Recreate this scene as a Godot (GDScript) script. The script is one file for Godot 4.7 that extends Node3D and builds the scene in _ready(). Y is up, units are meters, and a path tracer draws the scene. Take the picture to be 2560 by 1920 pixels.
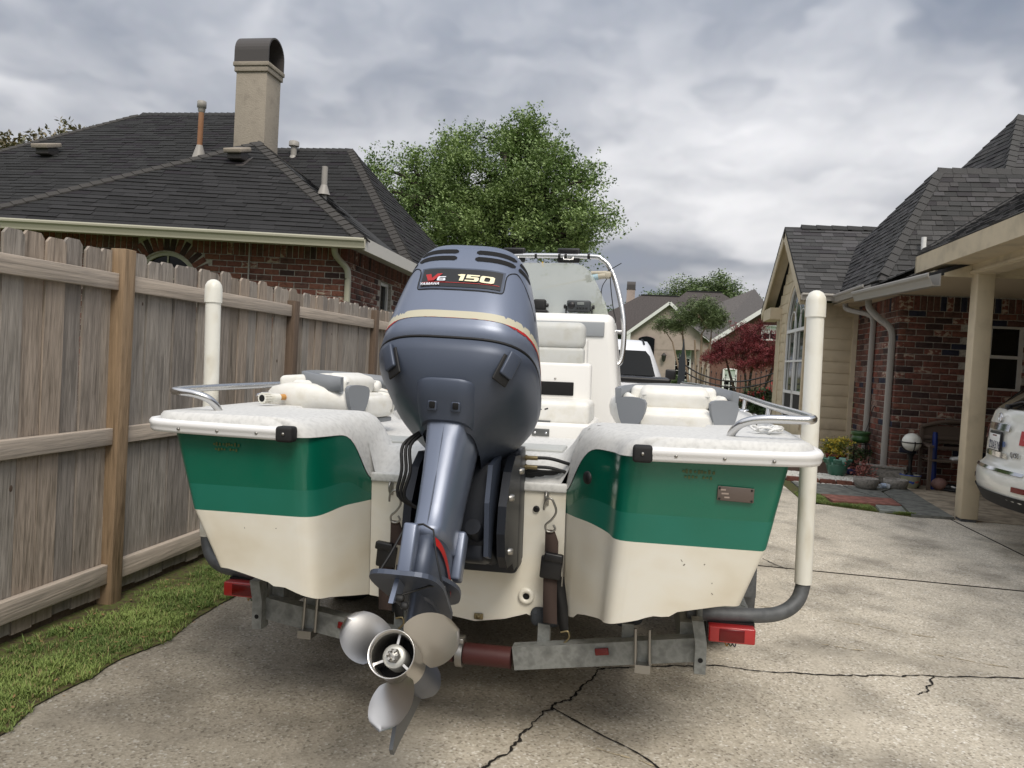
extends Node3D

var taken := {}
var M := {}
var rng := RandomNumberGenerator.new()
var group_id := 1


# ---------------------------------------------------------------- mesh building
class MB:
	var st := SurfaceTool.new()
	var g := 1

	func _init() -> void:
		st.begin(Mesh.PRIMITIVE_TRIANGLES)

	func v(p: Vector3, uv := Vector2.ZERO) -> void:
		st.set_uv(uv)
		st.add_vertex(p)

	func flat() -> void:
		st.set_smooth_group(0xFFFFFFFF)

	func smooth() -> void:
		g += 1
		st.set_smooth_group(g)

	func tri(a: Vector3, b: Vector3, c: Vector3) -> void:
		v(a); v(b); v(c)

	func quad(a: Vector3, b: Vector3, c: Vector3, d: Vector3) -> void:
		v(a, Vector2(0, 0)); v(b, Vector2(1, 0)); v(c, Vector2(1, 1))
		v(a, Vector2(0, 0)); v(c, Vector2(1, 1)); v(d, Vector2(0, 1))

	func box(c: Vector3, s: Vector3, b := Basis.IDENTITY) -> MB:
		flat()
		var h := s * 0.5
		var p: Array[Vector3] = []
		for i in 8:
			p.append(c + b * Vector3(h.x * (1 if i & 1 else -1), h.y * (1 if i & 2 else -1), h.z * (1 if i & 4 else -1)))
		quad(p[4], p[6], p[7], p[5])
		quad(p[1], p[3], p[2], p[0])
		quad(p[5], p[7], p[3], p[1])
		quad(p[0], p[2], p[6], p[4])
		quad(p[6], p[2], p[3], p[7])
		quad(p[0], p[4], p[5], p[1])
		return self

	# a box with rounded edges and corners
	func rbox(c: Vector3, s: Vector3, r: float, b := Basis.IDENTITY, n := 3) -> MB:
		smooth()
		var h := s * 0.5
		var rr := minf(r, minf(h.x, minf(h.y, h.z)) * 0.999)
		var inner := h - Vector3(rr, rr, rr)
		for axis in 3:
			for side: float in [-1.0, 1.0]:
				var u := (axis + 1) % 3
				var w := (axis + 2) % 3
				var lu := _steps(h[u], rr, n)
				var lw := _steps(h[w], rr, n)
				for i in lu.size() - 1:
					for j in lw.size() - 1:
						var q: Array[Vector3] = []
						for k in 4:
							var p := Vector3.ZERO
							p[axis] = side * h[axis]
							p[u] = lu[i + (1 if k == 1 or k == 2 else 0)]
							p[w] = lw[j + (1 if k >= 2 else 0)]
							var cl := p.clamp(-inner, inner)
							q.append(c + b * (cl + (p - cl).normalized() * rr))
						if side > 0:
							quad(q[3], q[2], q[1], q[0])
						else:
							quad(q[0], q[1], q[2], q[3])
		return self

	func _steps(h: float, r: float, n: int) -> PackedFloat32Array:
		var a := PackedFloat32Array()
		for i in n + 1:
			a.append(-h + r * tan(PI / 4 * float(i) / n))
		for i in n + 1:
			a.append(h - r * tan(PI / 4 * float(n - i) / n))
		return a

	# rings of equal length joined into a skin
	func loft(rings: Array, closed := true, cap0 := true, cap1 := true) -> MB:
		smooth()
		var n: int = rings[0].size()
		for i in rings.size() - 1:
			var a: PackedVector3Array = rings[i]
			var c: PackedVector3Array = rings[i + 1]
			for k in (n if closed else n - 1):
				var m := (k + 1) % n
				var u0 := float(k) / n
				var u1 := float(k + 1) / n
				v(a[k], Vector2(u0, i)); v(c[k], Vector2(u0, i + 1)); v(c[m], Vector2(u1, i + 1))
				v(a[k], Vector2(u0, i)); v(c[m], Vector2(u1, i + 1)); v(a[m], Vector2(u1, i))
		if closed:
			for e in 2:
				if (e == 0 and cap0) or (e == 1 and cap1):
					smooth()
					var r: PackedVector3Array = rings[0 if e == 0 else rings.size() - 1]
					var mid := Vector3.ZERO
					for p in r:
						mid += p / n
					for k in n:
						if e == 0:
							tri(mid, r[k], r[(k + 1) % n])
						else:
							tri(mid, r[(k + 1) % n], r[k])
		return self

	func tube(pts: Array, r, n := 10, caps := true) -> MB:
		var rings := []
		var up := Vector3.UP
		var m := pts.size()
		var t0: Vector3 = (pts[1] - pts[0]).normalized()
		if absf(t0.dot(up)) > 0.9:
			up = Vector3.RIGHT
		var side := t0.cross(up).normalized()
		for i in m:
			var t: Vector3
			if i == 0:
				t = t0
			elif i == m - 1:
				t = (pts[i] - pts[i - 1]).normalized()
			else:
				t = ((pts[i + 1] - pts[i]).normalized() + (pts[i] - pts[i - 1]).normalized()).normalized()
			side = (side - t * side.dot(t)).normalized()
			var other := t.cross(side)
			var rad: float = r[i] if r is Array or r is PackedFloat32Array else r
			var ring := PackedVector3Array()
			for k in n:
				var a := TAU * k / n
				ring.append(pts[i] + (side * cos(a) + other * sin(a)) * rad)
			rings.append(ring)
		return loft(rings, true, caps, caps)

	# profile of (radius, height) turned about the y axis of xf
	func lathe(prof: Array, n := 20, xf := Transform3D.IDENTITY, caps := true) -> MB:
		var rings := []
		for p: Vector2 in prof:
			var ring := PackedVector3Array()
			for k in n:
				var a := -TAU * k / n
				ring.append(xf * Vector3(cos(a) * p.x, p.y, sin(a) * p.x))
			rings.append(ring)
		return loft(rings, true, caps, caps)

	# flat outline in x, y pushed through depth along z (from z0 to z1)
	func prism(poly: PackedVector2Array, z0: float, z1: float, xf := Transform3D.IDENTITY) -> MB:
		var idx := Geometry2D.triangulate_polygon(poly)
		var back := Geometry2D.is_polygon_clockwise(poly)
		flat()
		for i in range(0, idx.size(), 3):
			var a := poly[idx[i]]
			var b := poly[idx[i + 1]]
			var c := poly[idx[i + 2]]
			if (b - a).cross(c - a) > 0:
				var t := b
				b = c
				c = t
			tri(xf * Vector3(a.x, a.y, z1), xf * Vector3(b.x, b.y, z1), xf * Vector3(c.x, c.y, z1))
			tri(xf * Vector3(c.x, c.y, z0), xf * Vector3(b.x, b.y, z0), xf * Vector3(a.x, a.y, z0))
		for i in poly.size():
			var a := poly[i]
			var b := poly[(i + 1) % poly.size()]
			if back:
				quad(xf * Vector3(a.x, a.y, z0), xf * Vector3(b.x, b.y, z0), xf * Vector3(b.x, b.y, z1), xf * Vector3(a.x, a.y, z1))
			else:
				quad(xf * Vector3(a.x, a.y, z1), xf * Vector3(b.x, b.y, z1), xf * Vector3(b.x, b.y, z0), xf * Vector3(a.x, a.y, z0))
		return self

	# a bar of rectangular section between two points
	func bar(a: Vector3, b: Vector3, w: float, h: float, up := Vector3.UP) -> MB:
		var z := (b - a).normalized()
		if absf(z.dot(up)) > 0.99:
			up = Vector3.RIGHT
		var x := up.cross(z).normalized()
		return box((a + b) * 0.5, Vector3(w, h, a.distance_to(b)), Basis(x, z.cross(x), z))

	func done() -> ArrayMesh:
		st.generate_normals()
		return st.commit()


func numbered(called: String) -> String:
	var n: int = taken.get(called, 0)
	taken[called] = n + 1
	return called if n == 0 else "%s_%03d" % [called, n]


func tag(o: Node, label: String, category: String, group := "") -> Node:
	o.set_meta("label", label)
	o.set_meta("category", category)
	if group:
		o.set_meta("group", group)
	return o


func thing(called: String, label: String, category: String, where := Vector3.ZERO, group := "") -> Node3D:
	var o := Node3D.new()
	o.name = numbered(called)
	add_child(o)
	o.position = where
	tag(o, label, category, group)
	return o


func obj(called: String, m, mat: Material, parent: Node = self) -> MeshInstance3D:
	var o := MeshInstance3D.new()
	o.mesh = m.done() if m is MB else m
	o.material_override = mat
	o.name = numbered(called) if parent == self else called
	parent.add_child(o, true)
	return o


func struct(called: String, m, mat: Material) -> MeshInstance3D:
	var o := obj(called, m, mat)
	o.set_meta("kind", "structure")
	return o


func stuff(o: Node) -> Node:
	o.set_meta("kind", "stuff")
	return o


func lin(r: float, g: float, b: float) -> Color:
	return Color(r, g, b).linear_to_srgb()


func mat(called: String, c: Color, rough := 0.7, metal := 0.0) -> StandardMaterial3D:
	var m := StandardMaterial3D.new()
	m.resource_name = called
	m.albedo_color = c
	m.roughness = rough
	m.metallic = metal
	M[called] = m
	return m


func noise(freq: float, oct := 4, type := FastNoiseLite.TYPE_SIMPLEX_SMOOTH, s := 1) -> FastNoiseLite:
	var n := FastNoiseLite.new()
	n.noise_type = type
	n.frequency = freq
	n.seed = s
	n.fractal_type = FastNoiseLite.FRACTAL_FBM if oct > 1 else FastNoiseLite.FRACTAL_NONE
	n.fractal_octaves = oct
	return n


func tex(n: FastNoiseLite, size := 512, stops := [], cols := []) -> NoiseTexture2D:
	var t := NoiseTexture2D.new()
	t.width = size
	t.height = size
	t.seamless = true
	t.noise = n
	if stops.size():
		var g := Gradient.new()
		g.offsets = PackedFloat32Array(stops)
		g.colors = PackedColorArray(cols)
		t.color_ramp = g
	return t


func bump(n: FastNoiseLite, strength := 4.0, size := 512) -> NoiseTexture2D:
	var t := NoiseTexture2D.new()
	t.width = size
	t.height = size
	t.seamless = true
	t.noise = n
	t.as_normal_map = true
	t.bump_strength = strength
	return t


func grey(a: float) -> Color:
	return Color(a, a, a)


func tri_map(m: StandardMaterial3D, scale: Vector3, world := true) -> StandardMaterial3D:
	m.uv1_triplanar = true
	m.uv1_world_triplanar = world
	m.uv1_scale = scale
	return m


func textured(m: StandardMaterial3D, t: Texture2D, n: Texture2D = null, nscale := 1.0) -> StandardMaterial3D:
	if t:
		m.albedo_texture = t
	if n:
		m.normal_enabled = true
		m.normal_texture = n
		m.normal_scale = nscale
	return m


func V(x: float, y: float, z: float) -> Vector3:
	return Vector3(x, y, z)


func curve(pts: Array, n := 6) -> Array[Vector3]:
	var out: Array[Vector3] = []
	var m := pts.size()
	for i in m - 1:
		var a: Vector3 = pts[maxi(i - 1, 0)]
		var d: Vector3 = pts[mini(i + 2, m - 1)]
		for k in n:
			out.append((pts[i] as Vector3).cubic_interpolate(pts[i + 1], a, d, float(k) / n))
	out.append(pts[m - 1])
	return out


# a smooth curve through 2D points, for outlines
func curve2(pts: Array, n := 5, closed := true) -> PackedVector2Array:
	var out := PackedVector2Array()
	var m := pts.size()
	for i in (m if closed else m - 1):
		var a: Vector2 = pts[(i - 1 + m) % m] if closed else pts[maxi(i - 1, 0)]
		var b: Vector2 = pts[i]
		var c: Vector2 = pts[(i + 1) % m]
		var d: Vector2 = pts[(i + 2) % m] if closed else pts[mini(i + 2, m - 1)]
		for k in n:
			out.append(b.cubic_interpolate(c, a, d, float(k) / n))
	if not closed:
		out.append(pts[m - 1])
	return out


func _ready() -> void:
	rng.seed = 7
	var cam := Camera3D.new()
	cam.name = "camera"
	cam.fov = 53.13
	cam.near = 0.05
	cam.far = 2500.0
	cam.transform = Transform3D(Basis(Vector3.UP, deg_to_rad(9.8)) * Basis(Vector3.RIGHT, deg_to_rad(-1.7)) * Basis(Vector3.BACK, deg_to_rad(3.2)), V(0, 1.45, 0))
	add_child(cam)
	cam.current = true
	var env := Environment.new()
	env.background_mode = Environment.BG_SKY
	env.sky = Sky.new()
	env.sky.sky_material = overcast_sky()
	env.background_energy_multiplier = 2.0
	env.tonemap_mode = Environment.TONE_MAPPER_LINEAR
	env.tonemap_exposure = 1.42
	env.sdfgi_enabled = true
	env.ssao_enabled = true
	env.ssil_enabled = true
	var we := WorldEnvironment.new()
	we.name = "environment"
	we.environment = env
	add_child(we)
	var sun := DirectionalLight3D.new()
	sun.name = "sun"
	sun.light_energy = 0.5
	sun.light_color = Color(1.0, 0.965, 0.91)
	sun.light_angular_distance = 24.0
	sun.shadow_enabled = true
	sun.rotation_degrees = V(-52, 24, 0)
	add_child(sun)

	materials()
	build_ground()
	build_fence()
	build_left_house()
	build_right_house()
	build_far_houses()
	build_trees()
	build_truck()
	build_iron_fence()
	build_trailer()
	build_boat()
	build_motor()
	build_deck_things()
	build_car()
	build_porch_things()


# an overcast sky: soft layered cloud, brighter overhead as overcast skies are
func overcast_sky() -> PanoramaSkyMaterial:
	var w := 2048
	var h := 1024
	var a := noise(1.0, 4, FastNoiseLite.TYPE_SIMPLEX_SMOOTH, 11)
	var b := noise(2.6, 5, FastNoiseLite.TYPE_SIMPLEX_SMOOTH, 5)
	var banks := [  # where the clouds are thin (+) or thick (-): azimuth, elevation, widths, amount
		[10.5, 9.8, 6.5, 2.3, 0.75], [-6.0, 25.0, 18.0, 4.8, 0.60], [-34.0, 22.0, 10.0, 4.0, 0.30], [6.0, 21.5, 8.0, 2.6, 0.34],
		[8.0, 14.2, 11.0, 2.2, -0.52], [-3.0, 13.0, 8.0, 3.0, -0.26], [-22.0, 15.5, 14.0, 2.6, -0.16], [22.0, 19.0, 8.0, 4.0, -0.32],
		[0.6, 8.2, 2.6, 1.0, -0.34], [6.0, 7.9, 2.3, 0.9, -0.30], [3.0, 17.4, 6.0, 1.2, 0.30], [-38.0, 12.0, 8.0, 4.0, 0.06], [2.0, 5.5, 10.0, 1.9, 0.34]]
	var data := PackedByteArray()
	data.resize(w * h * 3)
	for y in h:
		var el := PI * (0.5 - (y + 0.5) / h)
		var sy := sin(el)
		for x in w:
			var o := (y * w + x) * 3
			if el < -0.06:
				data[o] = 70; data[o + 1] = 70; data[o + 2] = 64
				continue
			var az := TAU * ((x + 0.5) / w - 0.5)
			var k := 1.0 / (maxf(sy, 0.0) + 0.16)
			var p := Vector2(sin(az), -cos(az)) * cos(el) * k
			var warp := b.get_noise_2d(p.x * 0.5 + 9.0, p.y * 0.5)
			var t := 0.44 + 0.66 * a.get_noise_2d(p.x * 0.42 + warp * 0.25, p.y * 0.42) + 0.16 * b.get_noise_2d(p.x * 0.7, p.y * 0.7 + warp * 0.4)
			var da := rad_to_deg(az)
			var de := rad_to_deg(el)
			if absf(da) < 75:
				for c: Array in banks:
					var ex: float = ((da - c[0]) / c[2]) ** 2 + ((de - c[1] + 1.4 * warp) / c[3]) ** 2
					if ex < 7.0:
						t += c[4] * exp(-ex)
			t = clampf(t, 0.02, 1.0)
			t = t * t * (3.0 - 2.0 * t) * 0.55 + t * 0.45
			var up := (1.0 + 2.0 * maxf(sy, 0.0)) / 1.55
			var c0 := Color(0.125, 0.152, 0.205).lerp(Color(0.76, 0.755, 0.765), t) * up * 0.5
			var s := Color(minf(c0.r, 1.0), minf(c0.g, 1.0), minf(c0.b, 1.0)).linear_to_srgb()
			data[o] = int(s.r * 255); data[o + 1] = int(s.g * 255); data[o + 2] = int(s.b * 255)
	var m := PanoramaSkyMaterial.new()
	m.panorama = ImageTexture.create_from_image(Image.create_from_data(w, h, false, Image.FORMAT_RGB8, data))
	return m


func materials() -> void:
	var grain := noise(0.035, 4)
	var fine := noise(0.14, 3)
	# weathered fence wood: the grain runs along y for pickets, along z for rails
	var wood_t := tex(noise(0.016, 5, FastNoiseLite.TYPE_SIMPLEX_SMOOTH, 3), 512, [0.0, 0.3, 0.46, 0.56, 0.72, 1.0], [grey(0.74), grey(0.89), grey(0.97), grey(0.91), grey(1.0), grey(0.95)])
	var wood_n := bump(noise(0.03, 5, FastNoiseLite.TYPE_SIMPLEX_SMOOTH, 3), 5.0)
	var tones := [Color(0.60, 0.56, 0.52), Color(0.66, 0.62, 0.575), Color(0.56, 0.53, 0.50), Color(0.645, 0.59, 0.535), Color(0.625, 0.595, 0.56), Color(0.57, 0.525, 0.475)]
	for i in tones.size():
		var m := mat("picket%d" % i, tones[i], 0.9)
		tri_map(textured(m, wood_t, wood_n, 0.7), V(3.0, 0.10, 3.0))
		m.uv1_offset = V(i * 0.37, i * 0.21, i * 0.53)
	tri_map(textured(mat("rail", Color(0.735, 0.685, 0.63), 0.85), wood_t, wood_n, 0.6), V(3.0, 3.0, 0.10))
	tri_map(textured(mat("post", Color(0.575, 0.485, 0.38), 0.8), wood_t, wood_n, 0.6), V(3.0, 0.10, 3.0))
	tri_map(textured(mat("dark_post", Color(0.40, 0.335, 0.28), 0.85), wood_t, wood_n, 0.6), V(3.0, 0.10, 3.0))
	# brick
	var brick_t := tex(noise(0.02, 4), 256, [0.0, 0.4, 0.6, 1.0], [grey(0.62), grey(0.92), grey(1.0), grey(0.78)])
	var patch_t := tex(noise(0.012, 4, FastNoiseLite.TYPE_SIMPLEX_SMOOTH, 8), 512, [0.0, 0.5, 0.56, 0.62, 1.0], [Color(0.40, 0.24, 0.20), Color(0.45, 0.27, 0.225), Color(0.52, 0.42, 0.37), Color(0.66, 0.60, 0.54), Color(0.68, 0.63, 0.57)])
	var brick_n := bump(noise(0.05, 4), 5.0, 256)
	var bricks := {"red": Color(0.455, 0.285, 0.24), "brown": Color(0.385, 0.27, 0.235), "dark": Color(0.26, 0.19, 0.18), "rust": Color(0.49, 0.32, 0.26), "navy": Color(0.17, 0.18, 0.25), "tan": Color(0.60, 0.48, 0.39)}
	for k: String in bricks:
		tri_map(textured(mat("brick_" + k, bricks[k], 0.92), brick_t, brick_n, 0.6), V(1.7, 3.1, 1.7))
	tri_map(textured(mat("brick_patched", Color(1, 1, 1), 0.92), patch_t, brick_n, 0.6), V(1.6, 2.6, 1.6))
	var many := tri_map(textured(mat("brick_any", Color(1, 1, 1), 0.92), brick_t, brick_n, 0.6), V(1.7, 3.1, 1.7))
	many.vertex_color_use_as_albedo = true
	tri_map(textured(mat("mortar", Color(0.70, 0.675, 0.635), 0.95), brick_t, brick_n, 0.4), V(3, 3, 3))
	# shingles
	var sh_t := tex(noise(0.16, 3), 256, [0.0, 1.0], [grey(0.72), grey(1.0)])
	var sh := tri_map(textured(mat("shingle", Color(1, 1, 1), 0.94), sh_t, bump(noise(0.3, 2), 5.0, 256), 0.5), V(2.2, 2.2, 2.2))
	sh.vertex_color_use_as_albedo = true
	var greys := [0.016, 0.019, 0.022, 0.026, 0.031]
	for i in greys.size():
		var m := mat("shingle%d" % i, lin(greys[i], greys[i] * 0.97, greys[i] * 1.0), 0.94)
		tri_map(textured(m, sh_t, sh.normal_texture, 0.5), V(2.2, 2.2, 2.2))
		var m2 := mat("grey_shingle%d" % i, lin(greys[i] * 3.5, greys[i] * 3.44, greys[i] * 3.42), 0.94)
		tri_map(textured(m2, sh_t, sh.normal_texture, 0.5), V(2.2, 2.2, 2.2))
	mat("roof_felt", lin(0.03, 0.03, 0.03), 0.95)
	tri_map(textured(mat("ridge_cap", lin(0.070, 0.065, 0.060), 0.95), sh_t, sh.normal_texture, 0.5), V(2.2, 2.2, 2.2))
	tri_map(textured(mat("grey_ridge_cap", lin(0.095, 0.093, 0.092), 0.95), sh_t, sh.normal_texture, 0.5), V(2.2, 2.2, 2.2))
	# paints and plain things
	mat("gutter", Color(0.66, 0.65, 0.58), 0.45)
	mat("gutter_grey", Color(0.60, 0.585, 0.56), 0.5)
	mat("fascia", Color(0.80, 0.79, 0.76), 0.55)
	var dirt_t := tex(noise(0.008, 5, FastNoiseLite.TYPE_SIMPLEX_SMOOTH, 21), 512, [0.0, 0.35, 0.7, 1.0], [grey(0.86), grey(0.97), grey(1.0), grey(0.93)])
	tri_map(textured(mat("cream_trim", Color(0.79, 0.735, 0.63), 0.6), dirt_t), V(0.6, 0.6, 0.6))
	tri_map(textured(mat("siding", Color(0.77, 0.715, 0.605), 0.65), dirt_t), V(0.5, 0.5, 0.5))
	mat("soffit", Color(0.72, 0.665, 0.57), 0.7)
	tri_map(textured(mat("stucco", Color(0.60, 0.565, 0.515), 0.92), dirt_t, bump(fine, 3.0, 256), 0.3), V(0.7, 0.7, 0.7))
	tri_map(textured(mat("pink_stucco", Color(0.685, 0.625, 0.59), 0.92), dirt_t), V(0.3, 0.3, 0.3))
	mat("chimney_metal", Color(0.27, 0.255, 0.25), 0.6)
	mat("white_paint", Color(0.87, 0.87, 0.86), 0.45)
	mat("black", Color(0.06, 0.06, 0.065), 0.6)
	mat("rubber", Color(0.10, 0.10, 0.105), 0.75)
	mat("black_plastic", Color(0.075, 0.075, 0.085), 0.42)
	mat("dark_inside", Color(0.03, 0.03, 0.035), 0.9)
	var glass := mat("dark_glass", Color(0.05, 0.06, 0.065), 0.06)
	glass.metallic_specular = 0.35
	mat("green_glass", Color(0.16, 0.21, 0.20), 0.05).metallic_specular = 0.8
	mat("iron", Color(0.05, 0.05, 0.055), 0.5)
	# metals
	var zinc_t := tex(noise(0.02, 5, FastNoiseLite.TYPE_SIMPLEX_SMOOTH, 4), 512, [0.0, 0.45, 0.6, 1.0], [grey(0.76), grey(0.92), grey(1.0), grey(0.86)])
	var galv := tri_map(textured(mat("galvanized", Color(0.56, 0.57, 0.56), 0.62, 0.55), zinc_t), V(1.6, 1.6, 1.6))
	galv.roughness_texture = null
	tri_map(textured(mat("dull_zinc", Color(0.42, 0.43, 0.44), 0.6, 0.45), zinc_t), V(1.3, 1.3, 1.3))
	mat("chrome", Color(0.86, 0.86, 0.87), 0.10, 1.0)
	mat("rail_steel", Color(0.80, 0.80, 0.80), 0.24, 1.0)
	var brushed := mat("prop_steel", Color(0.76, 0.75, 0.735), 0.30, 1.0)
	tri_map(textured(brushed, null, bump(noise(0.02, 4), 0.8, 256), 0.15), V(3, 3, 3), false)
	mat("bolt", Color(0.62, 0.61, 0.59), 0.35, 0.9)
	mat("brass_bolt", Color(0.55, 0.50, 0.38), 0.4, 0.9)


# ---------------------------------------------------------------- ground
func in_drive(x: float, z: float) -> bool:
	if x < -2.45 or z < -30.0:
		return false
	return x < 1.95 or z > -9.45 + 0.10 * clampf((x - 1.95) / 1.4, 0, 1) * 5.0


func build_ground() -> void:
	var soil_t := tex(noise(0.02, 5), 512, [0.0, 0.5, 1.0], [Color(0.22, 0.25, 0.12), Color(0.30, 0.36, 0.15), Color(0.36, 0.33, 0.20)])
	var sm := tri_map(textured(mat("soil", Color(1, 1, 1), 0.97), soil_t), V(0.35, 0.35, 0.35))
	var g := MB.new()
	g.flat()
	var s := 1200.0
	g.quad(V(-s, -0.03, -s), V(s, -0.03, -s), V(s, -0.03, s), V(-s, -0.03, s))
	struct("ground", g, sm)

	# exposed aggregate concrete
	var cells := noise(0.19, 1, FastNoiseLite.TYPE_CELLULAR, 2)
	cells.cellular_return_type = FastNoiseLite.RETURN_CELL_VALUE
	var agg := tex(cells, 1024, [0.0, 0.10, 0.3, 0.5, 0.72, 0.86, 0.95, 1.0], [Color(0.60, 0.565, 0.51), Color(0.72, 0.685, 0.62), Color(0.775, 0.74, 0.675), Color(0.80, 0.765, 0.70), Color(0.82, 0.785, 0.72), Color(0.84, 0.805, 0.74), Color(0.885, 0.86, 0.805), Color(0.95, 0.935, 0.90)])
	var dn := noise(0.19, 1, FastNoiseLite.TYPE_CELLULAR, 2)
	dn.cellular_return_type = FastNoiseLite.RETURN_DISTANCE
	var cm := mat("concrete", Color(1, 1, 1), 0.9)
	textured(cm, agg, bump(dn, 3.0, 1024), 0.45)
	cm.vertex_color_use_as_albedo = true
	cm.detail_enabled = true
	cm.detail_blend_mode = BaseMaterial3D.BLEND_MODE_MUL
	cm.detail_uv_layer = BaseMaterial3D.DETAIL_UV_2
	cm.detail_albedo = tex(noise(0.012, 6, FastNoiseLite.TYPE_SIMPLEX_SMOOTH, 31), 512, [0.0, 0.3, 0.5, 0.7, 1.0], [grey(0.74), grey(0.88), grey(0.96), grey(1.0), grey(0.93)])
	var st := SurfaceTool.new()
	st.begin(Mesh.PRIMITIVE_TRIANGLES)
	var stain_shade := noise(0.55, 5, FastNoiseLite.TYPE_SIMPLEX_SMOOTH, 77)
	var stain_shade2 := noise(2.2, 4, FastNoiseLite.TYPE_SIMPLEX_SMOOTH, 12)
	var step := 0.1
	var nx := int(14.2 / step)
	var index := {}
	var count := 0
	var zs := PackedFloat32Array()
	var z := 5.0
	while z > -30.0:
		zs.append(z)
		z -= step if z > -8.0 else 0.3
	for j in zs.size():
		for i in nx + 1:
			var x := -2.4 + i * step
			# grime towards the grass, plus painted-in shade from fence and boat; random mildew blotches
			var d := smoothstep(0.2, -1.5, x + 0.5 * stain_shade.get_noise_2d(x, zs[j])) * 0.50 * smoothstep(-9.0, -5.0, zs[j])
			d += 0.13 * smoothstep(-0.1, 0.5, stain_shade.get_noise_2d(x * 0.9 + 40, zs[j] * 0.9))
			d += 0.10 * smoothstep(0.0, 0.5, stain_shade2.get_noise_2d(x, zs[j]))
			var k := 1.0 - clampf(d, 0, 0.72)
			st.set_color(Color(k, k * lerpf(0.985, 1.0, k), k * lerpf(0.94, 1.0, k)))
			st.set_uv(Vector2(x, zs[j]) / 1.75)
			st.set_uv2(Vector2(x, zs[j]) / 3.7)
			st.set_normal(Vector3.UP)
			st.set_tangent(Plane(1, 0, 0, 1))
			st.add_vertex(V(x, 0, zs[j]))
	for j in zs.size() - 1:
		for i in nx:
			var x := -2.4 + (i + 0.5) * step
			if in_drive(x, (zs[j] + zs[j + 1]) * 0.5):
				var q := j * (nx + 1) + i
				for k in [q, q + nx + 1, q + 1, q + 1, q + nx + 1, q + nx + 2]:
					st.add_index(k)
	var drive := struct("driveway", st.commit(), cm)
	# cracks and a joint in the slab
	mat("crack", Color(0.115, 0.10, 0.085), 1.0)
	var cracks := [
		[[V(-0.52, 0, -2.35), V(-0.474, 0, -2.65), V(-0.40, 0, -2.85), V(-0.37, 0, -3.0), V(-0.305, 0, -3.19), V(-0.24, 0, -3.3), V(-0.16, 0, -3.55), V(-0.12, 0, -3.68), V(0.10, 0, -3.77), V(0.414, 0, -3.88), V(0.75, 0, -3.90), V(1.1, 0, -3.98), V(1.5, 0, -4.10), V(1.96, 0, -4.21), V(2.6, 0, -4.3)], 0.013],
		[[V(-0.305, 0, -3.19), V(-0.1, 0, -3.02), V(0.10, 0, -2.86), V(0.22, 0, -2.62), V(0.3, 0, -2.3)], 0.009],
		[[V(-0.12, 0, -3.68), V(-0.35, 0, -3.72), V(-0.8, 0, -3.8), V(-1.2, 0, -3.7), V(-1.7, 0, -3.9)], 0.009],
		[[V(1.5, 0, -4.10), V(1.44, 0, -3.95), V(1.35, 0, -3.82)], 0.010],
		[[V(1.0, 0, -6.3), V(1.06, 0, -6.15), V(1.14, 0, -6.03)], 0.010]]
	for c: Array in cracks:
		var m := MB.new()
		m.flat()
		var pts: Array[Vector3] = []
		var raw: Array[Vector3] = curve(c[0], 16)
		for i in raw.size():
			var wob := 0.020 * stain_shade2.get_noise_2d(raw[i].x * 3.0, raw[i].z * 3.0) + 0.012 * stain_shade2.get_noise_2d(raw[i].x * 14.0, raw[i].z * 14.0)
			pts.append(raw[i] + V(wob, 0.004, wob * 0.8))
		for i in pts.size() - 1:
			var side := (pts[i + 1] - pts[i]).cross(Vector3.UP).normalized()
			var w0: float = c[1] * (0.35 + 0.9 * absf(stain_shade2.get_noise_1d(i * 7.0)) * 2.0) * 0.5
			var w1: float = c[1] * (0.35 + 0.9 * absf(stain_shade2.get_noise_1d((i + 1) * 7.0)) * 2.0) * 0.5
			m.quad(pts[i] - side * w0, pts[i + 1] - side * w1, pts[i + 1] + side * w1, pts[i] + side * w0)
		stuff_crack(m)
	# pale scrapes left by wheels and jacks
	tri_map(textured(mat("scrape", Color(0.90, 0.87, 0.80), 0.9), agg), V(0.6, 0.6, 0.6))
	for q: Array in [[V(0.62, 0, -4.98), V(1.05, 0, -5.0)], [V(1.2, 0, -4.86), V(1.72, 0, -4.72)], [V(1.0, 0, -4.4), V(1.25, 0, -4.36)], [V(-0.1, 0, -2.9), V(0.35, 0, -2.75)], [V(1.55, 0, -4.45), V(1.95, 0, -4.35)]]:
		var m := MB.new()
		m.flat()
		var side: Vector3 = (q[1] - q[0]).cross(Vector3.UP).normalized()
		var prev: Vector3 = q[0]
		for i in range(1, 15):
			var p: Vector3 = (q[0] as Vector3).lerp(q[1], i / 14.0) + side * 0.02 * stain_shade2.get_noise_1d(i * 0.5)
			var w := 0.006 * absf(stain_shade2.get_noise_1d(i * 3.0)) * 2.0 + 0.0015
			if (i * 7) % 5 != 0:
				m.quad(prev - side * w + V(0, 0.003, 0), p - side * w + V(0, 0.003, 0), p + side * w + V(0, 0.003, 0), prev + side * w + V(0, 0.003, 0))
			prev = p
		stuff(obj("scrape_mark", m, M["scrape"], drive))
	var jt := MB.new()
	jt.box(V(4.5, 0.003, -6.05), V(11.0, 0.004, 0.012))
	obj("expansion_joint", jt, M["crack"], drive)
	var js := MB.new()
	js.box(V(3.35, 0.003, -4.0), V(0.012, 0.004, 10.0))
	obj("expansion_joint", js, M["crack"], drive)

	# a narrow bed of grass along the fence
	var bed := MB.new()
	bed.flat()
	var edge := noise(1.6, 4, FastNoiseLite.TYPE_SIMPLEX_SMOOTH, 9)
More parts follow.
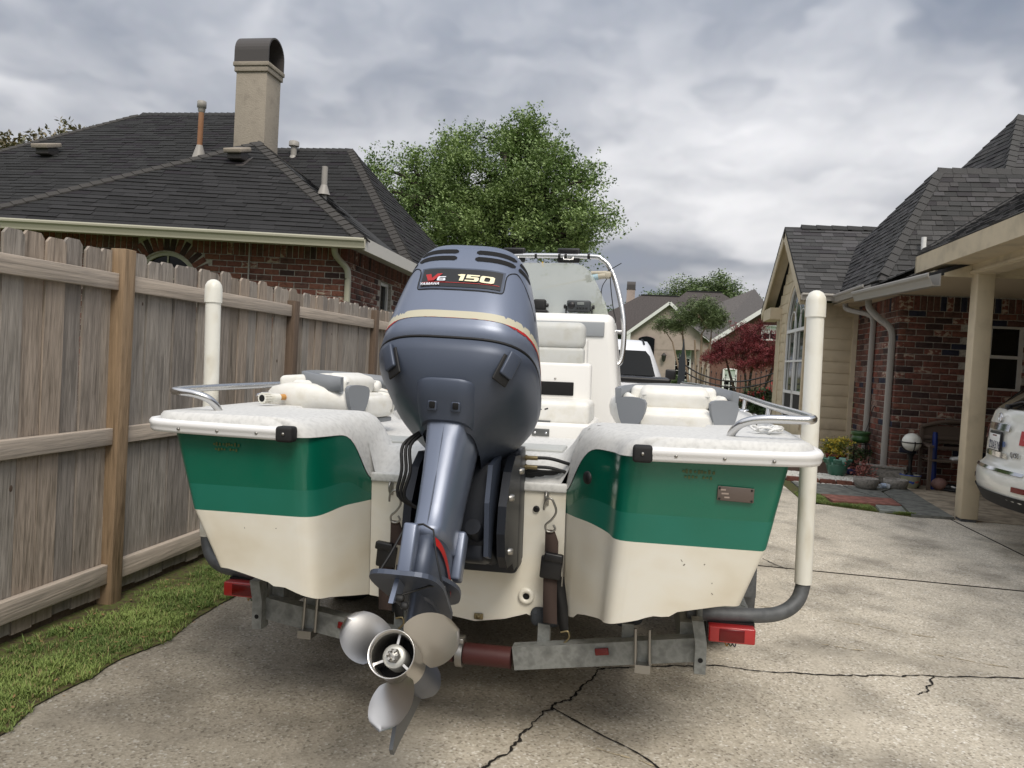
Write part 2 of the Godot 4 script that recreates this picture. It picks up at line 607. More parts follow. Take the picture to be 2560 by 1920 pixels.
	for i in 150:
		var z0 := 4.0 - i * 0.1
		var z1 := z0 - 0.1
		var e0 := -2.235 + 0.07 * edge.get_noise_1d(z0)
		var e1 := -2.235 + 0.07 * edge.get_noise_1d(z1)
		bed.quad(V(-3.6, 0.012, z0), V(-3.6, 0.012, z1), V(e1, 0.008, z1), V(e0, 0.008, z0))
	var bt := tex(noise(0.03, 5), 512, [0.0, 0.45, 0.6, 1.0], [Color(0.20, 0.175, 0.11), Color(0.33, 0.30, 0.18), Color(0.28, 0.33, 0.12), Color(0.40, 0.37, 0.24)])
	struct("grass_bed", bed, tri_map(textured(mat("bed", Color(1, 1, 1), 0.97), bt), V(1.3, 1.3, 1.3)))
	grass_field("grass_strip", "low green grass growing between the fence and the driveway", Rect2(-2.78, -11.0, 0.66, 10.2), 52000, func(x: float, z: float) -> float:
		var e := -2.225 + 0.09 * edge.get_noise_1d(z)
		if x > e:
			return 0.0
		return smoothstep(-2.80, -2.50, x + 0.30 * edge.get_noise_2d(x * 3, z * 3)) * smoothstep(e + 0.02, e - 0.10, x + 0.10 * edge.get_noise_2d(x * 9, z * 9)) * (0.25 + 0.75 * smoothstep(-0.2, 0.15, edge.get_noise_2d(x * 3.1, z * 3.1))), 0.95)
	var lr := RandomNumberGenerator.new()
	lr.seed = 21
	var dead := MB.new()
	dead.flat()
	for i in 420:
		var p := V(lr.randf_range(-2.74, -2.16), 0.018 + lr.randf() * 0.02, -pow(lr.randf(), 1.3) * 8.0 - 1.0)
		var a := lr.randf() * TAU
		var d := V(cos(a), lr.randf_range(-0.2, 0.3), sin(a)) * lr.randf_range(0.010, 0.030)
		var q := V(-sin(a), 0.2, cos(a)) * lr.randf_range(0.003, 0.008)
		dead.quad(p, p + d * 0.5 + q, p + d, p + d * 0.5 - q)
	var litter := obj("leaf_litter", dead, mat("dead_leaf", Color(0.52, 0.42, 0.28), 0.9), get_node("grass_bed"))
	stuff(litter)
	# lawn beyond the iron fence
	var lawn := MB.new()
	lawn.flat()
	lawn.quad(V(-40, -0.012, -38.0), V(-40, -0.012, -90), V(40, -0.012, -90), V(40, -0.012, -38.0))
	lawn.quad(V(1.95, 0.0, -17.2), V(1.95, 0.0, -30.0), V(14, 0.0, -30.0), V(14, 0.0, -17.2))
	struct("lawn", lawn, tri_map(textured(mat("lawn", Color(0.9, 1.0, 0.75), 0.95), tex(noise(0.05, 4), 256, [0.0, 1.0], [Color(0.27, 0.38, 0.13), Color(0.40, 0.52, 0.19)])), V(0.6, 0.6, 0.6)))


func stuff_crack(m: MB) -> void:
	var drive := get_node("driveway")
	obj("crack", m, M["crack"], drive)


func grass_field(called: String, label: String, area: Rect2, n: int, density: Callable, tall: float) -> void:
	var blade := MB.new()
	blade.flat()
	for k in 4:
		var a := TAU * k / 4.0 + 0.4
		var d := V(cos(a), 0, sin(a))
		var s := V(-sin(a), 0, cos(a)) * 0.0022
		var h := 0.026 + 0.008 * (k % 3)
		var base := d * 0.004
		var mid := base + d * 0.007 + V(0, h * 0.6, 0)
		var tip := base + d * (0.018 + 0.008 * (k % 2)) + V(0, h, 0)
		blade.quad(base - s, base + s, mid + s, mid - s)
		blade.tri(mid - s, mid + s, tip)
	var m := mat(called + "_blades", Color(1, 1, 1), 0.75)
	m.vertex_color_use_as_albedo = true
	m.backlight_enabled = true
	m.backlight = Color(0.10, 0.16, 0.03)
	var r := RandomNumberGenerator.new()
	r.seed = 4
	var xs: Array[Transform3D] = []
	var cs := PackedColorArray()
	var patch := noise(1.1, 3, FastNoiseLite.TYPE_SIMPLEX_SMOOTH, 61)
	var tries := 0
	while xs.size() < n and tries < n * 4:
		tries += 1
		var x := area.position.x + r.randf() * area.size.x
		# more of them near by, where single blades show
		var z := area.position.y + area.size.y * (1.0 - pow(r.randf(), 1.6))
		if r.randf() > density.call(x, z):
			continue
		var sc := (0.40 + 0.75 * r.randf()) * tall * (0.8 + 0.5 * patch.get_noise_2d(x * 2, z * 2))
		xs.append(Transform3D(Basis(V(0, 1, 0), r.randf() * TAU).rotated(V(1, 0, 0), r.randf_range(-0.35, 0.35)).scaled(V(sc * 1.15, sc, sc * 1.15)), V(x, 0.008, z)))
		var t := clampf(0.5 + 0.8 * patch.get_noise_2d(x, z) + r.randf_range(-0.35, 0.35), 0, 1)
		var c := Color(0.085, 0.14, 0.03).lerp(Color(0.22, 0.29, 0.075), t)
		if r.randf() < 0.10:
			c = Color(0.27, 0.23, 0.10)
		cs.append(c)
	var mm := MultiMesh.new()
	mm.transform_format = MultiMesh.TRANSFORM_3D
	mm.use_colors = true
	mm.mesh = blade.done()
	mm.instance_count = xs.size()
	for i in xs.size():
		mm.set_instance_transform(i, xs[i])
		mm.set_instance_color(i, cs[i])
	var o := MultiMeshInstance3D.new()
	o.name = called
	o.multimesh = mm
	o.material_override = m
	add_child(o)
	tag(o, label, "grass")
	stuff(o)


# ---------------------------------------------------------------- the wooden fence on the left
func build_fence() -> void:
	var f := thing("wooden_fence", "weathered grey dog-ear picket fence with posts and three rails along the grass", "fence", V(-2.8, 0, 0))
	var shapes: Array[ArrayMesh] = []
	for k in 5:
		var w := 0.0595 + 0.0012 * (k % 3)
		var h := 1.925 + 0.006 * (k - 2)
		var c := 0.022 + 0.003 * (k % 2)
		var b := MB.new()
		b.prism(PackedVector2Array([Vector2(-w, 0.05), Vector2(w, 0.05), Vector2(w, h - c), Vector2(w - c * 0.9, h), Vector2(-w + c * 0.9, h), Vector2(-w, h - c)]), -0.0075, 0.0075)
		shapes.append(b.done())
	mat("knot", Color(0.34, 0.28, 0.24), 0.95)
	var z := 1.4
	var i := 0
	while z > -12.5:
		var o := obj("picket", shapes[(i * 7 + i / 3) % 5], M["picket%d" % ((i * 5 + i / 4 + (i * i) % 3) % 6)], f)
		o.position = V(-0.0465 + 0.0015 * sin(i * 2.3), 0.008 * sin(i * 1.7), z)
		o.rotation = V(0.004 * sin(i * 3.1), PI / 2 + 0.02 * sin(i * 1.3), 0)
		if (i * 13) % 7 < 2 and z > -9.0:
			for q in 1:
				var kn := MB.new()
				var ky := 0.35 + fmod(i * 0.731 + q * 0.83, 1.4)
				kn.lathe([Vector2(0.0, 0.0018), Vector2(0.0045 + 0.002 * (i % 3), 0.0014), Vector2(0.007 + 0.002 * (i % 3), 0.0)], 10, Transform3D(Basis(Vector3.RIGHT, PI / 2) * Basis.from_scale(V(1, 1, 1.5)), V(fmod(i * 0.37, 0.07) - 0.035, ky, 0.0074)), false)
				obj("knot", kn, M["knot"], o)
		z -= 0.1268
		i += 1
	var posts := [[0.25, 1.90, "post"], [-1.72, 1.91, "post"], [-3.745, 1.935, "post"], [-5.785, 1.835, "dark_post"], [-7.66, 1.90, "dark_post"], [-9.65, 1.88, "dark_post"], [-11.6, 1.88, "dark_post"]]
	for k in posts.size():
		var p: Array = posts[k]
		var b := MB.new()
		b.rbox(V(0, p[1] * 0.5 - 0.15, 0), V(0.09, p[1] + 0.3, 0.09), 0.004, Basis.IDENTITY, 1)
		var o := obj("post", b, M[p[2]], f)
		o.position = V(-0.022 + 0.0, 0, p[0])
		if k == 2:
			o.rotation = V(0, 0, -0.004)
	for y: float in [0.178, 0.925, 1.755]:
		for k in posts.size() - 1:
			var a: float = posts[k][0] - 0.0455
			var e: float = posts[k + 1][0] + 0.0455
			var b := MB.new()
			b.rbox(V(0, 0, 0), V(0.038, 0.09 if y > 0.5 else 0.105, a - e), 0.004, Basis.IDENTITY, 1)
			var o := obj("rail", b, M["rail"], f)
			o.position = V(-0.019 + 0.001, y, (a + e) * 0.5)
			o.rotation = V(0.002 * sin(k * 4.0 + y * 9.0), 0, 0)
	# a board set along the ground under the pickets
	var kb := MB.new()
	kb.box(V(-0.075, 0.055, -5.6), V(0.02, 0.13, 14.0))
	obj("kick_board", kb, M["dark_post"], f)


# ---------------------------------------------------------------- brickwork and roofs
const EYE := Vector3(0, 1.45, 0)


# collects the bricks of one wall; du runs to the right as seen from outside
func lay_bricks(list: Array, o: Vector3, du: Vector3, length: float, height: float, bl: float, bh: float, soldier: float, kinds: Array, r: RandomNumberGenerator, holes: Callable, shown: Callable) -> void:
	var nrm := du.cross(Vector3.UP)
	var basis := Basis(du, Vector3.UP, nrm)
	var joint := 0.012
	var top := height - soldier
	var rows := int(round(top / bh))
	var rh := top / rows
	for j in rows:
		var u := -bl * 0.5 if j % 2 else 0.0
		while u < length - 0.01:
			var u0 := maxf(u, 0.0) + (joint * 0.5 if u > 0 else 0.0)
			var u1 := minf(u + bl, length) - (joint * 0.5 if u + bl < length else 0.0)
			var vc := (j + 0.5) * rh
			u += bl
			if u1 - u0 < 0.02 or holes.call((u0 + u1) * 0.5, vc, (u1 - u0) * 0.5):
				continue
			add_brick(list, Transform3D(basis, o + du * ((u0 + u1) * 0.5) + V(0, vc, 0)), Vector3(u1 - u0, rh - joint, 0.09), kinds, r, shown.call((u0 + u1) * 0.5, vc))
	if soldier > 0:
		var u := 0.0
		while u < length - 0.03:
			if not holes.call(u + bh * 0.5, height - soldier * 0.5, bh * 0.5):
				add_brick(list, Transform3D(basis, o + du * (u + bh * 0.5) + V(0, height - soldier * 0.5 - 0.003, 0)), Vector3(bh - joint, soldier - joint, 0.09), kinds, r, shown.call(u, height))
			u += bh


func add_brick(list: Array, xf: Transform3D, size: Vector3, kinds: Array, r: RandomNumberGenerator, seen: bool) -> void:
	xf = xf.translated_local(V(0, 0, -size.z * 0.5 + r.randf_range(-0.003, 0.004)))
	xf.basis = xf.basis * Basis(Vector3.BACK, r.randf_range(-0.006, 0.006))
	list.append([xf.origin.distance_to(EYE) + (0.0 if seen else 500.0), xf, size, kinds[r.randi() % kinds.size()]])


func finish_bricks(list: Array, parent: Node3D, budget := 300) -> void:
	list.sort_custom(func(a, b): return a[0] < b[0])
	var cache := {}
	var rest := MB.new()
	rest.flat()
	var n := 0
	var tints := {"brick_red": Color(0.19, 0.068, 0.047), "brick_brown": Color(0.13, 0.06, 0.046), "brick_dark": Color(0.055, 0.03, 0.027), "brick_rust": Color(0.215, 0.066, 0.04), "brick_navy": Color(0.025, 0.027, 0.05), "brick_tan": Color(0.32, 0.2, 0.125), "brick_patched": Color(0.22, 0.145, 0.115)}
	for b: Array in list:
		if n < budget and b[0] < 400:
			var key := Vector3i((b[2] as Vector3) * 1000.0)
			if not cache.has(key):
				var m := MB.new()
				m.rbox(Vector3.ZERO, b[2], 0.004, Basis.IDENTITY, 1)
				cache[key] = m.done()
			var o := MeshInstance3D.new()
			o.name = "brick"
			o.mesh = cache[key]
			o.material_override = M[b[3]]
			parent.add_child(o, true)
			o.transform = b[1]
			n += 1
		else:
			rest.st.set_color(tints[b[3]])
			rest.box(b[1].origin, b[2], b[1].basis)
	if list.size() > n:
		stuff(obj("brickwork", rest, M["brick_any"], parent))


# the mortar bed behind the bricks, with rectangular openings left out
func mortar_wall(parent: Node3D, called: String, o: Vector3, du: Vector3, length: float, height: float, holes: Array, m := "mortar", back := 0.009, thick := 0.14) -> void:
	var nrm := du.cross(Vector3.UP)
	var basis := Basis(du, Vector3.UP, nrm)
	var cuts := [0.02, length - 0.02]
	for h: Rect2 in holes:
		cuts.append(h.position.x)
		cuts.append(h.end.x)
	cuts.sort()
	var b := MB.new()
	for i in cuts.size() - 1:
		var u0: float = cuts[i]
		var u1: float = cuts[i + 1]
		if u1 - u0 < 0.001:
			continue
		var free := [[0.0, height]]
		for h: Rect2 in holes:
			if (u0 + u1) * 0.5 > h.position.x and (u0 + u1) * 0.5 < h.end.x:
				free = [[0.0, h.position.y], [h.end.y, height]]
		for f: Array in free:
			if f[1] - f[0] > 0.001:
				b.box(o + du * ((u0 + u1) * 0.5) + V(0, (f[0] + f[1]) * 0.5, 0) - nrm * (back + thick * 0.5), Vector3(u1 - u0, f[1] - f[0], thick), basis)
	obj(called, b, M[m], parent)


var wedge: ArrayMesh
var cap_mesh: ArrayMesh


func poly_span(poly: Array, u: Vector3, v: Vector3, o: Vector3, h: float) -> Vector2:
	var lo := INF
	var hi := -INF
	var n := poly.size()
	for i in n:
		var a: Vector3 = poly[i] - o
		var b: Vector3 = poly[(i + 1) % n] - o
		var ha := a.dot(v)
		var hb := b.dot(v)
		if (ha - h) * (hb - h) <= 0 and absf(ha - hb) > 1e-6:
			var x := lerpf(a.dot(u), b.dot(u), (h - ha) / (hb - ha))
			lo = minf(lo, x)
			hi = maxf(hi, x)
	return Vector2(lo, hi)


# one roof face: a deck board, and courses of shingles laid on it from the eave up
func roof_face(parent: Node3D, poly: Array, u: Vector3, look: String, exposure: float, tab: float, budget: int, sd: int) -> void:
	var r := RandomNumberGenerator.new()
	r.seed = sd
	var o: Vector3 = poly[0]
	u = u.normalized()
	var n := Vector3.ZERO
	for i in range(1, poly.size() - 1):
		n += (poly[i] - o).cross(poly[i + 1] - o)
	n = n.normalized()
	if n.y < 0:
		n = -n
	u = (u - n * u.dot(n)).normalized()
	var v := n.cross(u)
	if v.y < 0:
		v = -v
	var deck := MB.new()
	deck.flat()
	var m := poly.size()
	for i in range(1, m - 1):
		deck.tri(poly[0], poly[i], poly[i + 1])
		deck.tri(poly[0] - n * 0.05, poly[i + 1] - n * 0.05, poly[i] - n * 0.05)
	for i in m:
		var a: Vector3 = poly[i]
		var b: Vector3 = poly[(i + 1) % m]
		deck.quad(a, b, b - n * 0.05, a - n * 0.05)
	obj("roof_deck", deck, M["roof_felt"], parent)
	if wedge == null:
		var w := MB.new()
		w.flat()
		w.quad(V(0, 1, 0), V(0, 0.25, 1), V(1, 0.25, 1), V(1, 1, 0))
		w.quad(V(0, 0, 0), V(0, 1, 0), V(1, 1, 0), V(1, 0, 0))
		w.tri(V(0, 0, 0), V(0, 0.25, 1), V(0, 1, 0))
		w.tri(V(1, 0, 0), V(1, 1, 0), V(1, 0.25, 1))
		wedge = w.done()
	var hmax := 0.0
	for p: Vector3 in poly:
		hmax = maxf(hmax, (p - o).dot(v))
	var all := []
	var rows := int(hmax / exposure)
	for j in rows:
		var h0 := j * exposure + 0.002
		var h1 := h0 + exposure * 1.05
		var s0 := poly_span(poly, u, v, o, h0)
		var s1 := poly_span(poly, u, v, o, minf(h1, hmax - 0.002))
		if s0.x > s0.y or s1.x > s1.y:
			continue
		var lo := minf(s0.x, s1.x)
		var hi := maxf(s0.y, s1.y)
		var x := lo - tab * r.randf()
		var thick := 0.0
		while x < hi:
			var w := tab * (0.55 + 0.9 * r.randf())
			var a0 := clampf(x, s0.x, s0.y)
			var b0 := clampf(x + w - 0.004, s0.x, s0.y)
			var a1 := clampf(x, s1.x, s1.y)
			var b1 := clampf(x + w - 0.004, s1.x, s1.y)
			thick = 0.010 + (0.007 if r.randf() < 0.45 else 0.0)
			var shade := clampi(int(r.randf() * 5), 0, 4)
			x += w
			if b0 - a0 < 0.01 and b1 - a1 < 0.01:
				continue
			var at := o + u * a0 + v * h0
			all.append([at.distance_to(EYE) + (0.0 if absf(a0 - a1) < 0.001 and absf(b0 - b1) < 0.001 else 500.0), a0, b0, a1, b1, h0, h1, thick, shade])
	all.sort_custom(func(p, q): return p[0] < q[0])
	var greys := [0.016, 0.019, 0.022, 0.026, 0.031]
	var rest := MB.new()
	rest.flat()
	var count := 0
	var base := 3.5 if look == "grey_shingle" else 1.0
	for s: Array in all:
		if count < budget and s[0] < 400:
			var one := MeshInstance3D.new()
			one.name = "shingle"
			one.mesh = wedge
			one.material_override = M[look + str(s[8])]
			parent.add_child(one, true)
			one.transform = Transform3D(Basis(u * (s[2] - s[1]), n * s[7], v * (s[6] - s[5])), o + u * s[1] + v * s[5])
			count += 1
		else:
			var c: float = greys[s[8]] * base
			rest.st.set_color(Color(c, c * 0.97, c * 0.985))
			var p0: Vector3 = o + u * s[1] + v * s[5]
			var p1: Vector3 = o + u * s[2] + v * s[5]
			var p2: Vector3 = o + u * s[4] + v * s[6]
			var p3: Vector3 = o + u * s[3] + v * s[6]
			var t: Vector3 = n * s[7]
			rest.quad(p0 + t, p3 + t * 0.25, p2 + t * 0.25, p1 + t)
			rest.quad(p0, p0 + t, p1 + t, p1)
			rest.tri(p0, p3 + t * 0.25, p0 + t)
			rest.tri(p1, p1 + t, p2 + t * 0.25)
	if all.size() > count:
		stuff(obj("shingle_courses", rest, M["shingle"], parent))


# caps bent over a hip or ridge, from the bottom up; n0 and n1 are the normals of the two faces
func ridge_caps(parent: Node3D, a: Vector3, b: Vector3, n0: Vector3, n1: Vector3, look: String, half := 0.13, step := 0.15) -> void:
	var d := (b - a).normalized()
	var l := d.cross(n0).normalized()
	if l.dot(n1) > 0:
		l = -l
	var r := d.cross(n1).normalized()
	if r.dot(n0) > 0:
		r = -r
	var n := (n0 + n1).normalized()
	var k := int(a.distance_to(b) / step)
	for i in k:
		var p := a + d * (i * step)
		var q := p + d * step * 1.25
		var m := MB.new()
		m.flat()
		var up := n * 0.034
		var lo := n * 0.012
		m.quad(p + l * half + up * 0.75, q + l * half + lo, q + lo * 1.4, p + up)
		m.quad(p + up, q + lo * 1.4, q + r * half + lo, p + r * half + up * 0.75)
		m.quad(p + l * half, p + l * half + up * 0.75, p + up, p)
		m.quad(p, p + up, p + r * half + up * 0.75, p + r * half)
		m.quad(p + l * half, q + l * half, q + l * half + lo, p + l * half + up * 0.75)
		m.quad(p + r * half + up * 0.75, q + r * half + lo, q + r * half, p + r * half)
		obj("ridge_cap", m, M[look], parent)


# a roof gutter from a to b, open at the top; out points away from the wall
func gutter_run(parent: Node3D, a: Vector3, b: Vector3, out: Vector3, look := "gutter", h := 0.125, w := 0.12) -> MeshInstance3D:
	var z := (b - a).normalized()
	var y := Vector3.UP
	var x := y.cross(z).normalized()
	var f := 1.0 if x.dot(out) > 0 else -1.0
	var prof := PackedVector2Array()
	for p: Vector2 in [Vector2(0, 0), Vector2(0, -h), Vector2(w * 0.62, -h), Vector2(w * 0.66, -h * 0.80), Vector2(w * 0.80, -h * 0.45), Vector2(w * 0.98, -h * 0.28), Vector2(w, -0.012), Vector2(w * 0.93, 0.004), Vector2(w * 0.88, -0.012), Vector2(w * 0.88, -h * 0.3), Vector2(w * 0.55, -h * 0.9), Vector2(0.008, -h * 0.92), Vector2(0.008, 0)]:
		prof.append(Vector2(p.x * f, p.y))
	var m := MB.new()
	m.prism(prof, 0.0, a.distance_to(b), Transform3D(Basis(x, y, z), a))
	return obj("gutter", m, M[look], parent)


func spout(parent: Node3D, pts: Array, look := "gutter", w := 0.075, d := 0.055) -> MeshInstance3D:
	var rings := []
	var c: Array[Vector3] = curve(pts, 4)
	var flat_side := V(1, 0, 0.15).normalized()
	for i in c.size():
		var t := (c[mini(i + 1, c.size() - 1)] - c[maxi(i - 1, 0)]).normalized()
		var s := (flat_side - t * flat_side.dot(t)).normalized()
		var o := t.cross(s)
		var ring := PackedVector3Array()
		for q: Vector2 in [Vector2(-1, -0.7), Vector2(-0.8, -1), Vector2(0.8, -1), Vector2(1, -0.7), Vector2(1, 0.7), Vector2(0.8, 1), Vector2(-0.8, 1), Vector2(-1, 0.7)]:
			ring.append(c[i] + s * q.x * w * 0.5 + o * q.y * d * 0.5)
		rings.append(ring)
	var m := MB.new()
	m.loft(rings)
	return obj("downspout", m, M[look], parent)


func roof_vent(parent: Node3D, at: Vector3, n: Vector3, s := 1.0) -> void:
	var m := MB.new()
	m.box(at + V(0, 0.015, 0), V(0.34, 0.012, 0.36) * s, Basis(Vector3.RIGHT, 0.0).rotated(Vector3.RIGHT, atan2(n.z, n.y)))
	m.rbox(at + V(0, 0.10, 0.02) * s, V(0.24, 0.15, 0.24) * s, 0.02, Basis.IDENTITY, 1)
	var o := obj("roof_vent", m, M["chimney_metal"], parent)
	var h := MB.new()
	h.rbox(at + V(0, 0.185, 0.04) * s, V(0.30, 0.07, 0.34) * s, 0.02, Basis(Vector3.RIGHT, 0.3), 2)
	obj("hood", h, M["stucco"], o)


# ---------------------------------------------------------------- the neighbour's brick house beyond the fence
func build_left_house() -> void:
	var h := thing("brick_house", "dark roofed brick house with tall stucco chimney behind the wooden fence", "house", V(-6, 0, -12))
	h.position = Vector3.ZERO
	var wc := V(-4.09, 0, -9.92)
	var d1 := V(0.985, 0, -0.173)
	var d2 := V(-0.055, 0, -0.998)
	var r := RandomNumberGenerator.new()
	r.seed = 3
	var kinds := ["brick_red", "brick_red", "brick_red", "brick_rust", "brick_brown", "brick_brown", "brick_dark", "brick_red", "brick_patched", "brick_rust", "brick_red", "brick_brown"]
	var len1 := 5.0
	var o1 := wc - d1 * len1
	# the arched window sits at u = 2.60, its arch springs at 2.26
	var au := 2.56
	var av := 2.25
	var ar := 0.42
	var bricks := []
	lay_bricks(bricks, o1, d1, len1, 2.88, 0.205, 0.0805, 0.20, kinds, r, func(u: float, v: float, half: float) -> bool:
		if v < av:
			return absf(u - au) < ar + half - 0.02
		return Vector2(u - au, v - av).length() < ar + 0.22, func(u: float, v: float) -> bool:
		return v > 1.98 and u > 1.6)
	lay_bricks(bricks, wc, d2, 6.0, 2.88, 0.205, 0.0805, 0.20, kinds, r, func(u: float, v: float, half: float) -> bool:
		return u > 1.70 - half + 0.01 and u < 2.30 + half - 0.01 and v < 2.60 and v > 1.0, func(u: float, v: float) -> bool:
		return v > 1.9 and u < 2.9)
	var k := -9
	while k <= 9:
		var a := k * 0.163
		var p := o1 + d1 * (au + sin(a) * (ar + 0.115)) + V(0, av + cos(a) * (ar + 0.115), 0)
		var bs := Basis(d1, Vector3.UP, d1.cross(Vector3.UP)) * Basis(Vector3.BACK, -a)
		add_brick(bricks, Transform3D(bs, p), V(0.072, 0.195, 0.09), ["brick_brown", "brick_dark", "brick_red"], r, true)
		k += 1
	finish_bricks(bricks, h)
	mortar_wall(h, "front_wall", o1, d1, len1, 2.88, [Rect2(au - ar, 0.9, ar * 2, av - 0.9 + ar)])
	mortar_wall(h, "side_wall", wc, d2, 6.0, 2.88, [Rect2(1.70, 1.0, 0.6, 1.6)])
	# filling round the arch
	var nrm1 := d1.cross(Vector3.UP)
	var sp := PackedVector2Array([Vector2(-ar, 0)])
	for i in 17:
		var a := PI - PI * i / 16.0
		sp.append(Vector2(cos(a) * ar, sin(a) * ar))
	sp.append(Vector2(ar, ar + 0.002))
	sp.append(Vector2(-ar, ar + 0.002))
	var fill := MB.new()
	fill.prism(sp, -0.149, -0.010, Transform3D(Basis(d1, Vector3.UP, nrm1), o1 + d1 * au + V(0, av, 0)))
	obj("arch_infill", fill, M["mortar"], h)
	# arched window
	var wx := Transform3D(Basis(d1, Vector3.UP, nrm1), o1 + d1 * au + V(0, av, 0) - nrm1 * 0.06)
	var win := obj("arched_window", arch_frame(ar, 1.3, 0.045, 0.05), M["gutter"], h)
	win.transform = wx
	var pane := obj("pane", arch_pane(ar - 0.02, 1.3), M["dark_glass"], win)
	pane.position.z = -0.02
	for a: float in [0.0, 0.95, -0.95]:
		var b := MB.new()
		b.box(V(sin(a) * ar * 0.5, cos(a) * ar * 0.5, 0), V(0.018, ar * 0.96, 0.02), Basis(Vector3.BACK, -a))
		obj("glazing_bar", b, M["gutter"], win)
	# side window
	var nrm2 := d2.cross(Vector3.UP)
	var sx := Transform3D(Basis(d2, Vector3.UP, nrm2), wc + d2 * 2.0 + V(0, 1.8, 0) - nrm2 * 0.09)
	var swin := MB.new()
	for s: Array in [[V(-0.275, 0, 0), V(0.05, 1.6, 0.06)], [V(0.275, 0, 0), V(0.05, 1.6, 0.06)], [V(0, 0.775, 0), V(0.5, 0.05, 0.06)], [V(0, 0.0, 0), V(0.5, 0.04, 0.05)]]:
		swin.box(s[0], s[1])
	var so := obj("side_window", swin, M["white_paint"], h)
	so.transform = sx
	var sg := MB.new()
	sg.box(V(0, 0, -0.01), V(0.5, 1.52, 0.012))
	obj("pane", sg, M["dark_glass"], so)
	# conduit on the front wall
	var cd := MB.new()
	cd.tube([V(-5.37, 0.3, -9.66), V(-5.37, 2.86, -9.66)], 0.011, 8)
	obj("conduit", cd, M["gutter_grey"], h)
	# eaves
	var a0 := V(-8.9, 2.93, -8.68)
	var b0 := V(-3.73, 2.93, -9.59)
	var rr := V(-3.95, 2.93, -12.5)
	var sf := MB.new()
	sf.flat()
	sf.quad(a0 + V(0, -0.05, -0.03), b0 + V(-0.02, -0.05, -0.03), wc + V(-0.06, 2.882, -0.06), wc - d1 * 5.0 + V(0, 2.882, -0.06))
	sf.quad(b0 + V(-0.02, -0.05, -0.03), rr + V(-0.02, -0.05, -3.0), wc + d2 * 6 + V(-0.06, 2.882, 0), wc + V(-0.06, 2.882, -0.06))
	obj("soffit", sf, M["fascia"], h)
	gutter_run(h, a0 + V(0, 0.0, 0), b0 + V(0.03, 0.0, 0), V(0.17, 0, 0.98))
	var fb := MB.new()
	fb.bar(a0 + V(0, -0.055, -0.015), b0 + V(0, -0.055, -0.015), 0.02, 0.15)
	obj("fascia", fb, M["gutter"], h)
	var fs := MB.new()
	fs.bar(b0 + V(0.0, -0.055, -0.02), rr + V(0.0, -0.055, -3.0), 0.025, 0.17)
	obj("side_fascia", fs, M["fascia"], h)
	spout(h, [V(-4.16, 2.85, -9.66), V(-4.155, 2.74, -9.70), V(-4.13, 2.67, -9.80), V(-4.06, 2.58, -9.87), V(-4.035, 2.46, -9.88), V(-4.035, 2.2, -9.88), V(-4.035, 0.15, -9.88)])
	# roofs
	var pk := V(-6.47, 4.80, -11.78)
	var ridge_back := V(-6.9, 4.80, -15.4)
	var valley_top := V(-6.75, 4.80, -14.1)
	roof_face(h, [a0, b0, pk], d1, "shingle", 0.125, 0.30, 170, 1)
	roof_face(h, [b0, rr, valley_top, pk], d2, "shingle", 0.125, 0.30, 30, 2)
	var rear0 := V(-9.0, 5.86, -16.0)
	var rear1 := V(-6.575, 5.86, -16.0)
	roof_face(h, [V(-10.2, 2.93, -12.5), rr, rear1, rear0], V(1, 0, 0), "shingle", 0.135, 0.30, 30, 3)
	roof_face(h, [rr, V(-4.2, 2.93, -19.5), rear1], V(-0.25, 0, -7.0), "shingle", 0.135, 0.30, 10, 4)
	var ml := V(-11.72, 6.65, -16.05)
	var mr := V(-8.9, 6.65, -16.05)
	roof_face(h, [V(-16.8, 2.93, -10.95), V(-7.6, 2.93, -10.95), V(-7.75, 4.8, -13.513), mr, ml], V(1, 0, 0), "shingle", 0.135, 0.30, 60, 5)
	roof_face(h, [V(-16.8, 2.93, -21.0), V(-16.8, 2.93, -10.95), ml], V(0, 0, 1), "shingle", 0.135, 0.30, 0, 6)
	var fn := (b0 - a0).cross(pk - a0).normalized()
	fn = fn if fn.y > 0 else -fn
	var rn := (rr - b0).cross(pk - b0).normalized()
	rn = rn if rn.y > 0 else -rn
	ridge_caps(h, b0 + V(0, 0.012, 0), pk, fn, rn, "ridge_cap", 0.12)
	ridge_caps(h, a0 + V(0, 0.012, 0), pk, fn, V(-0.6, 0.8, 0), "ridge_cap", 0.11)
	ridge_caps(h, pk, valley_top, rn, V(-0.6, 0.8, 0), "ridge_cap", 0.11)
	var rf := V(0, 0.772, 0.635)
	ridge_caps(h, rr + V(0, 0.01, 0), rear1, rf, V(0.78, 0.62, 0), "ridge_cap", 0.14)
	ridge_caps(h, rear0, rear1, rf, V(0, 0.77, -0.63), "roof_felt", 0.13)
	ridge_caps(h, ml, mr, V(0, 0.81, 0.59), V(0, 0.81, -0.59), "roof_felt", 0.13)
	ridge_caps(h, V(-16.8, 2.94, -10.95), ml, V(0, 0.81, 0.59), V(-0.6, 0.8, 0), "ridge_cap", 0.13)
	# chimney
	var ch := MB.new()
	ch.rbox(V(-7.62, 4.75, -13.77), V(0.62, 4.0, 0.56), 0.012, Basis.IDENTITY, 1)
	var chimney := obj("chimney", ch, M["stucco"], h)
	var cb := MB.new()
	cb.rbox(V(-7.62, 6.655, -13.77), V(0.68, 0.10, 0.62), 0.01, Basis.IDENTITY, 1)
	cb.rbox(V(-7.62, 6.745, -13.77), V(0.72, 0.08, 0.66), 0.01, Basis.IDENTITY, 1)
	obj("chimney_collar", cb, M["stucco"], chimney)
	# a vaulted metal shroud with open ends to left and right
	var shell := PackedVector2Array()
	for i in 17:
		var a := PI * i / 16.0
		shell.append(Vector2(cos(a) * 0.315, 0.22 + sin(a) * 0.315))
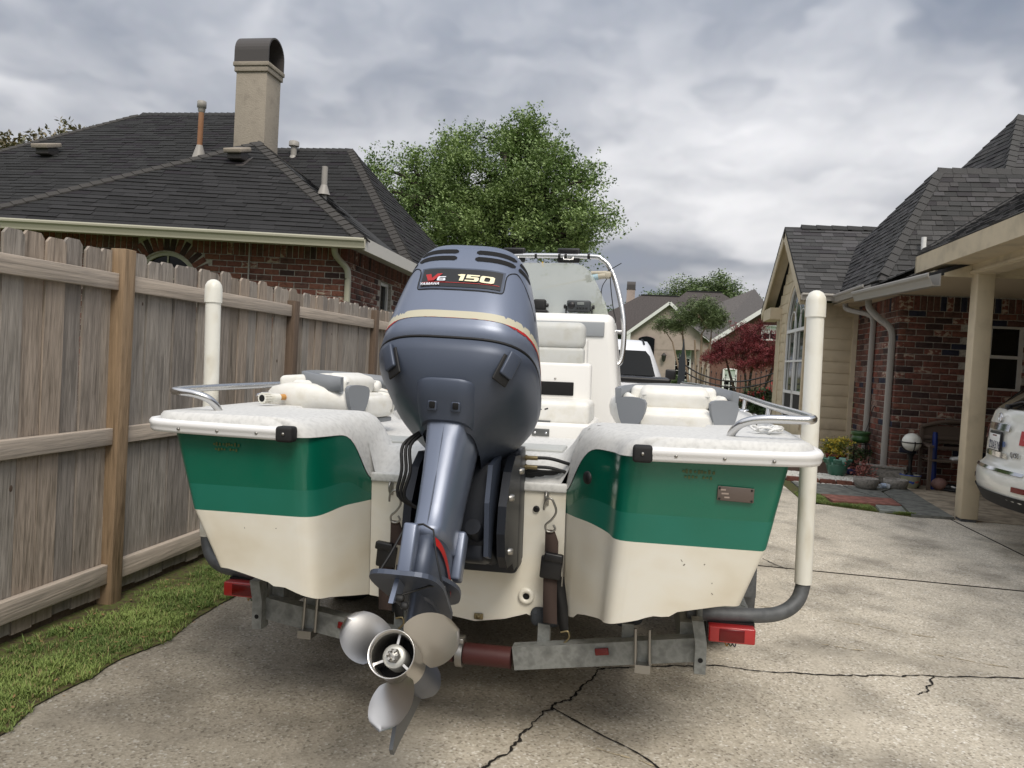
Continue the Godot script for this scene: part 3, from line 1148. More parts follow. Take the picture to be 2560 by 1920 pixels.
	shell.append(Vector2(-0.315, 0.0))
	for i in 17:
		var a := PI - PI * i / 16.0
		shell.append(Vector2(cos(a) * 0.285, 0.22 + sin(a) * 0.285))
	shell.insert(18, Vector2(-0.285, 0.0))
	shell.append(Vector2(0.285, 0.0))
	shell.append(Vector2(0.315, 0.0))
	var sb := MB.new()
	sb.prism(shell, -0.345, 0.345, Transform3D(Basis(V(0, 0, -1), Vector3.UP, V(1, 0, 0)), V(-7.62, 6.785, -13.77)))
	obj("chimney_shroud", sb, M["chimney_metal"], chimney)
	var cf := MB.new()
	cf.box(V(-7.70, 7.0, -13.77), V(0.25, 0.42, 0.40))
	obj("flue_liner", cf, M["dark_inside"], chimney)
	# pipes and vents
	var fp := MB.new()
	fp.lathe([Vector2(0.17, 5.02), Vector2(0.065, 5.36), Vector2(0.06, 5.38)], 14, Transform3D(Basis(), V(-8.98, 0, -14.05)))
	var flue := obj("flue_pipe", fp, M["gutter_grey"], h)
	var f2 := MB.new()
	f2.tube([V(-8.98, 5.36, -14.05), V(-8.97, 6.1, -14.05)], 0.052, 14)
	mat("rust_pipe", Color(0.60, 0.45, 0.34), 0.8)
	textured(M["rust_pipe"], tex(noise(0.008, 4), 256, [0.0, 0.5, 0.65, 1.0], [Color(1, 1, 1), Color(0.95, 0.9, 0.85), Color(0.7, 0.45, 0.3), Color(0.5, 0.28, 0.17)]))
	tri_map(M["rust_pipe"], V(1.0, 0.45, 1.0))
	obj("pipe", f2, M["rust_pipe"], flue)
	var f3 := MB.new()
	f3.lathe([Vector2(0.05, 6.02), Vector2(0.07, 6.06), Vector2(0.07, 6.11), Vector2(0.088, 6.12), Vector2(0.088, 6.24), Vector2(0.075, 6.25)], 14, Transform3D(Basis(), V(-8.97, 0, -14.05)))
	obj("pipe_cap", f3, M["gutter_grey"], flue)
	for p: Array in [[V(-7.82, 5.55, -15.75), 0.35, 0.065], [V(-5.35, 4.05, -11.9), 0.40, 0.048]]:
		var q := MB.new()
		q.tube([p[0] - V(0, 0.35, 0), p[0] + V(0, p[1], 0)], p[2], 12)
		q.lathe([Vector2(p[2] * 2.2, -0.06), Vector2(p[2] * 1.05, 0.1)], 12, Transform3D(Basis(), p[0]), false)
		if p[2] > 0.06:
			q.lathe([Vector2(0.11, 0.30), Vector2(0.11, 0.40), Vector2(0.06, 0.42)], 12, Transform3D(Basis(), p[0]))
		obj("vent_pipe", q, M["gutter_grey"], h)
	roof_vent(h, V(-6.42, 4.29, -11.09), fn)
	roof_vent(h, V(-12.3, 5.08, -13.95), V(0, 0.81, 0.59), 1.25)


# an arched frame: centre of the arch at the origin, legs going down
func arch_frame(r: float, leg: float, w: float, d: float) -> MB:
	var out := PackedVector2Array()
	out.append(Vector2(r, -leg))
	for i in 19:
		var a := PI * i / 18.0
		out.append(Vector2(cos(a) * r, sin(a) * r))
	out.append(Vector2(-r, -leg))
	out.append(Vector2(-r + w, -leg))
	for i in 19:
		var a := PI - PI * i / 18.0
		out.append(Vector2(cos(a) * (r - w), sin(a) * (r - w)))
	out.append(Vector2(r - w, -leg))
	var m := MB.new()
	m.prism(out, -d * 0.5, d * 0.5)
	return m


func arch_pane(r: float, leg: float) -> MB:
	var out := PackedVector2Array()
	out.append(Vector2(r, -leg))
	for i in 19:
		var a := PI * i / 18.0
		out.append(Vector2(cos(a) * r, sin(a) * r))
	out.append(Vector2(-r, -leg))
	var m := MB.new()
	m.prism(out, -0.006, 0.006)
	return m


# ---------------------------------------------------------------- the house on the right, with its carport
func build_right_house() -> void:
	var h := thing("carport_house", "brick and cream siding house with arched window, grey shingle roof and open carport", "house")
	var r := RandomNumberGenerator.new()
	r.seed = 19
	var kinds := ["brick_red", "brick_brown", "brick_brown", "brick_red", "brick_patched", "brick_dark", "brick_navy", "brick_brown", "brick_red", "brick_patched", "brick_brown", "brick_rust"]
	var bricks := []
	var oc := V(3.53, 0, -11.8)
	# the wall under the carport has a window at u 1.14 to 1.66
	lay_bricks(bricks, oc, V(1, 0, 0), 5.0, 2.71, 0.236, 0.0885, 0.215, kinds, r, func(u: float, v: float, half: float) -> bool:
		return u > 0.93 - half + 0.01 and u < 1.66 + half - 0.01 and v > 1.40 and v < 2.34, func(u: float, v: float) -> bool:
		return u < 2.0 and v > 0.05)
	lay_bricks(bricks, V(3.53, 0, -14.0), V(0, 0, 1), 2.2, 2.71, 0.236, 0.0885, 0.215, kinds, r, func(_u: float, _v: float, _h: float) -> bool:
		return false, func(_u: float, v: float) -> bool:
		return v > 0.2)
	finish_bricks(bricks, h)
	mortar_wall(h, "carport_wall", oc, V(1, 0, 0), 5.0, 2.74, [Rect2(0.93, 1.40, 0.73, 0.94)])
	mortar_wall(h, "side_wall", V(3.53, 0, -14.0), V(0, 0, 1), 2.2, 2.74, [])
	# window under the carport
	var w := MB.new()
	var wc := V(4.825, 1.87, -11.87)
	for s: Array in [[V(-0.34, 0, 0), V(0.05, 0.94, 0.05)], [V(0.34, 0, 0), V(0.05, 0.94, 0.05)], [V(0, 0.445, 0), V(0.63, 0.05, 0.05)], [V(0, -0.445, 0), V(0.63, 0.05, 0.05)], [V(0, 0.02, 0), V(0.63, 0.045, 0.045)]]:
		w.box(wc + s[0], s[1])
	var wo := obj("window", w, M["fascia"], h)
	var g := MB.new()
	g.box(wc - V(0, 0, 0.015), V(0.64, 0.86, 0.01))
	obj("pane", g, M["dark_glass"], wo)
	var mb := MB.new()
	mb.box(wc + V(-0.05, 0.24, 0.0), V(0.02, 0.40, 0.02))
	obj("glazing_bar", mb, M["fascia"], wo)

	# cream lap siding, one board at a time
	var pitch := 0.196
	for j in 15:
		var y := j * pitch
		if y > 2.62:
			continue
		var b := MB.new()
		var tilt := Basis(Vector3.RIGHT, -0.055)
		b.rbox(V(3.14, y + pitch * 0.5, -14.01), V(0.76, pitch + 0.02, 0.012), 0.003, tilt, 1)
		obj("siding_board", b, M["siding"], h)
	for j in 27:
		var y := j * pitch
		var zc := -15.435
		var half := 1.435
		if y > 2.62:
			# the gable: boards shorten towards the apex at z -15.7, y 4.33
			var t := clampf((4.25 - (y + pitch * 0.5)) / 1.45, 0, 1)
			zc = lerpf(-15.7, -15.6, t)
			half = 1.8 * t - 0.05
		if half < 0.06:
			continue
		var tilt := Basis(Vector3.UP, -PI / 2) * Basis(Vector3.RIGHT, -0.055)
		# leave the window opening free
		var segs := [[zc - half, zc + half]]
		var vy := y + pitch * 0.5
		var open := 0.0
		if vy > 0.5 and vy < 2.33:
			open = 1.0
		elif vy >= 2.33 and vy < 3.32:
			open = sqrt(maxf(0.0, 1.0 - (vy - 2.33) * (vy - 2.33)))
		if open > 0.05:
			segs = [[zc - half, -15.2 - open], [-15.2 + open, zc + half]]
		for s: Array in segs:
			if s[1] - s[0] < 0.03:
				continue
			var b := MB.new()
			b.rbox(V(2.74, vy, (s[0] + s[1]) * 0.5), V(s[1] - s[0], pitch + 0.02, 0.012), 0.003, tilt, 1)
			obj("siding_board", b, M["siding"], h)
	var core := MB.new()
	core.box(V(3.0, 1.35, -17.5), V(0.3, 2.7, 1.28))
	core.box(V(3.14, 1.35, -14.10), V(0.74, 2.7, 0.14))
	core.box(V(2.86, 0.25, -15.435), V(0.14, 0.5, 2.8))
	core.box(V(2.95, 1.5, -15.4), V(0.06, 3.0, 2.0))
	obj("siding_wall", core, M["siding"], h)
	var ct := MB.new()
	for c: Array in [[V(2.735, 1.36, -14.0), V(0.04, 2.72, 0.075)], [V(3.49, 1.36, -13.985), V(0.075, 2.72, 0.03)], [V(2.735, 1.36, -16.85), V(0.04, 2.72, 0.09)]]:
		ct.box(c[0], c[1])
	obj("corner_trim", ct, M["cream_trim"], h)
	# the tall arched window
	var turn := Basis(V(0, 0, 1), V(0, 1, 0), V(-1, 0, 0))
	var wx := Transform3D(turn, V(2.735, 2.33, -15.2))
	var ar := obj("arched_window", arch_frame(1.0, 1.8, 0.085, 0.05), M["cream_trim"], h)
	ar.transform = wx
	var inner := obj("sash_frame", arch_frame(0.92, 1.8, 0.045, 0.035), M["white_paint"], ar)
	inner.position.z = -0.012
	var pane := obj("pane", arch_pane(0.9, 1.8), M["green_glass"], ar)
	pane.position.z = -0.04
	var bars := MB.new()
	for c: Array in [[V(0, 0.0, -0.012), V(1.8, 0.06, 0.035)], [V(0, -0.9, -0.012), V(0.06, 1.75, 0.035)], [V(0, -1.17, -0.012), V(1.8, 0.055, 0.035)], [V(0, -0.58, -0.014), V(1.75, 0.035, 0.03)]]:
		bars.box(c[0], c[1])
	obj("mullion", bars, M["white_paint"], ar)
	var scr := MB.new()
	scr.box(V(-0.45, -1.5, -0.025), V(0.80, 0.6, 0.008))
	scr.box(V(0.45, -1.5, -0.025), V(0.80, 0.6, 0.008))
	obj("insect_screen", scr, M["rubber"], ar)
	for x: float in [-0.68, -0.24, 0.24, 0.68]:
		var b := MB.new()
		b.box(V(x, -0.58, -0.03), V(0.012, 1.1, 0.012))
		obj("glazing_bar", b, M["white_paint"], ar)
	for k in 3:
		var b := MB.new()
		var pts := []
		for i in 13:
			var a := PI * i / 12.0
			pts.append(V((k - 1) * 0.45 + cos(a) * 0.30, sin(a) * (0.55 if k == 1 else 0.36) + 0.02, -0.03))
		b.tube(pts, 0.009, 6)
		obj("glazing_bar", b, M["white_paint"], ar)

	# gable roof of the wing
	var e0 := V(2.50, 2.87, -13.6)
	var rg := V(2.50, 4.36, -15.72)
	var e1 := V(2.50, 2.88, -18.2)
	roof_face(h, [e0, e0 + V(3.4, 0, 0), rg + V(3.4, 0, 0), rg], V(1, 0, 0), "grey_shingle", 0.147, 0.25, 75, 31)
	roof_face(h, [e1 + V(3.4, 0, 0), e1, rg, rg + V(3.4, 0, 0)], V(1, 0, 0), "grey_shingle", 0.155, 0.34, 0, 32)
	ridge_caps(h, rg + V(0.3, 0.02, 0), rg + V(1.9, 0.02, 0), V(0, 0.82, 0.57), V(0, 0.82, -0.57), "roof_felt", 0.15, 0.28)
	# barge boards and the soffit behind them
	var bb := MB.new()
	for s: Array in [[e0, rg], [e1, rg]]:
		var d: Vector3 = (s[1] - s[0]).normalized()
		var up := d.cross(V(1, 0, 0))
		up = up if up.y > 0 else -up
		bb.bar(s[0] - up * 0.14 + V(0.012, 0, 0), s[1] - up * 0.14 + V(0.012, 0, 0), 0.024, 0.17, up)
		bb.bar(s[0] - up * 0.10 + V(0.13, 0, 0), s[1] - up * 0.10 + V(0.13, 0, 0), 0.22, 0.02, up)
	obj("barge_board", bb, M["cream_trim"], h)
	var rb := MB.new()
	rb.box(V(2.63, 2.76, -17.35), V(0.25, 0.24, 1.0))
	obj("cornice_return", rb, M["cream_trim"], h)
	var fr := MB.new()
	fr.box(V(2.66, 2.79, -13.80), V(0.22, 0.16, 0.34))
	obj("cornice_return", fr, M["cream_trim"], h)
	gutter_run(h, V(2.50, 2.86, -13.6), V(3.12, 2.86, -13.6), V(0, 0, 1), "gutter_grey", 0.11, 0.11)

	# main hipped roof
	var c0 := V(3.1, 2.85, -11.4)
	var pk := V(4.086, 4.644, -12.386)
	var fc := V(3.1, 2.85, -18.82)
	roof_face(h, [fc, c0, pk], V(0, 0, 1), "grey_shingle", 0.092, 0.17, 60, 33)
	roof_face(h, [c0, c0 + V(6, 0, 0), pk + V(5, 0, 0), pk], V(1, 0, 0), "grey_shingle", 0.09, 0.17, 110, 34)
	var p1 := V(-0.876, 0.482, 0)
	var p2 := V(0, 0.482, 0.876)
	ridge_caps(h, c0 + V(0.05, 0.1, -0.05), pk, p1, p2, "grey_ridge_cap", 0.11, 0.13)
	ridge_caps(h, pk, pk + V(1.6, 0, 0), p2, V(0, 0.48, -0.87), "grey_ridge_cap", 0.10, 0.2)
	# a second, higher hip behind it
	var t := V(6.0, 6.12, -14.5)
	var n := V(5.25, 4.30, -13.15)
	var f := V(4.64, 4.30, -17.2)
	roof_face(h, [f, n, t], n - f, "grey_shingle", 0.10, 0.2, 0, 35)
	roof_face(h, [n, n + V(5, 0, 0), t + V(5, 0, 0), t], V(1, 0, 0), "grey_shingle", 0.10, 0.2, 0, 36)
	ridge_caps(h, n, t, V(-0.9, 0.43, 0), V(0, 0.55, 0.83), "grey_ridge_cap", 0.13, 0.14)
	gutter_run(h, V(3.1, 2.85, -13.72), V(3.1, 2.83, -11.72), V(-1, 0, 0), "gutter_grey", 0.12, 0.12)
	# porch roof between house and carport
	roof_face(h, [V(3.1, 2.79, -12.3), V(3.1, 2.69, -9.05), V(4.2, 3.10, -9.05), V(4.2, 3.20, -12.3)], V(0, -0.031, 1), "grey_shingle", 0.10, 0.2, 0, 37)
	ridge_caps(h, V(3.12, 2.80, -11.6), V(3.6, 3.06, -10.9), V(-0.4, 0.9, 0), V(0, 0.9, -0.4), "grey_ridge_cap", 0.10, 0.14)
	gutter_run(h, V(3.1, 2.77, -12.25), V(3.1, 2.665, -9.05), V(-1, 0, 0), "gutter_grey", 0.14, 0.14)
	var ec := MB.new()
	ec.prism(PackedVector2Array([Vector2(3.13, 2.63), Vector2(4.2, 2.63), Vector2(4.2, 3.06), Vector2(3.13, 2.67)]), -9.055, -9.03)
	obj("end_board", ec, M["cream_trim"], h)
	# carport roof: hipped at its far end
	var k0 := V(3.1, 2.97, -9.9)
	roof_face(h, [k0, V(3.1, 2.97, 1.5), V(5.6, 4.55, 1.5), V(5.6, 4.55, -12.4)], V(0, 0, 1), "grey_shingle", 0.11, 0.2, 55, 38)
	ridge_caps(h, k0 + V(0.12, 0.09, -0.12), V(5.6, 4.55, -12.4), V(-0.53, 0.85, 0), V(0, 0.85, -0.53), "grey_ridge_cap", 0.10, 0.15)
	var fb := MB.new()
	fb.box(V(3.115, 2.865, -4.2), V(0.03, 0.20, 11.4))
	fb.box(V(4.6, 2.865, -9.9), V(3.0, 0.20, 0.03))
	obj("fascia", fb, M["cream_trim"], h)
	var so := MB.new()
	so.box(V(3.27, 2.775, -4.2), V(0.28, 0.02, 11.4))
	obj("soffit", so, M["cream_trim"], h)
	var ceil := MB.new()
	ceil.box(V(6.0, 2.80, -4.3), V(4.8, 0.03, 11.2))
	ceil.box(V(5.9, 2.725, -10.55), V(5.55, 0.02, 2.45))
	ceil.box(V(3.31, 2.715, -12.9), V(0.42, 0.02, 2.2))
	obj("carport_ceiling", ceil, M["soffit"], h)
	var bm := MB.new()
	bm.box(V(3.5, 2.73, -4.0), V(0.20, 0.15, 10.4))
	bm.box(V(3.5, 2.68, -4.0), V(0.24, 0.03, 10.44))
	bm.box(V(6.3, 2.73, -9.1), V(5.4, 0.13, 0.2))
	obj("beam", bm, M["cream_trim"], h)
	var ps := MB.new()
	ps.rbox(V(3.503, 1.345, -9.0), V(0.175, 2.63, 0.175), 0.008, Basis.IDENTITY, 1)
	var post := obj("carport_post", ps, M["cream_trim"], h)
	var pb := MB.new()
	pb.box(V(3.503, 0.015, -9.0), V(0.15, 0.03, 0.15))
	obj("post_base", pb, M["dull_zinc"], post)
	# the far walls of the carport
	var bw := MB.new()
	bw.box(V(8.45, 1.4, -5.0), V(0.2, 2.8, 13.5))
	obj("carport_end_wall", bw, M["siding"], h)
	# downspouts
	spout(h, [V(3.17, 2.64, -12.08), V(3.19, 2.52, -12.07), V(3.30, 2.38, -12.0), V(3.44, 2.25, -11.93), V(3.485, 2.1, -11.92), V(3.485, 1.8, -11.92), V(3.485, 0.12, -11.92)], "gutter_grey", 0.085, 0.075)
	spout(h, [V(3.17, 2.73, -13.45), V(3.19, 2.63, -13.43), V(3.28, 2.56, -13.2), V(3.44, 2.50, -12.98), V(3.485, 2.38, -12.93), V(3.485, 2.0, -12.93), V(3.485, 0.3, -12.93)], "gutter_grey", 0.08, 0.07)
	var vp := MB.new()
	vp.tube([V(3.72, 3.1, -11.6), V(3.715, 3.50, -11.6)], 0.034, 12)
	obj("vent_pipe", vp, M["white_paint"], h)


# ---------------------------------------------------------------- the boat
# its own frame: x to starboard from the keel, y up from the ground, z towards the stern (0 at the sponson ends)
const BOAT := Vector3(-0.585, 0, -2.55)
const LEAN := 0.02


func boat_xf() -> Transform3D:
	return Transform3D(Basis(Vector3.BACK, LEAN), BOAT)


func half_beam(z: float) -> float:
	var zs := [0.1, -1.0, -2.0, -3.2, -4.2, -5.0, -5.6, -6.0, -6.25]
	var hs := [1.165, 1.19, 1.20, 1.18, 1.08, 0.86, 0.56, 0.27, 0.02]
	for i in zs.size() - 1:
		if z >= zs[i + 1]:
			return lerpf(hs[i], hs[i + 1], smoothstep(0, 1, (zs[i] - z) / (zs[i] - zs[i + 1])) * 0.5 + 0.5 * (zs[i] - z) / (zs[i] - zs[i + 1]))
	return 0.0


func sheer(z: float) -> float:
	return 1.22 + 0.0011 * z * z


# height of the deck moulding inside the gunwale
func deck_height(x: float, z: float) -> float:
	var ax := absf(x)
	var hb := half_beam(z)
	var floor_y := 1.09
	if z < -1.75:
		floor_y = lerpf(1.09, 0.76, smoothstep(-1.75, -1.83, z))
	if z < -4.5:
		floor_y = lerpf(0.76, 1.12, smoothstep(-4.5, -4.58, z))
	var g := smoothstep(hb - 0.40, hb - 0.32, ax)
	var inner := -0.432 if x < 0 else 0.337
	var d := ax - absf(inner)
	g = maxf(g, smoothstep(-0.58, -0.50, z) * sqrt(clampf(1.0 - pow(1.0 - clampf(d / 0.115, 0, 1), 2), 0, 1)))
	var low := floor_y
	if z > -0.47:
		low = lerpf(0.97, floor_y, pow(smoothstep(-0.33, -0.47, z), 0.7))
	return lerpf(low, sheer(z), g)


func polyline(pts: Array, t: float) -> Vector2:
	# t counts along the points, evenly per segment
	var s := clampf(t, 0, 1) * (pts.size() - 1)
	var i := mini(int(s), pts.size() - 2)
	return (pts[i] as Vector2).lerp(pts[i + 1], s - i)


func y_on(pts: Array, x: float) -> float:
	for i in pts.size() - 1:
		if x <= pts[i + 1].x:
			return lerpf(pts[i].y, pts[i + 1].y, clampf((x - pts[i].x) / maxf(pts[i + 1].x - pts[i].x, 1e-5), 0, 1))
	return pts[pts.size() - 1].y


# plan of a sponson from its outer corner to the transom: x, z
func sponson_rows(side: float) -> Array:
	var inner := 0.432 if side < 0 else 0.337
	var bottom: Array
	if side < 0:
		bottom = [Vector2(0.432, 0.50), Vector2(0.470, 0.530), Vector2(0.499, 0.556), Vector2(0.54, 0.572), Vector2(0.578, 0.581), Vector2(0.640, 0.603), Vector2(0.684, 0.603), Vector2(0.698, 0.615), Vector2(0.80, 0.640), Vector2(0.869, 0.655), Vector2(0.903, 0.653)]
	else:
		bottom = [Vector2(0.337, 0.495), Vector2(0.385, 0.508), Vector2(0.401, 0.532), Vector2(0.436, 0.548), Vector2(0.52, 0.574), Vector2(0.575, 0.588), Vector2(0.615, 0.598), Vector2(0.666, 0.619), Vector2(0.717, 0.618), Vector2(0.746, 0.639), Vector2(0.895, 0.673), Vector2(0.95, 0.675)]
	var top := []
	var split := []
	var low := []
	var ob: float = bottom[bottom.size() - 1].x
	# outer corner, flat end, rounded inner corner, inner wall
	var plan := []
	for i in 5:
		var a := PI / 2 * i / 4.0
		plan.append(Vector2(1.08 - 0.03 + 0.03 * cos(a), -0.03 + 0.03 * sin(a)))
	for i in range(1, 15):
		plan.append(Vector2(lerpf(1.05, 0.62, i / 14.0), 0))
	var k := inner - 0.432
	for p: Vector2 in curve2([Vector2(0.62, 0), Vector2(0.575, -0.008), Vector2(0.545, -0.035), Vector2(0.52, -0.09), Vector2(0.492 + k * 0.4, -0.17), Vector2(0.458 + k * 0.8, -0.26), Vector2(inner, -0.33)], 4, false).slice(1):
		plan.append(p)
	for p: Vector2 in plan:
		var f := clampf((p.x - inner) / (1.08 - inner), 0, 1)
		var yt := 1.145
		var zt := p.y
		if p.y < -0.12:
			yt = lerpf(1.145, 0.965, pow(smoothstep(-0.12, -0.33, p.y), 2.2))
		var ys := 0.864 + 0.018 * smoothstep(-0.02, -0.2, p.y)
		if f > 0.985:
			ys += 0.02 * (f - 0.985) / 0.015
		var xb := lerpf(inner, ob, f)
		top.append(V(side * p.x, yt, zt))
		split.append(V(side * lerpf(p.x, xb, 0.42), ys, zt - 0.01))
		low.append(V(side * xb, y_on(bottom, xb), zt - 0.025))
	return [top, split, low]


func mirror_loft(m: MB, rows: Array, side: float) -> void:
	var a := []
	for r in rows:
		a.append(PackedVector3Array(r))
	if side < 0:
		a.reverse()
	m.loft(a, false)


func mid_row(a: Array, b: Array, t: float, bulge := 0.0) -> Array:
	var out := []
	for i in a.size():
		out.append((a[i] as Vector3).lerp(b[i], t) + V(0, 0, bulge))
	return out


func build_boat() -> void:
	var gel_t := tex(noise(0.006, 5, FastNoiseLite.TYPE_SIMPLEX_SMOOTH, 41), 512, [0.0, 0.4, 0.65, 1.0], [Color(0.93, 0.90, 0.85), Color(0.985, 0.975, 0.955), Color(1, 1, 1), Color(0.97, 0.955, 0.93)])
	var gel := tri_map(textured(mat("gelcoat", Color(0.88, 0.868, 0.825), 0.33), gel_t), V(0.55, 0.8, 0.55))
	gel.clearcoat_enabled = true
	gel.clearcoat = 0.25
	gel.clearcoat_roughness = 0.25
	var flake := noise(0.35, 2, FastNoiseLite.TYPE_SIMPLEX, 13)
	var gt := tex(flake, 512, [0.0, 0.5, 1.0], [Color(0.78, 0.86, 0.84), Color(0.95, 1.0, 0.98), Color(1.0, 1.0, 1.0)])
	var green := tri_map(textured(mat("green_gelcoat", Color(0.02, 0.42, 0.335), 0.28, 0.25), gt, bump(flake, 1.2), 0.12), V(2.2, 2.2, 2.2))
	green.clearcoat_enabled = true
	green.clearcoat = 0.7
	green.clearcoat_roughness = 0.08
	var haze := tri_map(textured(mat("chalky_green", Color(0.09, 0.43, 0.36), 0.42, 0.1), gel_t), V(0.5, 0.5, 0.5))
	haze.clearcoat_enabled = true
	haze.clearcoat = 0.3
	haze.clearcoat_roughness = 0.3
	var ns := noise(0.09, 4, FastNoiseLite.TYPE_SIMPLEX_SMOOTH, 6)
	var deck_t := tex(noise(0.05, 6, FastNoiseLite.TYPE_SIMPLEX_SMOOTH, 16), 512, [0.0, 0.38, 0.55, 1.0], [grey(0.88), grey(0.95), grey(0.985), grey(1.0)])
	var nonskid := tri_map(textured(mat("nonskid", Color(0.83, 0.83, 0.82), 0.6), deck_t, bump(ns, 1.0), 0.08), V(1.6, 1.6, 1.6))
	nonskid.uv1_triplanar_sharpness = 2.0
	mat("rub_white", Color(0.90, 0.90, 0.90), 0.36)
	var b := thing("boat", "green and cream centre console fishing boat with notched stern on a trailer", "boat")
	b.transform = boat_xf()
	var hull := MB.new()
	for side: float in [-1.0, 1.0]:
		var gp := MB.new()
		var gp2 := MB.new()
		var rows := sponson_rows(side)
		mirror_loft(hull, [rows[1], mid_row(rows[1], rows[2], 0.5), rows[2]], side)
		mirror_loft(gp, [mid_row(rows[0], rows[1], -0.04), mid_row(rows[0], rows[1], 0.35), mid_row(rows[0], rows[1], 0.66)], side)
		mirror_loft(gp2, [mid_row(rows[0], rows[1], 0.66), rows[1]], side)
		# underside of the sponson running forward
		var fwd := []
		for p: Vector3 in rows[2]:
			fwd.append(V(p.x, p.y + 0.005, -1.5 + p.z))
		mirror_loft(hull, [rows[2], fwd], side)
		# hull side to the stem
		var st0 := []
		var st1 := []
		var st2 := []
		var st3 := []
		for i in 29:
			var z := -0.03 - 6.2 * i / 28.0
			var hb := half_beam(z) - 0.09
			var n := clampf((-z - 2.5) / 3.75, 0, 1)
			st0.append(V(side * maxf(hb, 0.0), sheer(z) - 0.075, z))
			st1.append(V(side * maxf(hb * 0.945, 0.0), 0.864 + 0.20 * n * n, z))
			st2.append(V(side * maxf(hb * lerpf(0.86, 0.5, n * n), 0.0), 0.664 + 0.32 * n * n, z))
			st3.append(V(0, 0.46 + 0.5 * n * n * n, z))
		st0[0] = rows[0][0]
		st1[0] = rows[1][0]
		st2[0] = rows[2][0]
		mirror_loft(gp, [st0, st1], side)
		obj("green_topside", gp, M["green_gelcoat"], b)
		obj("waterline_band", gp2, M["chalky_green"], b)
		mirror_loft(hull, [st1, st2], side)
		mirror_loft(hull, [st2.slice(3), st3.slice(3)], side)
	# transom between the sponsons, with its keel
	var xs := [-0.432, -0.30, -0.22, -0.119, 0.0, 0.117, 0.2, 0.225, 0.337]
	var ys := [0.50, 0.487, 0.478, 0.451, 0.435, 0.455, 0.482, 0.474, 0.495]
	var tt := PackedVector3Array()
	var tb := PackedVector3Array()
	var tf := PackedVector3Array()
	for i in xs.size():
		tt.append(V(xs[i], 0.99, -0.33))
		tb.append(V(xs[i], ys[i], -0.345))
		tf.append(V(xs[i], ys[i] + 0.01, -2.5))
	hull.loft([tt, tb], false)
	hull.loft([tb, tf], false)
	obj("hull", hull, M["gelcoat"], b)

	# sponson tops, rounded over at every edge
	var deck := MB.new()
	for side: float in [-1.0, 1.0]:
		var inner := 0.432 if side < 0 else 0.337
		var k := inner - 0.432
		var edge := curve2([Vector2(0.62, 0.02), Vector2(0.575, 0.012), Vector2(0.545, -0.015), Vector2(0.52, -0.08), Vector2(0.492 + k * 0.4, -0.17), Vector2(0.458 + k * 0.8, -0.26), Vector2(inner, -0.331)], 5, false)
		var rows := []
		for p: Vector2 in edge:
			# each row runs from the notch edge across to the side of the boat, fanned from the inner corner
			var row := PackedVector3Array()
			var z0 := p.y
			var zt := 0.03 if p.x > 0.60 else z0
			var hb := half_beam(z0)
			for i in 25:
				var f := i / 24.0
				f = f * f * (3 - 2 * f) * 0.6 + f * 0.4
				var x := lerpf(p.x - 0.003, hb, f)
				var yi := 1.150 if z0 > -0.12 else lerpf(1.150, 0.97, pow(smoothstep(-0.12, -0.331, z0), 2.2))
				var q := clampf((x - p.x) / 0.115, 0, 1)
				var y := lerpf(yi, sheer(z0), sqrt(clampf(1 - (1 - q) * (1 - q), 0, 1)))
				var e := clampf((0.04 - (hb - x)) / 0.04, 0, 1)
				y -= 0.035 * (1 - sqrt(maxf(0, 1 - e * e)))
				var zz := z0
				var corner := pow(clampf((x - 1.05) / (hb - 1.05), 0, 1), 2) * smoothstep(-0.16, 0.02, z0)
				row.append(V(side * x, y, zz - 0.085 * corner))
			rows.append(row)
		var tie := PackedVector3Array()
		for p: Vector3 in rows[-1]:
			tie.append(V(p.x, deck_height(p.x, -0.365) - 0.0015, -0.365))
		rows.append(tie)
		# roll the aft edge down behind the rub rail
		var aft := []
		for a: Array in [[0.042, -0.07], [0.040, -0.025], [0.034, -0.010], [0.022, -0.002]]:
			var row := PackedVector3Array()
			for p: Vector3 in rows[0]:
				row.append(V(p.x, maxf(p.y + a[1], minf(p.y, 1.146)), a[0] + (p.z - rows[0][0].z)))
			aft.append(row)
		var all := aft + rows
		if side < 0:
			all.reverse()
		deck.loft(all, false)
	# the rest of the deck moulding
	var grid := []
	var us := PackedFloat32Array()
	for i in 81:
		var s := -1.0 + i / 40.0
		us.append(signf(s) * (1.0 - pow(1.0 - absf(s), 1.35)))
	var z := -0.329
	while z > -6.2:
		var row := PackedVector3Array()
		var hb := half_beam(z)
		for s in us:
			var x := s * hb
			var y := deck_height(x, z)
			var e := clampf((0.04 - (hb - absf(x))) / 0.04, 0, 1)
			y -= 0.035 * (1 - sqrt(maxf(0, 1 - e * e)))
			row.append(V(x, y, z))
		grid.append(row)
		z -= 0.02 if z > -0.62 else (0.04 if z > -2.0 or (z < -4.4 and z > -4.7) else 0.16)
	grid.reverse()
	deck.loft(grid, false)
	obj("deck", deck, M["nonskid"], b)
	# cap along the top of the transom
	var tc := MB.new()
	tc.rbox(V(-0.047, 0.975, -0.334), V(0.775, 0.035, 0.030), 0.008, Basis.IDENTITY, 2)
	obj("transom_cap", tc, M["nonskid"], b)

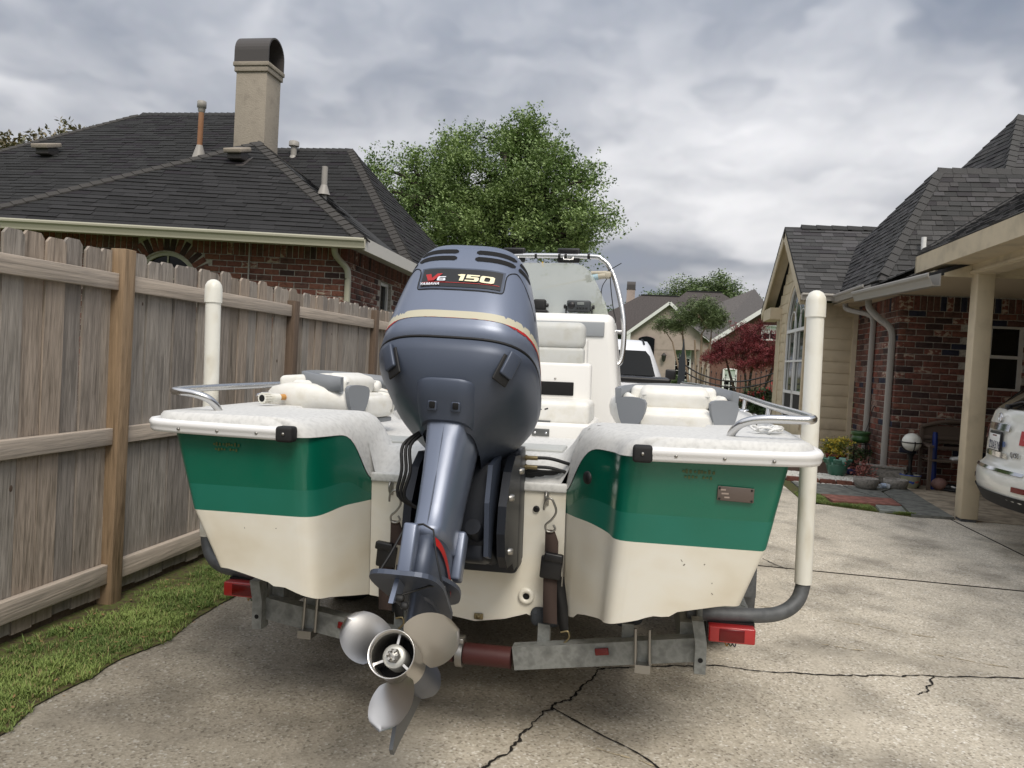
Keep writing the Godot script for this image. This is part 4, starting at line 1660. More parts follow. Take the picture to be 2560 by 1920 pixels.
	# rub rail, end caps and screws
	for side: float in [-1.0, 1.0]:
		var path := [V(side * 0.60, 1.165, 0.046), V(side * 0.85, 1.168, 0.046), V(side * 1.08, 1.172, 0.040), V(side * 1.145, 1.174, 0.015), V(side * 1.172, 1.175, -0.06)]
		for i in 24:
			var zz := -0.3 - i * 0.25
			path.append(V(side * (half_beam(zz) + 0.006), sheer(zz) - 0.046, zz))
		var c := curve(path, 4)
		var rings := []
		for i in c.size():
			var t := (c[mini(i + 1, c.size() - 1)] - c[maxi(i - 1, 0)]).normalized()
			var out := Vector3.UP.cross(t).normalized() * -side
			if i < 3:
				out = V(0, 0, 1)
			var ring := PackedVector3Array()
			for q: Vector2 in [Vector2(-0.02, -0.026), Vector2(0.006, -0.024), Vector2(0.012, -0.014), Vector2(0.011, -0.004), Vector2(0.015, 0.0), Vector2(0.016, 0.012), Vector2(0.009, 0.021), Vector2(-0.02, 0.023)]:
				ring.append(c[i] + out * q.x + V(0, q.y, 0))
			rings.append(ring)
		if side > 0:
			for r in rings:
				(r as PackedVector3Array).reverse()
		var rm := MB.new()
		rm.loft(rings)
		var rub := obj("rub_rail", rm, M["rub_white"], b)
		for x: float in [0.72, 0.87, 1.02, 1.13]:
			var s := MB.new()
			s.lathe([Vector2(0, 0.006), Vector2(0.005, 0.005), Vector2(0.006, 0.0)], 8, Transform3D(Basis(Vector3.RIGHT, PI / 2), V(side * x, 1.163, 0.0565 if x < 1.1 else 0.034)))
			obj("screw", s, M["bolt"], rub)
		var cap := MB.new()
		cap.rbox(V(side * 0.615, 1.164, 0.042), V(0.064, 0.056, 0.052), 0.012, Basis.IDENTITY, 3)
		var co := obj("end_cap", cap, M["rubber"], b)
		var cs := MB.new()
		cs.lathe([Vector2(0, 0.005), Vector2(0.005, 0.004), Vector2(0.006, 0.0)], 8, Transform3D(Basis(Vector3.RIGHT, PI / 2), V(side * 0.615, 1.166, 0.068)))
		obj("screw", cs, M["bolt"], co)

	# grab rails along the gunwales
	for side: float in [-1.0, 1.0]:
		var pts := []
		if side < 0:
			pts = [V(-0.985, 1.20, -0.16), V(-0.99, 1.235, -0.135), V(-1.01, 1.265, -0.11), V(-1.06, 1.283, -0.095), V(-1.13, 1.288, -0.10), V(-1.165, 1.290, -0.14), V(-1.17, 1.293, -0.30)]
		else:
			pts = [V(0.905, 1.20, -0.16), V(0.912, 1.235, -0.135), V(0.94, 1.268, -0.105), V(1.0, 1.285, -0.09), V(1.12, 1.288, -0.09), V(1.165, 1.290, -0.12), V(1.172, 1.293, -0.30)]
		for i in 9:
			var zz := -0.9 - i * 0.46
			pts.append(V(side * (half_beam(zz) - 0.035), sheer(zz) + 0.075, zz))
		var m := MB.new()
		m.tube(curve(pts, 6), 0.0145, 12)
		var rail := obj("grab_rail", m, M["rail_steel"], b)
		for i in 5:
			var zz := -0.95 - i * 0.9
			var x := side * (half_beam(zz) - 0.036)
			var s := MB.new()
			s.tube([V(x - side * 0.012, sheer(zz) - 0.02, zz + 0.03), V(x, sheer(zz) + 0.075, zz)], 0.013, 10)
			s.lathe([Vector2(0.032, 0.0), Vector2(0.030, 0.008), Vector2(0.016, 0.012)], 12, Transform3D(Basis(), V(x - side * 0.012, sheer(zz), zz + 0.028)))
			obj("stanchion", s, M["rail_steel"], rail)
	# cleat on each quarter
	for side: float in [-1.0, 1.0]:
		var m := MB.new()
		m.tube([V(side * 1.05, 1.262, -0.55), V(side * 1.05, 1.266, -0.60), V(side * 1.05, 1.266, -0.66), V(side * 1.05, 1.262, -0.71)], [0.005, 0.008, 0.008, 0.005], 8)
		m.tube([V(side * 1.05, 1.215, -0.605), V(side * 1.05, 1.264, -0.605)], 0.007, 8)
		m.tube([V(side * 1.05, 1.215, -0.655), V(side * 1.05, 1.264, -0.655)], 0.007, 8)
		obj("cleat", m, M["chrome"], b)
	# hull fittings
	var plate := MB.new()
	plate.rbox(V(0.914, 1.045, 0.006), V(0.114, 0.047, 0.004), 0.002, Basis(Vector3.BACK, -0.03), 1)
	mat("data_plate", Color(0.36, 0.315, 0.29), 0.5)
	var po := obj("capacity_plate", plate, M["data_plate"], b)
	for q: Array in [[-0.05, 0.018], [0.05, 0.016], [-0.05, -0.016], [0.05, -0.019]]:
		var s := MB.new()
		s.lathe([Vector2(0, 0.003), Vector2(0.003, 0.002), Vector2(0.0035, 0.0)], 8, Transform3D(Basis(Vector3.RIGHT, PI / 2), V(0.914 + q[0], 1.045 + q[1], 0.0085)))
		obj("screw", s, M["black"], po)
	mat("plate_print", Color(0.62, 0.56, 0.52), 0.6)
	for i in 3:
		var s := MB.new()
		s.box(V(0.875 + 0.006 * i, 1.058 - i * 0.012, 0.0085), V(0.016 + 0.006 * (i % 2), 0.005, 0.0008))
		obj("print_line", s, M["plate_print"], po)
	mat("faded_gold", Color(0.30, 0.36, 0.19), 0.5)
	for side: float in [-1.0, 1.0]:
		# a decal worn past reading
		var dx := 0.80 if side > 0 else -0.86
		var decal := MB.new()
		for i in 9:
			var s := 0.007 + 0.003 * ((i * 5) % 3)
			decal.box(V(dx - 0.052 + i * 0.0118 + 0.002 * sin(i * 5.0), 1.110 + 0.001 * sin(i * 3.0), 0.0035), V(0.0075, s, 0.0006))
			if i != 4 and i < 8:
				decal.box(V(dx - 0.045 + i * 0.0115, 1.092 - 0.001 * sin(i * 2.0), 0.0035), V(0.0070, s * 0.8, 0.0006))
		obj("worn_decal", decal, M["faded_gold"], b)
	var dr := MB.new()
	dr.lathe([Vector2(0.0135, 0.0), Vector2(0.0135, 0.012), Vector2(0.022, 0.014), Vector2(0.031, 0.010), Vector2(0.032, 0.0)], 24, Transform3D(Basis(Vector3.RIGHT, PI / 2), V(0.198, 0.551, -0.345)), false)
	var dro := obj("scupper", dr, M["gelcoat"], b)
	var dh := MB.new()
	dh.lathe([Vector2(0.0, 0.001), Vector2(0.0135, 0.001)], 18, Transform3D(Basis(Vector3.RIGHT, PI / 2), V(0.198, 0.551, -0.342)), false)
	obj("scupper_hole", dh, M["dark_inside"], dro)
	var d2 := MB.new()
	d2.lathe([Vector2(0.006, 0.006), Vector2(0.012, 0.006), Vector2(0.013, 0.0)], 16, Transform3D(Basis(Vector3.RIGHT, PI / 2), V(0.226, 0.890, -0.332)), false)
	d2.lathe([Vector2(0.0, 0.001), Vector2(0.007, 0.001)], 16, Transform3D(Basis(Vector3.RIGHT, PI / 2), V(0.226, 0.890, -0.331)), false)
	obj("drain_fitting", d2, M["black"], b)
	var d3 := MB.new()
	d3.lathe([Vector2(0.0, 0.006), Vector2(0.022, 0.006), Vector2(0.024, 0.0)], 18, Transform3D(Basis(Vector3.RIGHT, PI / 2), V(0.427, 1.045, -0.168)).rotated_local(Vector3.BACK, 0.9), false)
	obj("through_hull", d3, M["black"], b)
	var d4 := MB.new()
	d4.rbox(V(0.015, 0.457, -0.338), V(0.036, 0.024, 0.008), 0.004, Basis.IDENTITY, 2)
	d4.lathe([Vector2(0.0, 0.006), Vector2(0.008, 0.006), Vector2(0.009, 0.0)], 12, Transform3D(Basis(Vector3.RIGHT, PI / 2), V(0.015, 0.457, -0.336)), false)
	obj("drain_plug", d4, M["brass_bolt"], b)
	for x: float in [-0.351, 0.264]:
		var e := MB.new()
		var ring := []
		for i in 9:
			var a := PI * i / 8.0
			ring.append(V(x, 0.938 - 0.024 * cos(a), -0.332 + 0.028 * sin(a)))
		e.tube(ring, 0.0045, 8)
		e.rbox(V(x, 0.938, -0.330), V(0.018, 0.062, 0.004), 0.003, Basis.IDENTITY, 2)
		obj("transom_eye", e, M["bolt"], b)
	# scuffs and chips in the gelcoat
	var gr := RandomNumberGenerator.new()
	gr.seed = 5
	mat("scuff", Color(0.42, 0.39, 0.35), 0.8)
	for i in 11:
		var m := MB.new()
		var sx := -1.0 if i % 2 else 1.0
		var px := sx * gr.randf_range(0.62, 0.86)
		var py := gr.randf_range(0.68, 0.84)
		m.box(V(px, py, -0.0105 - (0.864 - py) * 0.070), V(gr.randf_range(0.0015, 0.004), gr.randf_range(0.003, 0.009), 0.0024), Basis(Vector3.BACK, gr.randf_range(-0.9, 0.9)))
		obj("scuff", m, M["scuff"], b)
	# hatches in the aft deck
	for hx: Array in [[0.10, -0.60, 0.40, 0.20], [-0.50, -0.62, 0.30, 0.20]]:
		var m := MB.new()
		m.rbox(V(hx[0], 1.094, hx[1]), V(hx[2], 0.014, hx[3]), 0.006, Basis.IDENTITY, 2)
		var ho := obj("deck_hatch", m, M["hatch_grey"] if M.has("hatch_grey") else mat("hatch_grey", Color(0.70, 0.71, 0.70), 0.5), b)
		var hm := MB.new()
		hm.tube([V(hx[0] - 0.07, 1.103, hx[1] + hx[3] * 0.5 + 0.006), V(hx[0] + 0.05, 1.103, hx[1] + hx[3] * 0.5 + 0.006)], 0.006, 8)
		obj("hinge", hm, M["bolt"], ho)


func word(text: String, height: float, m: String, parent: Node, at: Vector3, depth := 0.0015, bold := false, basis := Basis.IDENTITY) -> MeshInstance3D:
	var t := TextMesh.new()
	var f := SystemFont.new()
	f.font_names = PackedStringArray(["Droid Sans"])
	if bold:
		f.font_weight = 700
	t.font = f
	t.text = text
	t.font_size = 64
	t.pixel_size = height / 46.0
	t.depth = depth
	t.curve_step = 2.0
	var o := MeshInstance3D.new()
	o.mesh = t
	o.material_override = M[m]
	o.name = "lettering"
	parent.add_child(o, true)
	o.transform = Transform3D(basis, at)
	return o


# ---------------------------------------------------------------- the outboard
# its own frame: y up the drive shaft, z aft, origin where the shaft meets the propeller axis
const COWL := [[0.742, 0.085, 0.10, -0.33], [0.764, 0.100, 0.132, -0.36], [0.797, 0.128, 0.165, -0.38], [0.84, 0.180, 0.200, -0.42], [0.885, 0.224, 0.227, -0.455], [0.935, 0.254, 0.244, -0.486], [0.972, 0.264, 0.250, -0.505], [0.978, 0.258, 0.244, -0.50], [0.984, 0.258, 0.244, -0.50], [0.989, 0.263, 0.251, -0.503], [1.03, 0.259, 0.253, -0.498], [1.09, 0.251, 0.251, -0.49], [1.16, 0.240, 0.246, -0.475], [1.24, 0.224, 0.237, -0.455], [1.30, 0.210, 0.227, -0.435], [1.345, 0.197, 0.214, -0.415], [1.38, 0.180, 0.190, -0.385], [1.402, 0.158, 0.155, -0.35], [1.415, 0.12, 0.10, -0.29], [1.420, 0.06, 0.02, -0.2]]


func cowl_at(y: float) -> Array:
	for i in COWL.size() - 1:
		if y <= COWL[i + 1][0]:
			var t: float = (y - COWL[i][0]) / (COWL[i + 1][0] - COWL[i][0])
			return [lerpf(COWL[i][1], COWL[i + 1][1], t), lerpf(COWL[i][2], COWL[i + 1][2], t), lerpf(COWL[i][3], COWL[i + 1][3], t)]
	return [COWL[-1][1], COWL[-1][2], COWL[-1][3]]


# a point on the cowl; a runs from 0 at starboard through 90 degrees aft
func on_cowl(a: float, y: float, off := 0.0, e := 3.4) -> Vector3:
	var c := cowl_at(y)
	var ca := cos(a)
	var sa := sin(a)
	var zc: float = (c[1] + c[2]) * 0.5 * 0.35
	var rz: float = (c[1] - zc) if sa > 0 else (zc - c[2])
	var ex := e if sa > 0 else 2.6
	var x: float = signf(ca) * pow(absf(ca), 2.0 / ex) * (c[0] + off)
	var z: float = zc + signf(sa) * pow(absf(sa), 2.0 / ex) * (rz + off)
	return V(x, y, z)


# the angle on the cowl where x is reached on the aft side
func cowl_angle(x: float, y: float) -> float:
	var c := cowl_at(y)
	return acos(clampf(signf(x) * pow(absf(x) / c[0], 3.4 / 2.0), -1, 1))


func cowl_patch(x0: float, x1: float, y0: float, y1: float, off: float, n := 10, m := 3) -> MB:
	var b := MB.new()
	var rows := []
	for j in m + 1:
		var y := lerpf(y0, y1, float(j) / m)
		var row := PackedVector3Array()
		for i in n + 1:
			row.append(on_cowl(cowl_angle(lerpf(x0, x1, float(i) / n), y), y, off))
		rows.append(row)
	b.loft(rows, false)
	return b


func build_motor() -> void:
	var paint := mat("motor_blue", Color(0.415, 0.45, 0.525), 0.36, 0.3)
	paint.clearcoat_enabled = true
	paint.clearcoat = 0.35
	paint.clearcoat_roughness = 0.22
	tri_map(textured(paint, null, bump(noise(0.2, 3), 0.6, 256), 0.06), V(3, 3, 3))
	var dark := mat("motor_dark", Color(0.275, 0.305, 0.365), 0.42, 0.3)
	mat("bracket_grey", Color(0.115, 0.13, 0.16), 0.45, 0.4)
	mat("stripe_beige", Color(0.735, 0.715, 0.63), 0.45)
	mat("stripe_red", Color(0.66, 0.09, 0.085), 0.45)
	mat("badge_black", Color(0.06, 0.06, 0.065), 0.3)
	mat("badge_cream", Color(0.93, 0.90, 0.76), 0.4)
	mat("badge_white", Color(0.86, 0.87, 0.9), 0.4)
	var o := thing("outboard_motor", "grey blue V6 150 outboard motor tilted up on the boat transom", "outboard motor")
	o.transform = Transform3D(Basis(Vector3.BACK, LEAN) * Basis(Vector3.RIGHT, deg_to_rad(-30)) * Basis(Vector3.UP, deg_to_rad(3.2)), V(-0.586, 0.54, -2.0))
	# cowl: the upper cover and the lower bowl
	for part in 2:
		var rings := []
		for i in COWL.size():
			if (part == 0 and i > 7) or (part == 1 and i < 7):
				continue
			var ring := PackedVector3Array()
			for k in 64:
				ring.append(on_cowl(TAU * k / 64.0, COWL[i][0]))
			ring.reverse()
			rings.append(ring)
		var m := MB.new()
		m.loft(rings, true, false, true)
		obj("lower_cowl" if part == 0 else "cowl", m, dark if part == 0 else paint, o)
	var cowl := o.get_node("cowl")
	var bowl := o.get_node("lower_cowl")
	var seal := MB.new()
	var sr := []
	for k in 65:
		sr.append(on_cowl(TAU * k / 64.0, 0.981, 0.002))
	seal.tube(sr, 0.0045, 6, false)
	obj("seal", seal, M["black"], o)
	# badge: a dark label in a shallow frame
	obj("badge_frame", cowl_patch(-0.136, 0.136, 1.160, 1.250, 0.0012, 12, 4), M["motor_dark"], cowl)
	var bd := obj("badge", cowl_patch(-0.128, 0.128, 1.168, 1.243, 0.003, 12, 4), M["badge_black"], cowl)
	obj("badge_line", cowl_patch(-0.125, 0.122, 1.1835, 1.1855, 0.0042, 12, 1), M["stripe_red"], cowl)
	var c := cowl_at(1.21)
	var lean := Basis(Vector3.RIGHT, -0.115)
	# lettering in wide slanted capitals, laid on the label
	badge_shape(cowl, "letter", "stripe_red", [[Vector2(-115, 1216), Vector2(-98, 1217.5), Vector2(-92, 1200), Vector2(-77, 1219), Vector2(-61, 1220), Vector2(-86, 1189), Vector2(-104, 1188.5)]])
	badge_shape(cowl, "numeral", "badge_white", [[Vector2(-71, 1207), Vector2(-48, 1207.3), Vector2(-49, 1203.6), Vector2(-66, 1203.3), Vector2(-70, 1199.7), Vector2(-69.5, 1193.2), Vector2(-75.5, 1192), Vector2(-75, 1200)], [Vector2(-75.5, 1192), Vector2(-69.5, 1193.2), Vector2(-56, 1193.2), Vector2(-55, 1197), Vector2(-70, 1196.6), Vector2(-70, 1199.7), Vector2(-50, 1200), Vector2(-48.5, 1191), Vector2(-51, 1189.5), Vector2(-74, 1189.3)]])
	badge_shape(cowl, "numeral", "badge_cream", [[Vector2(-13, 1216.5), Vector2(-3, 1219.5), Vector2(11, 1219.5), Vector2(7, 1192), Vector2(-6, 1192), Vector2(-3, 1212), Vector2(-8, 1212)]])
	badge_shape(cowl, "numeral", "badge_cream", [[Vector2(17, 1219), Vector2(57, 1218.5), Vector2(56, 1213), Vector2(29, 1213.2), Vector2(28.5, 1209.5), Vector2(50, 1209.5), Vector2(56, 1206), Vector2(54.5, 1194), Vector2(48, 1190.8), Vector2(12, 1191.5), Vector2(12.5, 1197), Vector2(41, 1197), Vector2(42, 1203.5), Vector2(15, 1203.5)]])
	badge_shape(cowl, "numeral", "badge_cream", [[Vector2(66, 1217.5), Vector2(99, 1216.5), Vector2(105, 1212.5), Vector2(104.5, 1203), Vector2(90.8, 1203), Vector2(91, 1209.5), Vector2(86, 1211.5), Vector2(76, 1211.7), Vector2(74, 1209), Vector2(73.2, 1203), Vector2(59.7, 1203), Vector2(60.5, 1213.5)], [Vector2(59.7, 1203), Vector2(73.2, 1203), Vector2(72.5, 1196.5), Vector2(76, 1194.3), Vector2(86, 1194.2), Vector2(90, 1196), Vector2(90.8, 1203), Vector2(104.5, 1203), Vector2(104, 1192), Vector2(97, 1188.3), Vector2(65, 1189.3), Vector2(59, 1193)]])
	badge_letter(cowl, "YAMAHA", 0.0098, "badge_white", -0.0965, 1.1712, 0.18, 1.15)
	# the joint line of the upper moulding, running round the badge to both sides
	var jl := MB.new()
	var jp := []
	for q: Array in [[0.30, 1.150], [0.55, 1.215], [0.80, 1.262], [0.95, 1.262]]:
		jp.append(on_cowl(q[0], q[1], 0.0))
	jp.append(on_cowl(cowl_angle(0.141, 1.235), 1.235, 0.0))
	jp.append(on_cowl(cowl_angle(0.139, 1.168), 1.168, 0.0))
	jp.append(on_cowl(cowl_angle(0.125, 1.158), 1.158, 0.0))
	for i in 9:
		var xx := 0.10 - i * 0.025
		jp.append(on_cowl(cowl_angle(xx, 1.157), 1.157, 0.0))
	jp.append(on_cowl(cowl_angle(-0.125, 1.158), 1.158, 0.0))
	jp.append(on_cowl(cowl_angle(-0.139, 1.168), 1.168, 0.0))
	jp.append(on_cowl(cowl_angle(-0.141, 1.235), 1.235, 0.0))
	for q: Array in [[0.95, 1.262], [0.80, 1.262], [0.55, 1.215], [0.30, 1.150]]:
		jp.append(on_cowl(PI - q[0], q[1], 0.0))
	jl.tube(curve(jp, 3), 0.0021, 6)
	obj("joint_line", jl, M["black"], cowl)
	# worn stripes
	var bn := noise(9.0, 3, FastNoiseLite.TYPE_SIMPLEX_SMOOTH, 3)
	var sb := MB.new()
	var sd := MB.new()
	var top := PackedVector3Array()
	var mid := PackedVector3Array()
	var low := PackedVector3Array()
	for i in 181:
		var a := -0.9 + (PI + 1.8) * i / 180.0
		var y := 1.060 - 0.012 * pow(absf(a - PI / 2) / 1.6, 2)
		var chip := maxf(0, bn.get_noise_2d(a * 1.4, 1.0) - 0.12) * 0.03
		top.append(on_cowl(a, y + 0.0145 - (chip if absf(cos(a)) > 0.35 else 0.0), 0.0012))
		mid.append(on_cowl(a, y - 0.0125 + maxf(0, bn.get_noise_2d(a * 2.3, 9.0)) * 0.004, 0.0012))
		var worn := smoothstep(0.70, 0.45, absf(cos(a) + 0.05)) * (1.0 if absf(a - PI / 2) < 0.9 else 0.0)
		var w := 0.0095 * (1.0 - worn) * clampf(1.1 + bn.get_noise_2d(a * 3.0, 4.0) * 1.6, 0.15, 1.0)
		low.append(on_cowl(a, y - 0.0125 - w, 0.0011))
	var t2 := [top, mid]
	sb.loft(t2, false)
	sd.loft([mid, low], false)
	obj("beige_stripe", sb, M["stripe_beige"], cowl)
	obj("red_stripe", sd, M["stripe_red"], cowl)
	# air slots near the top, two on each side, wrapping the corners
	for side: float in [-1.0, 1.0]:
		for row in 2:
			var y := 1.330 - row * 0.034
			for seg in 2:
				var lo := 0.030 if seg == 0 else 0.172
				var hi := 0.160 if seg == 0 else 0.24
				var mslot := MB.new()
				var rows := []
				for j in 4:
					var yy := y + (j - 1.5) * 0.0070
					var line := PackedVector3Array()
					for i in 15:
						var f := i / 14.0
						var a0: float
						if seg == 0:
							a0 = cowl_angle(side * lerpf(lo, hi, f) * minf(1.0, cowl_at(yy)[0] / 0.2), yy)
						else:
							var s0 := cowl_angle(side * 0.170 * minf(1.0, cowl_at(yy)[0] / 0.2), yy)
							a0 = lerpf(s0, 0.35 if side > 0 else PI - 0.35, f)
						var edge := 0.4 if (j == 0 or j == 3) and (f < 0.05 or f > 0.95) else 1.0
						line.append(on_cowl(a0, y + (yy - y) * edge, 0.0012))
					rows.append(line)
				mslot.loft(rows, false)
				obj("air_slot", mslot, M["dark_inside"], cowl)
	# latches set in dark pockets of the bowl
	for side: float in [-1.0, 1.0]:
		var a := cowl_angle(side * 0.185, 0.92)
		var p := on_cowl(a, 0.915, 0.0)
		var nrm := (on_cowl(a, 0.915, 0.05) - p).normalized()
		var zx := (nrm + V(0, -0.28, 0)).normalized()
		var xx := Vector3.UP.cross(zx).normalized()
		var bs := Basis(xx, zx.cross(xx), zx) * Basis(Vector3.BACK, side * -0.20)
		var pk := MB.new()
		pk.rbox(p + bs * V(side * -0.006, -0.016, 0.001), V(0.056, 0.090, 0.008), 0.012, bs, 3)
		var pocket := obj("latch_pocket", pk, M["black"], bowl)
		var lt := MB.new()
		lt.rbox(p + bs * V(0, 0.006, 0.008), V(0.046, 0.082, 0.014), 0.006, bs, 2)
		obj("latch", lt, M["motor_dark"], pocket)
	# apron below the bowl, with the idle exhaust ports
	var ap := MB.new()
	var rows2 := []
	for q: Array in [[0.752, 0.084, 0.140, -0.16], [0.77, 0.094, 0.156, -0.18], [0.80, 0.106, 0.186, -0.2], [0.842, 0.118, 0.222, -0.22], [0.852, 0.114, 0.222, -0.21]]:
		var ring := PackedVector3Array()
		for k in 40:
			var a := TAU * k / 40.0
			ring.append(V(signf(cos(a)) * pow(absf(cos(a)), 0.55) * q[1], q[0], lerpf(q[3], q[2], 0.5) + signf(sin(a)) * pow(absf(sin(a)), 0.55) * (q[2] - q[3]) * 0.5))
		ring.reverse()
		rows2.append(ring)
	ap.loft(rows2)
	var apron := obj("apron", ap, M["motor_dark"], o)
	for s: float in [-1.0, 1.0]:
		var ph := MB.new()
		ph.rbox(V(s * 0.036 + 0.0, 0.784, 0.168), V(0.030, 0.032, 0.014), 0.006, Basis(Vector3.RIGHT, 0.6), 2)
		var pr := obj("exhaust_port", ph, M["motor_dark"], apron)
		var pi := MB.new()
		pi.rbox(V(s * 0.036 + 0.0, 0.784, 0.174), V(0.018, 0.020, 0.012), 0.003, Basis(Vector3.RIGHT, 0.6), 1)
		obj("port_opening", pi, M["dark_inside"], pr)
	# mid section
	var md := MB.new()
	var rows3 := []
	for q: Array in [[0.395, 0.040, 0.105, -0.17], [0.405, 0.050, 0.122, -0.18], [0.43, 0.050, 0.112, -0.18], [0.50, 0.052, 0.108, -0.18], [0.60, 0.056, 0.110, -0.19], [0.70, 0.063, 0.116, -0.20], [0.765, 0.070, 0.122, -0.20]]:
		var ring := PackedVector3Array()
		for p: Vector2 in [Vector2(0.10, 1.03), Vector2(0.55, 1.0), Vector2(0.72, 0.94), Vector2(0.86, 0.60), Vector2(1.0, 0.25), Vector2(1.0, -0.3), Vector2(0.8, -0.9), Vector2(0.4, -1.0), Vector2(-0.4, -1.0), Vector2(-0.8, -0.9), Vector2(-1.0, -0.3), Vector2(-1.0, 0.25), Vector2(-0.86, 0.60), Vector2(-0.72, 0.94), Vector2(-0.55, 1.0), Vector2(-0.10, 1.03)]:
			ring.append(V(p.x * q[1] * 1.14, q[0], lerpf(q[3], q[2], (p.y + 1) * 0.5)))
		rows3.append(ring)
	md.loft(rows3)
	var midsec := obj("midsection", md, paint, o)
	var seam := MB.new()
	seam.tube([V(0.0, 0.43, 0.1145), V(0.0, 0.6, 0.1125), V(0.0, 0.755, 0.1235)], 0.0022, 6)
	obj("casting_seam", seam, M["motor_dark"], midsec)
	# gearcase: upper housing, plates, torpedo, strut and skeg
	var gc := MB.new()
	var rows4 := []
	for q: Array in [[0.225, 0.036, 0.10, -0.17], [0.26, 0.046, 0.13, -0.19], [0.33, 0.054, 0.135, -0.20], [0.39, 0.052, 0.125, -0.19], [0.412, 0.046, 0.115, -0.18]]:
		var ring := PackedVector3Array()
		for k in 28:
			var a := TAU * k / 28.0
			ring.append(V(signf(cos(a)) * pow(absf(cos(a)), 0.75) * q[1], q[0], lerpf(q[3], q[2], 0.5) + signf(sin(a)) * pow(absf(sin(a)), 0.8) * (q[2] - q[3]) * 0.5))
		ring.reverse()
		rows4.append(ring)
	gc.loft(rows4)
	var gear := obj("gearcase", gc, M["motor_dark"], o)
	var tw := MB.new()
	tw.rbox(V(-0.030, 0.335, 0.155), V(0.040, 0.155, 0.055), 0.008, Basis(Vector3.RIGHT, 0.12), 2)
	obj("tab_housing", tw, paint, gear)
	for s: float in [-1.0, 1.0]:
		var rs := MB.new()
		var r0 := PackedVector3Array()
		var r1 := PackedVector3Array()
		for i in 21:
			var z := lerpf(0.128, -0.12, i / 20.0)
			var cz := -0.0325
			var half := 0.1675
			var xx := 0.0555 * pow(maxf(0.0, 1.0 - pow(absf(z - cz) / half, 2.5)), 0.30) + 0.0035
			var y := 0.392 - 0.36 * (0.128 - z)
			r0.append(V(s * xx, y, z))
			r1.append(V(s * xx, y - 0.020, z))
		rs.loft([r0, r1] if s > 0 else [r1, r0], false)
		obj("red_stripe", rs, M["stripe_red"], gear)
	var pl := MB.new()
	var outline := curve2([Vector2(-0.072, 0.30), Vector2(0.0, 0.312), Vector2(0.072, 0.30), Vector2(0.095, 0.22), Vector2(0.085, 0.05), Vector2(0.06, -0.20), Vector2(0, -0.26), Vector2(-0.06, -0.20), Vector2(-0.085, 0.05), Vector2(-0.095, 0.22)], 4)
	pl.prism(outline, -0.006, 0.006, Transform3D(Basis(V(1, 0, 0), V(0, 0, 1), V(0, -1, 0)), V(-0.004, 0.238, 0)))
	obj("cavitation_plate", pl, M["motor_dark"], gear)
	var p2 := MB.new()
	var o2 := curve2([Vector2(-0.05, 0.04), Vector2(0, 0.07), Vector2(0.05, 0.04), Vector2(0.085, -0.08), Vector2(0.06, -0.25), Vector2(0, -0.30), Vector2(-0.06, -0.25), Vector2(-0.085, -0.08)], 4)
	p2.prism(o2, -0.006, 0.006, Transform3D(Basis(V(1, 0, 0), V(0, 0, 1), V(0, -1, 0)), V(0, 0.302, 0)))
	obj("splash_plate", p2, M["motor_dark"], gear)
	var fin := MB.new()
	fin.prism(PackedVector2Array([Vector2(0.27, 0.232), Vector2(0.20, 0.232), Vector2(0.215, 0.19), Vector2(0.29, 0.165)]), -0.006, 0.006, Transform3D(Basis(V(0, 0, 1), V(0, 1, 0), V(-1, 0, 0)), V(-0.018, 0, 0)))
	obj("trim_tab", fin, M["motor_blue"], gear)
	var tp := MB.new()
	tp.lathe([Vector2(0.0, -0.33), Vector2(0.018, -0.32), Vector2(0.040, -0.27), Vector2(0.054, -0.18), Vector2(0.058, -0.05), Vector2(0.058, 0.10)], 24, Transform3D(Basis(Vector3.RIGHT, PI / 2), V(0, 0.05, 0)))
	obj("torpedo", tp, M["motor_dark"], gear)
	var strut := MB.new()
	var ra := PackedVector3Array()
	var rb := PackedVector3Array()
	for k in 20:
		var a := TAU * k / 20.0
		ra.append(V(cos(a) * 0.026, 0.05, -0.04 + sin(a) * 0.15))
		rb.append(V(cos(a) * 0.030, 0.235, -0.02 + sin(a) * 0.16))
	ra.reverse()
	rb.reverse()
	strut.loft([ra, rb])
	obj("strut", strut, M["motor_dark"], gear)
	var sk := MB.new()
	sk.prism(PackedVector2Array([Vector2(0.095, 0.02), Vector2(0.085, -0.10), Vector2(0.082, -0.155), Vector2(0.055, -0.165), Vector2(0.01, -0.13), Vector2(-0.10, -0.06), Vector2(-0.20, 0.01)]), -0.005, 0.005, Transform3D(Basis(V(0, 0, 1), V(0, 1, 0), V(-1, 0, 0)), V(0, 0, 0)))
	obj("skeg", sk, mat("skeg_grey", Color(0.40, 0.41, 0.42), 0.45, 0.5), gear)
	# flush port cover on the starboard side
	var fc := MB.new()
	fc.rbox(V(0.064, 0.41, -0.125), V(0.03, 0.15, 0.065), 0.008, Basis(Vector3.RIGHT, 0.05), 2)
	obj("side_cover", fc, M["motor_blue"], gear)
	for q: Array in [[0.058, 0.272, 0.04], [0.05, 0.25, -0.05], [0.047, 0.262, 0.09]]:
		var s := MB.new()
		s.lathe([Vector2(0.0, 0.008), Vector2(0.007, 0.007), Vector2(0.008, 0)], 8, Transform3D(Basis(Vector3.BACK, -PI / 2), V(q[0], q[1], q[2])))
		obj("bolt", s, M["bolt"], gear)
	build_propeller(o)
	# wiring that hangs from the bowl on the port side
	var wn := MB.new()
	for k in 3:
		wn.tube(curve([V(-0.085 - k * 0.008, 0.79, -0.03), V(-0.125 - k * 0.012, 0.72, 0.0), V(-0.115 - k * 0.014, 0.64, -0.02), V(-0.13 - 0.01 * k, 0.57, -0.06), V(-0.085, 0.545, -0.10)], 5), 0.0055, 6)
	obj("wiring_harness", wn, M["black"], o)
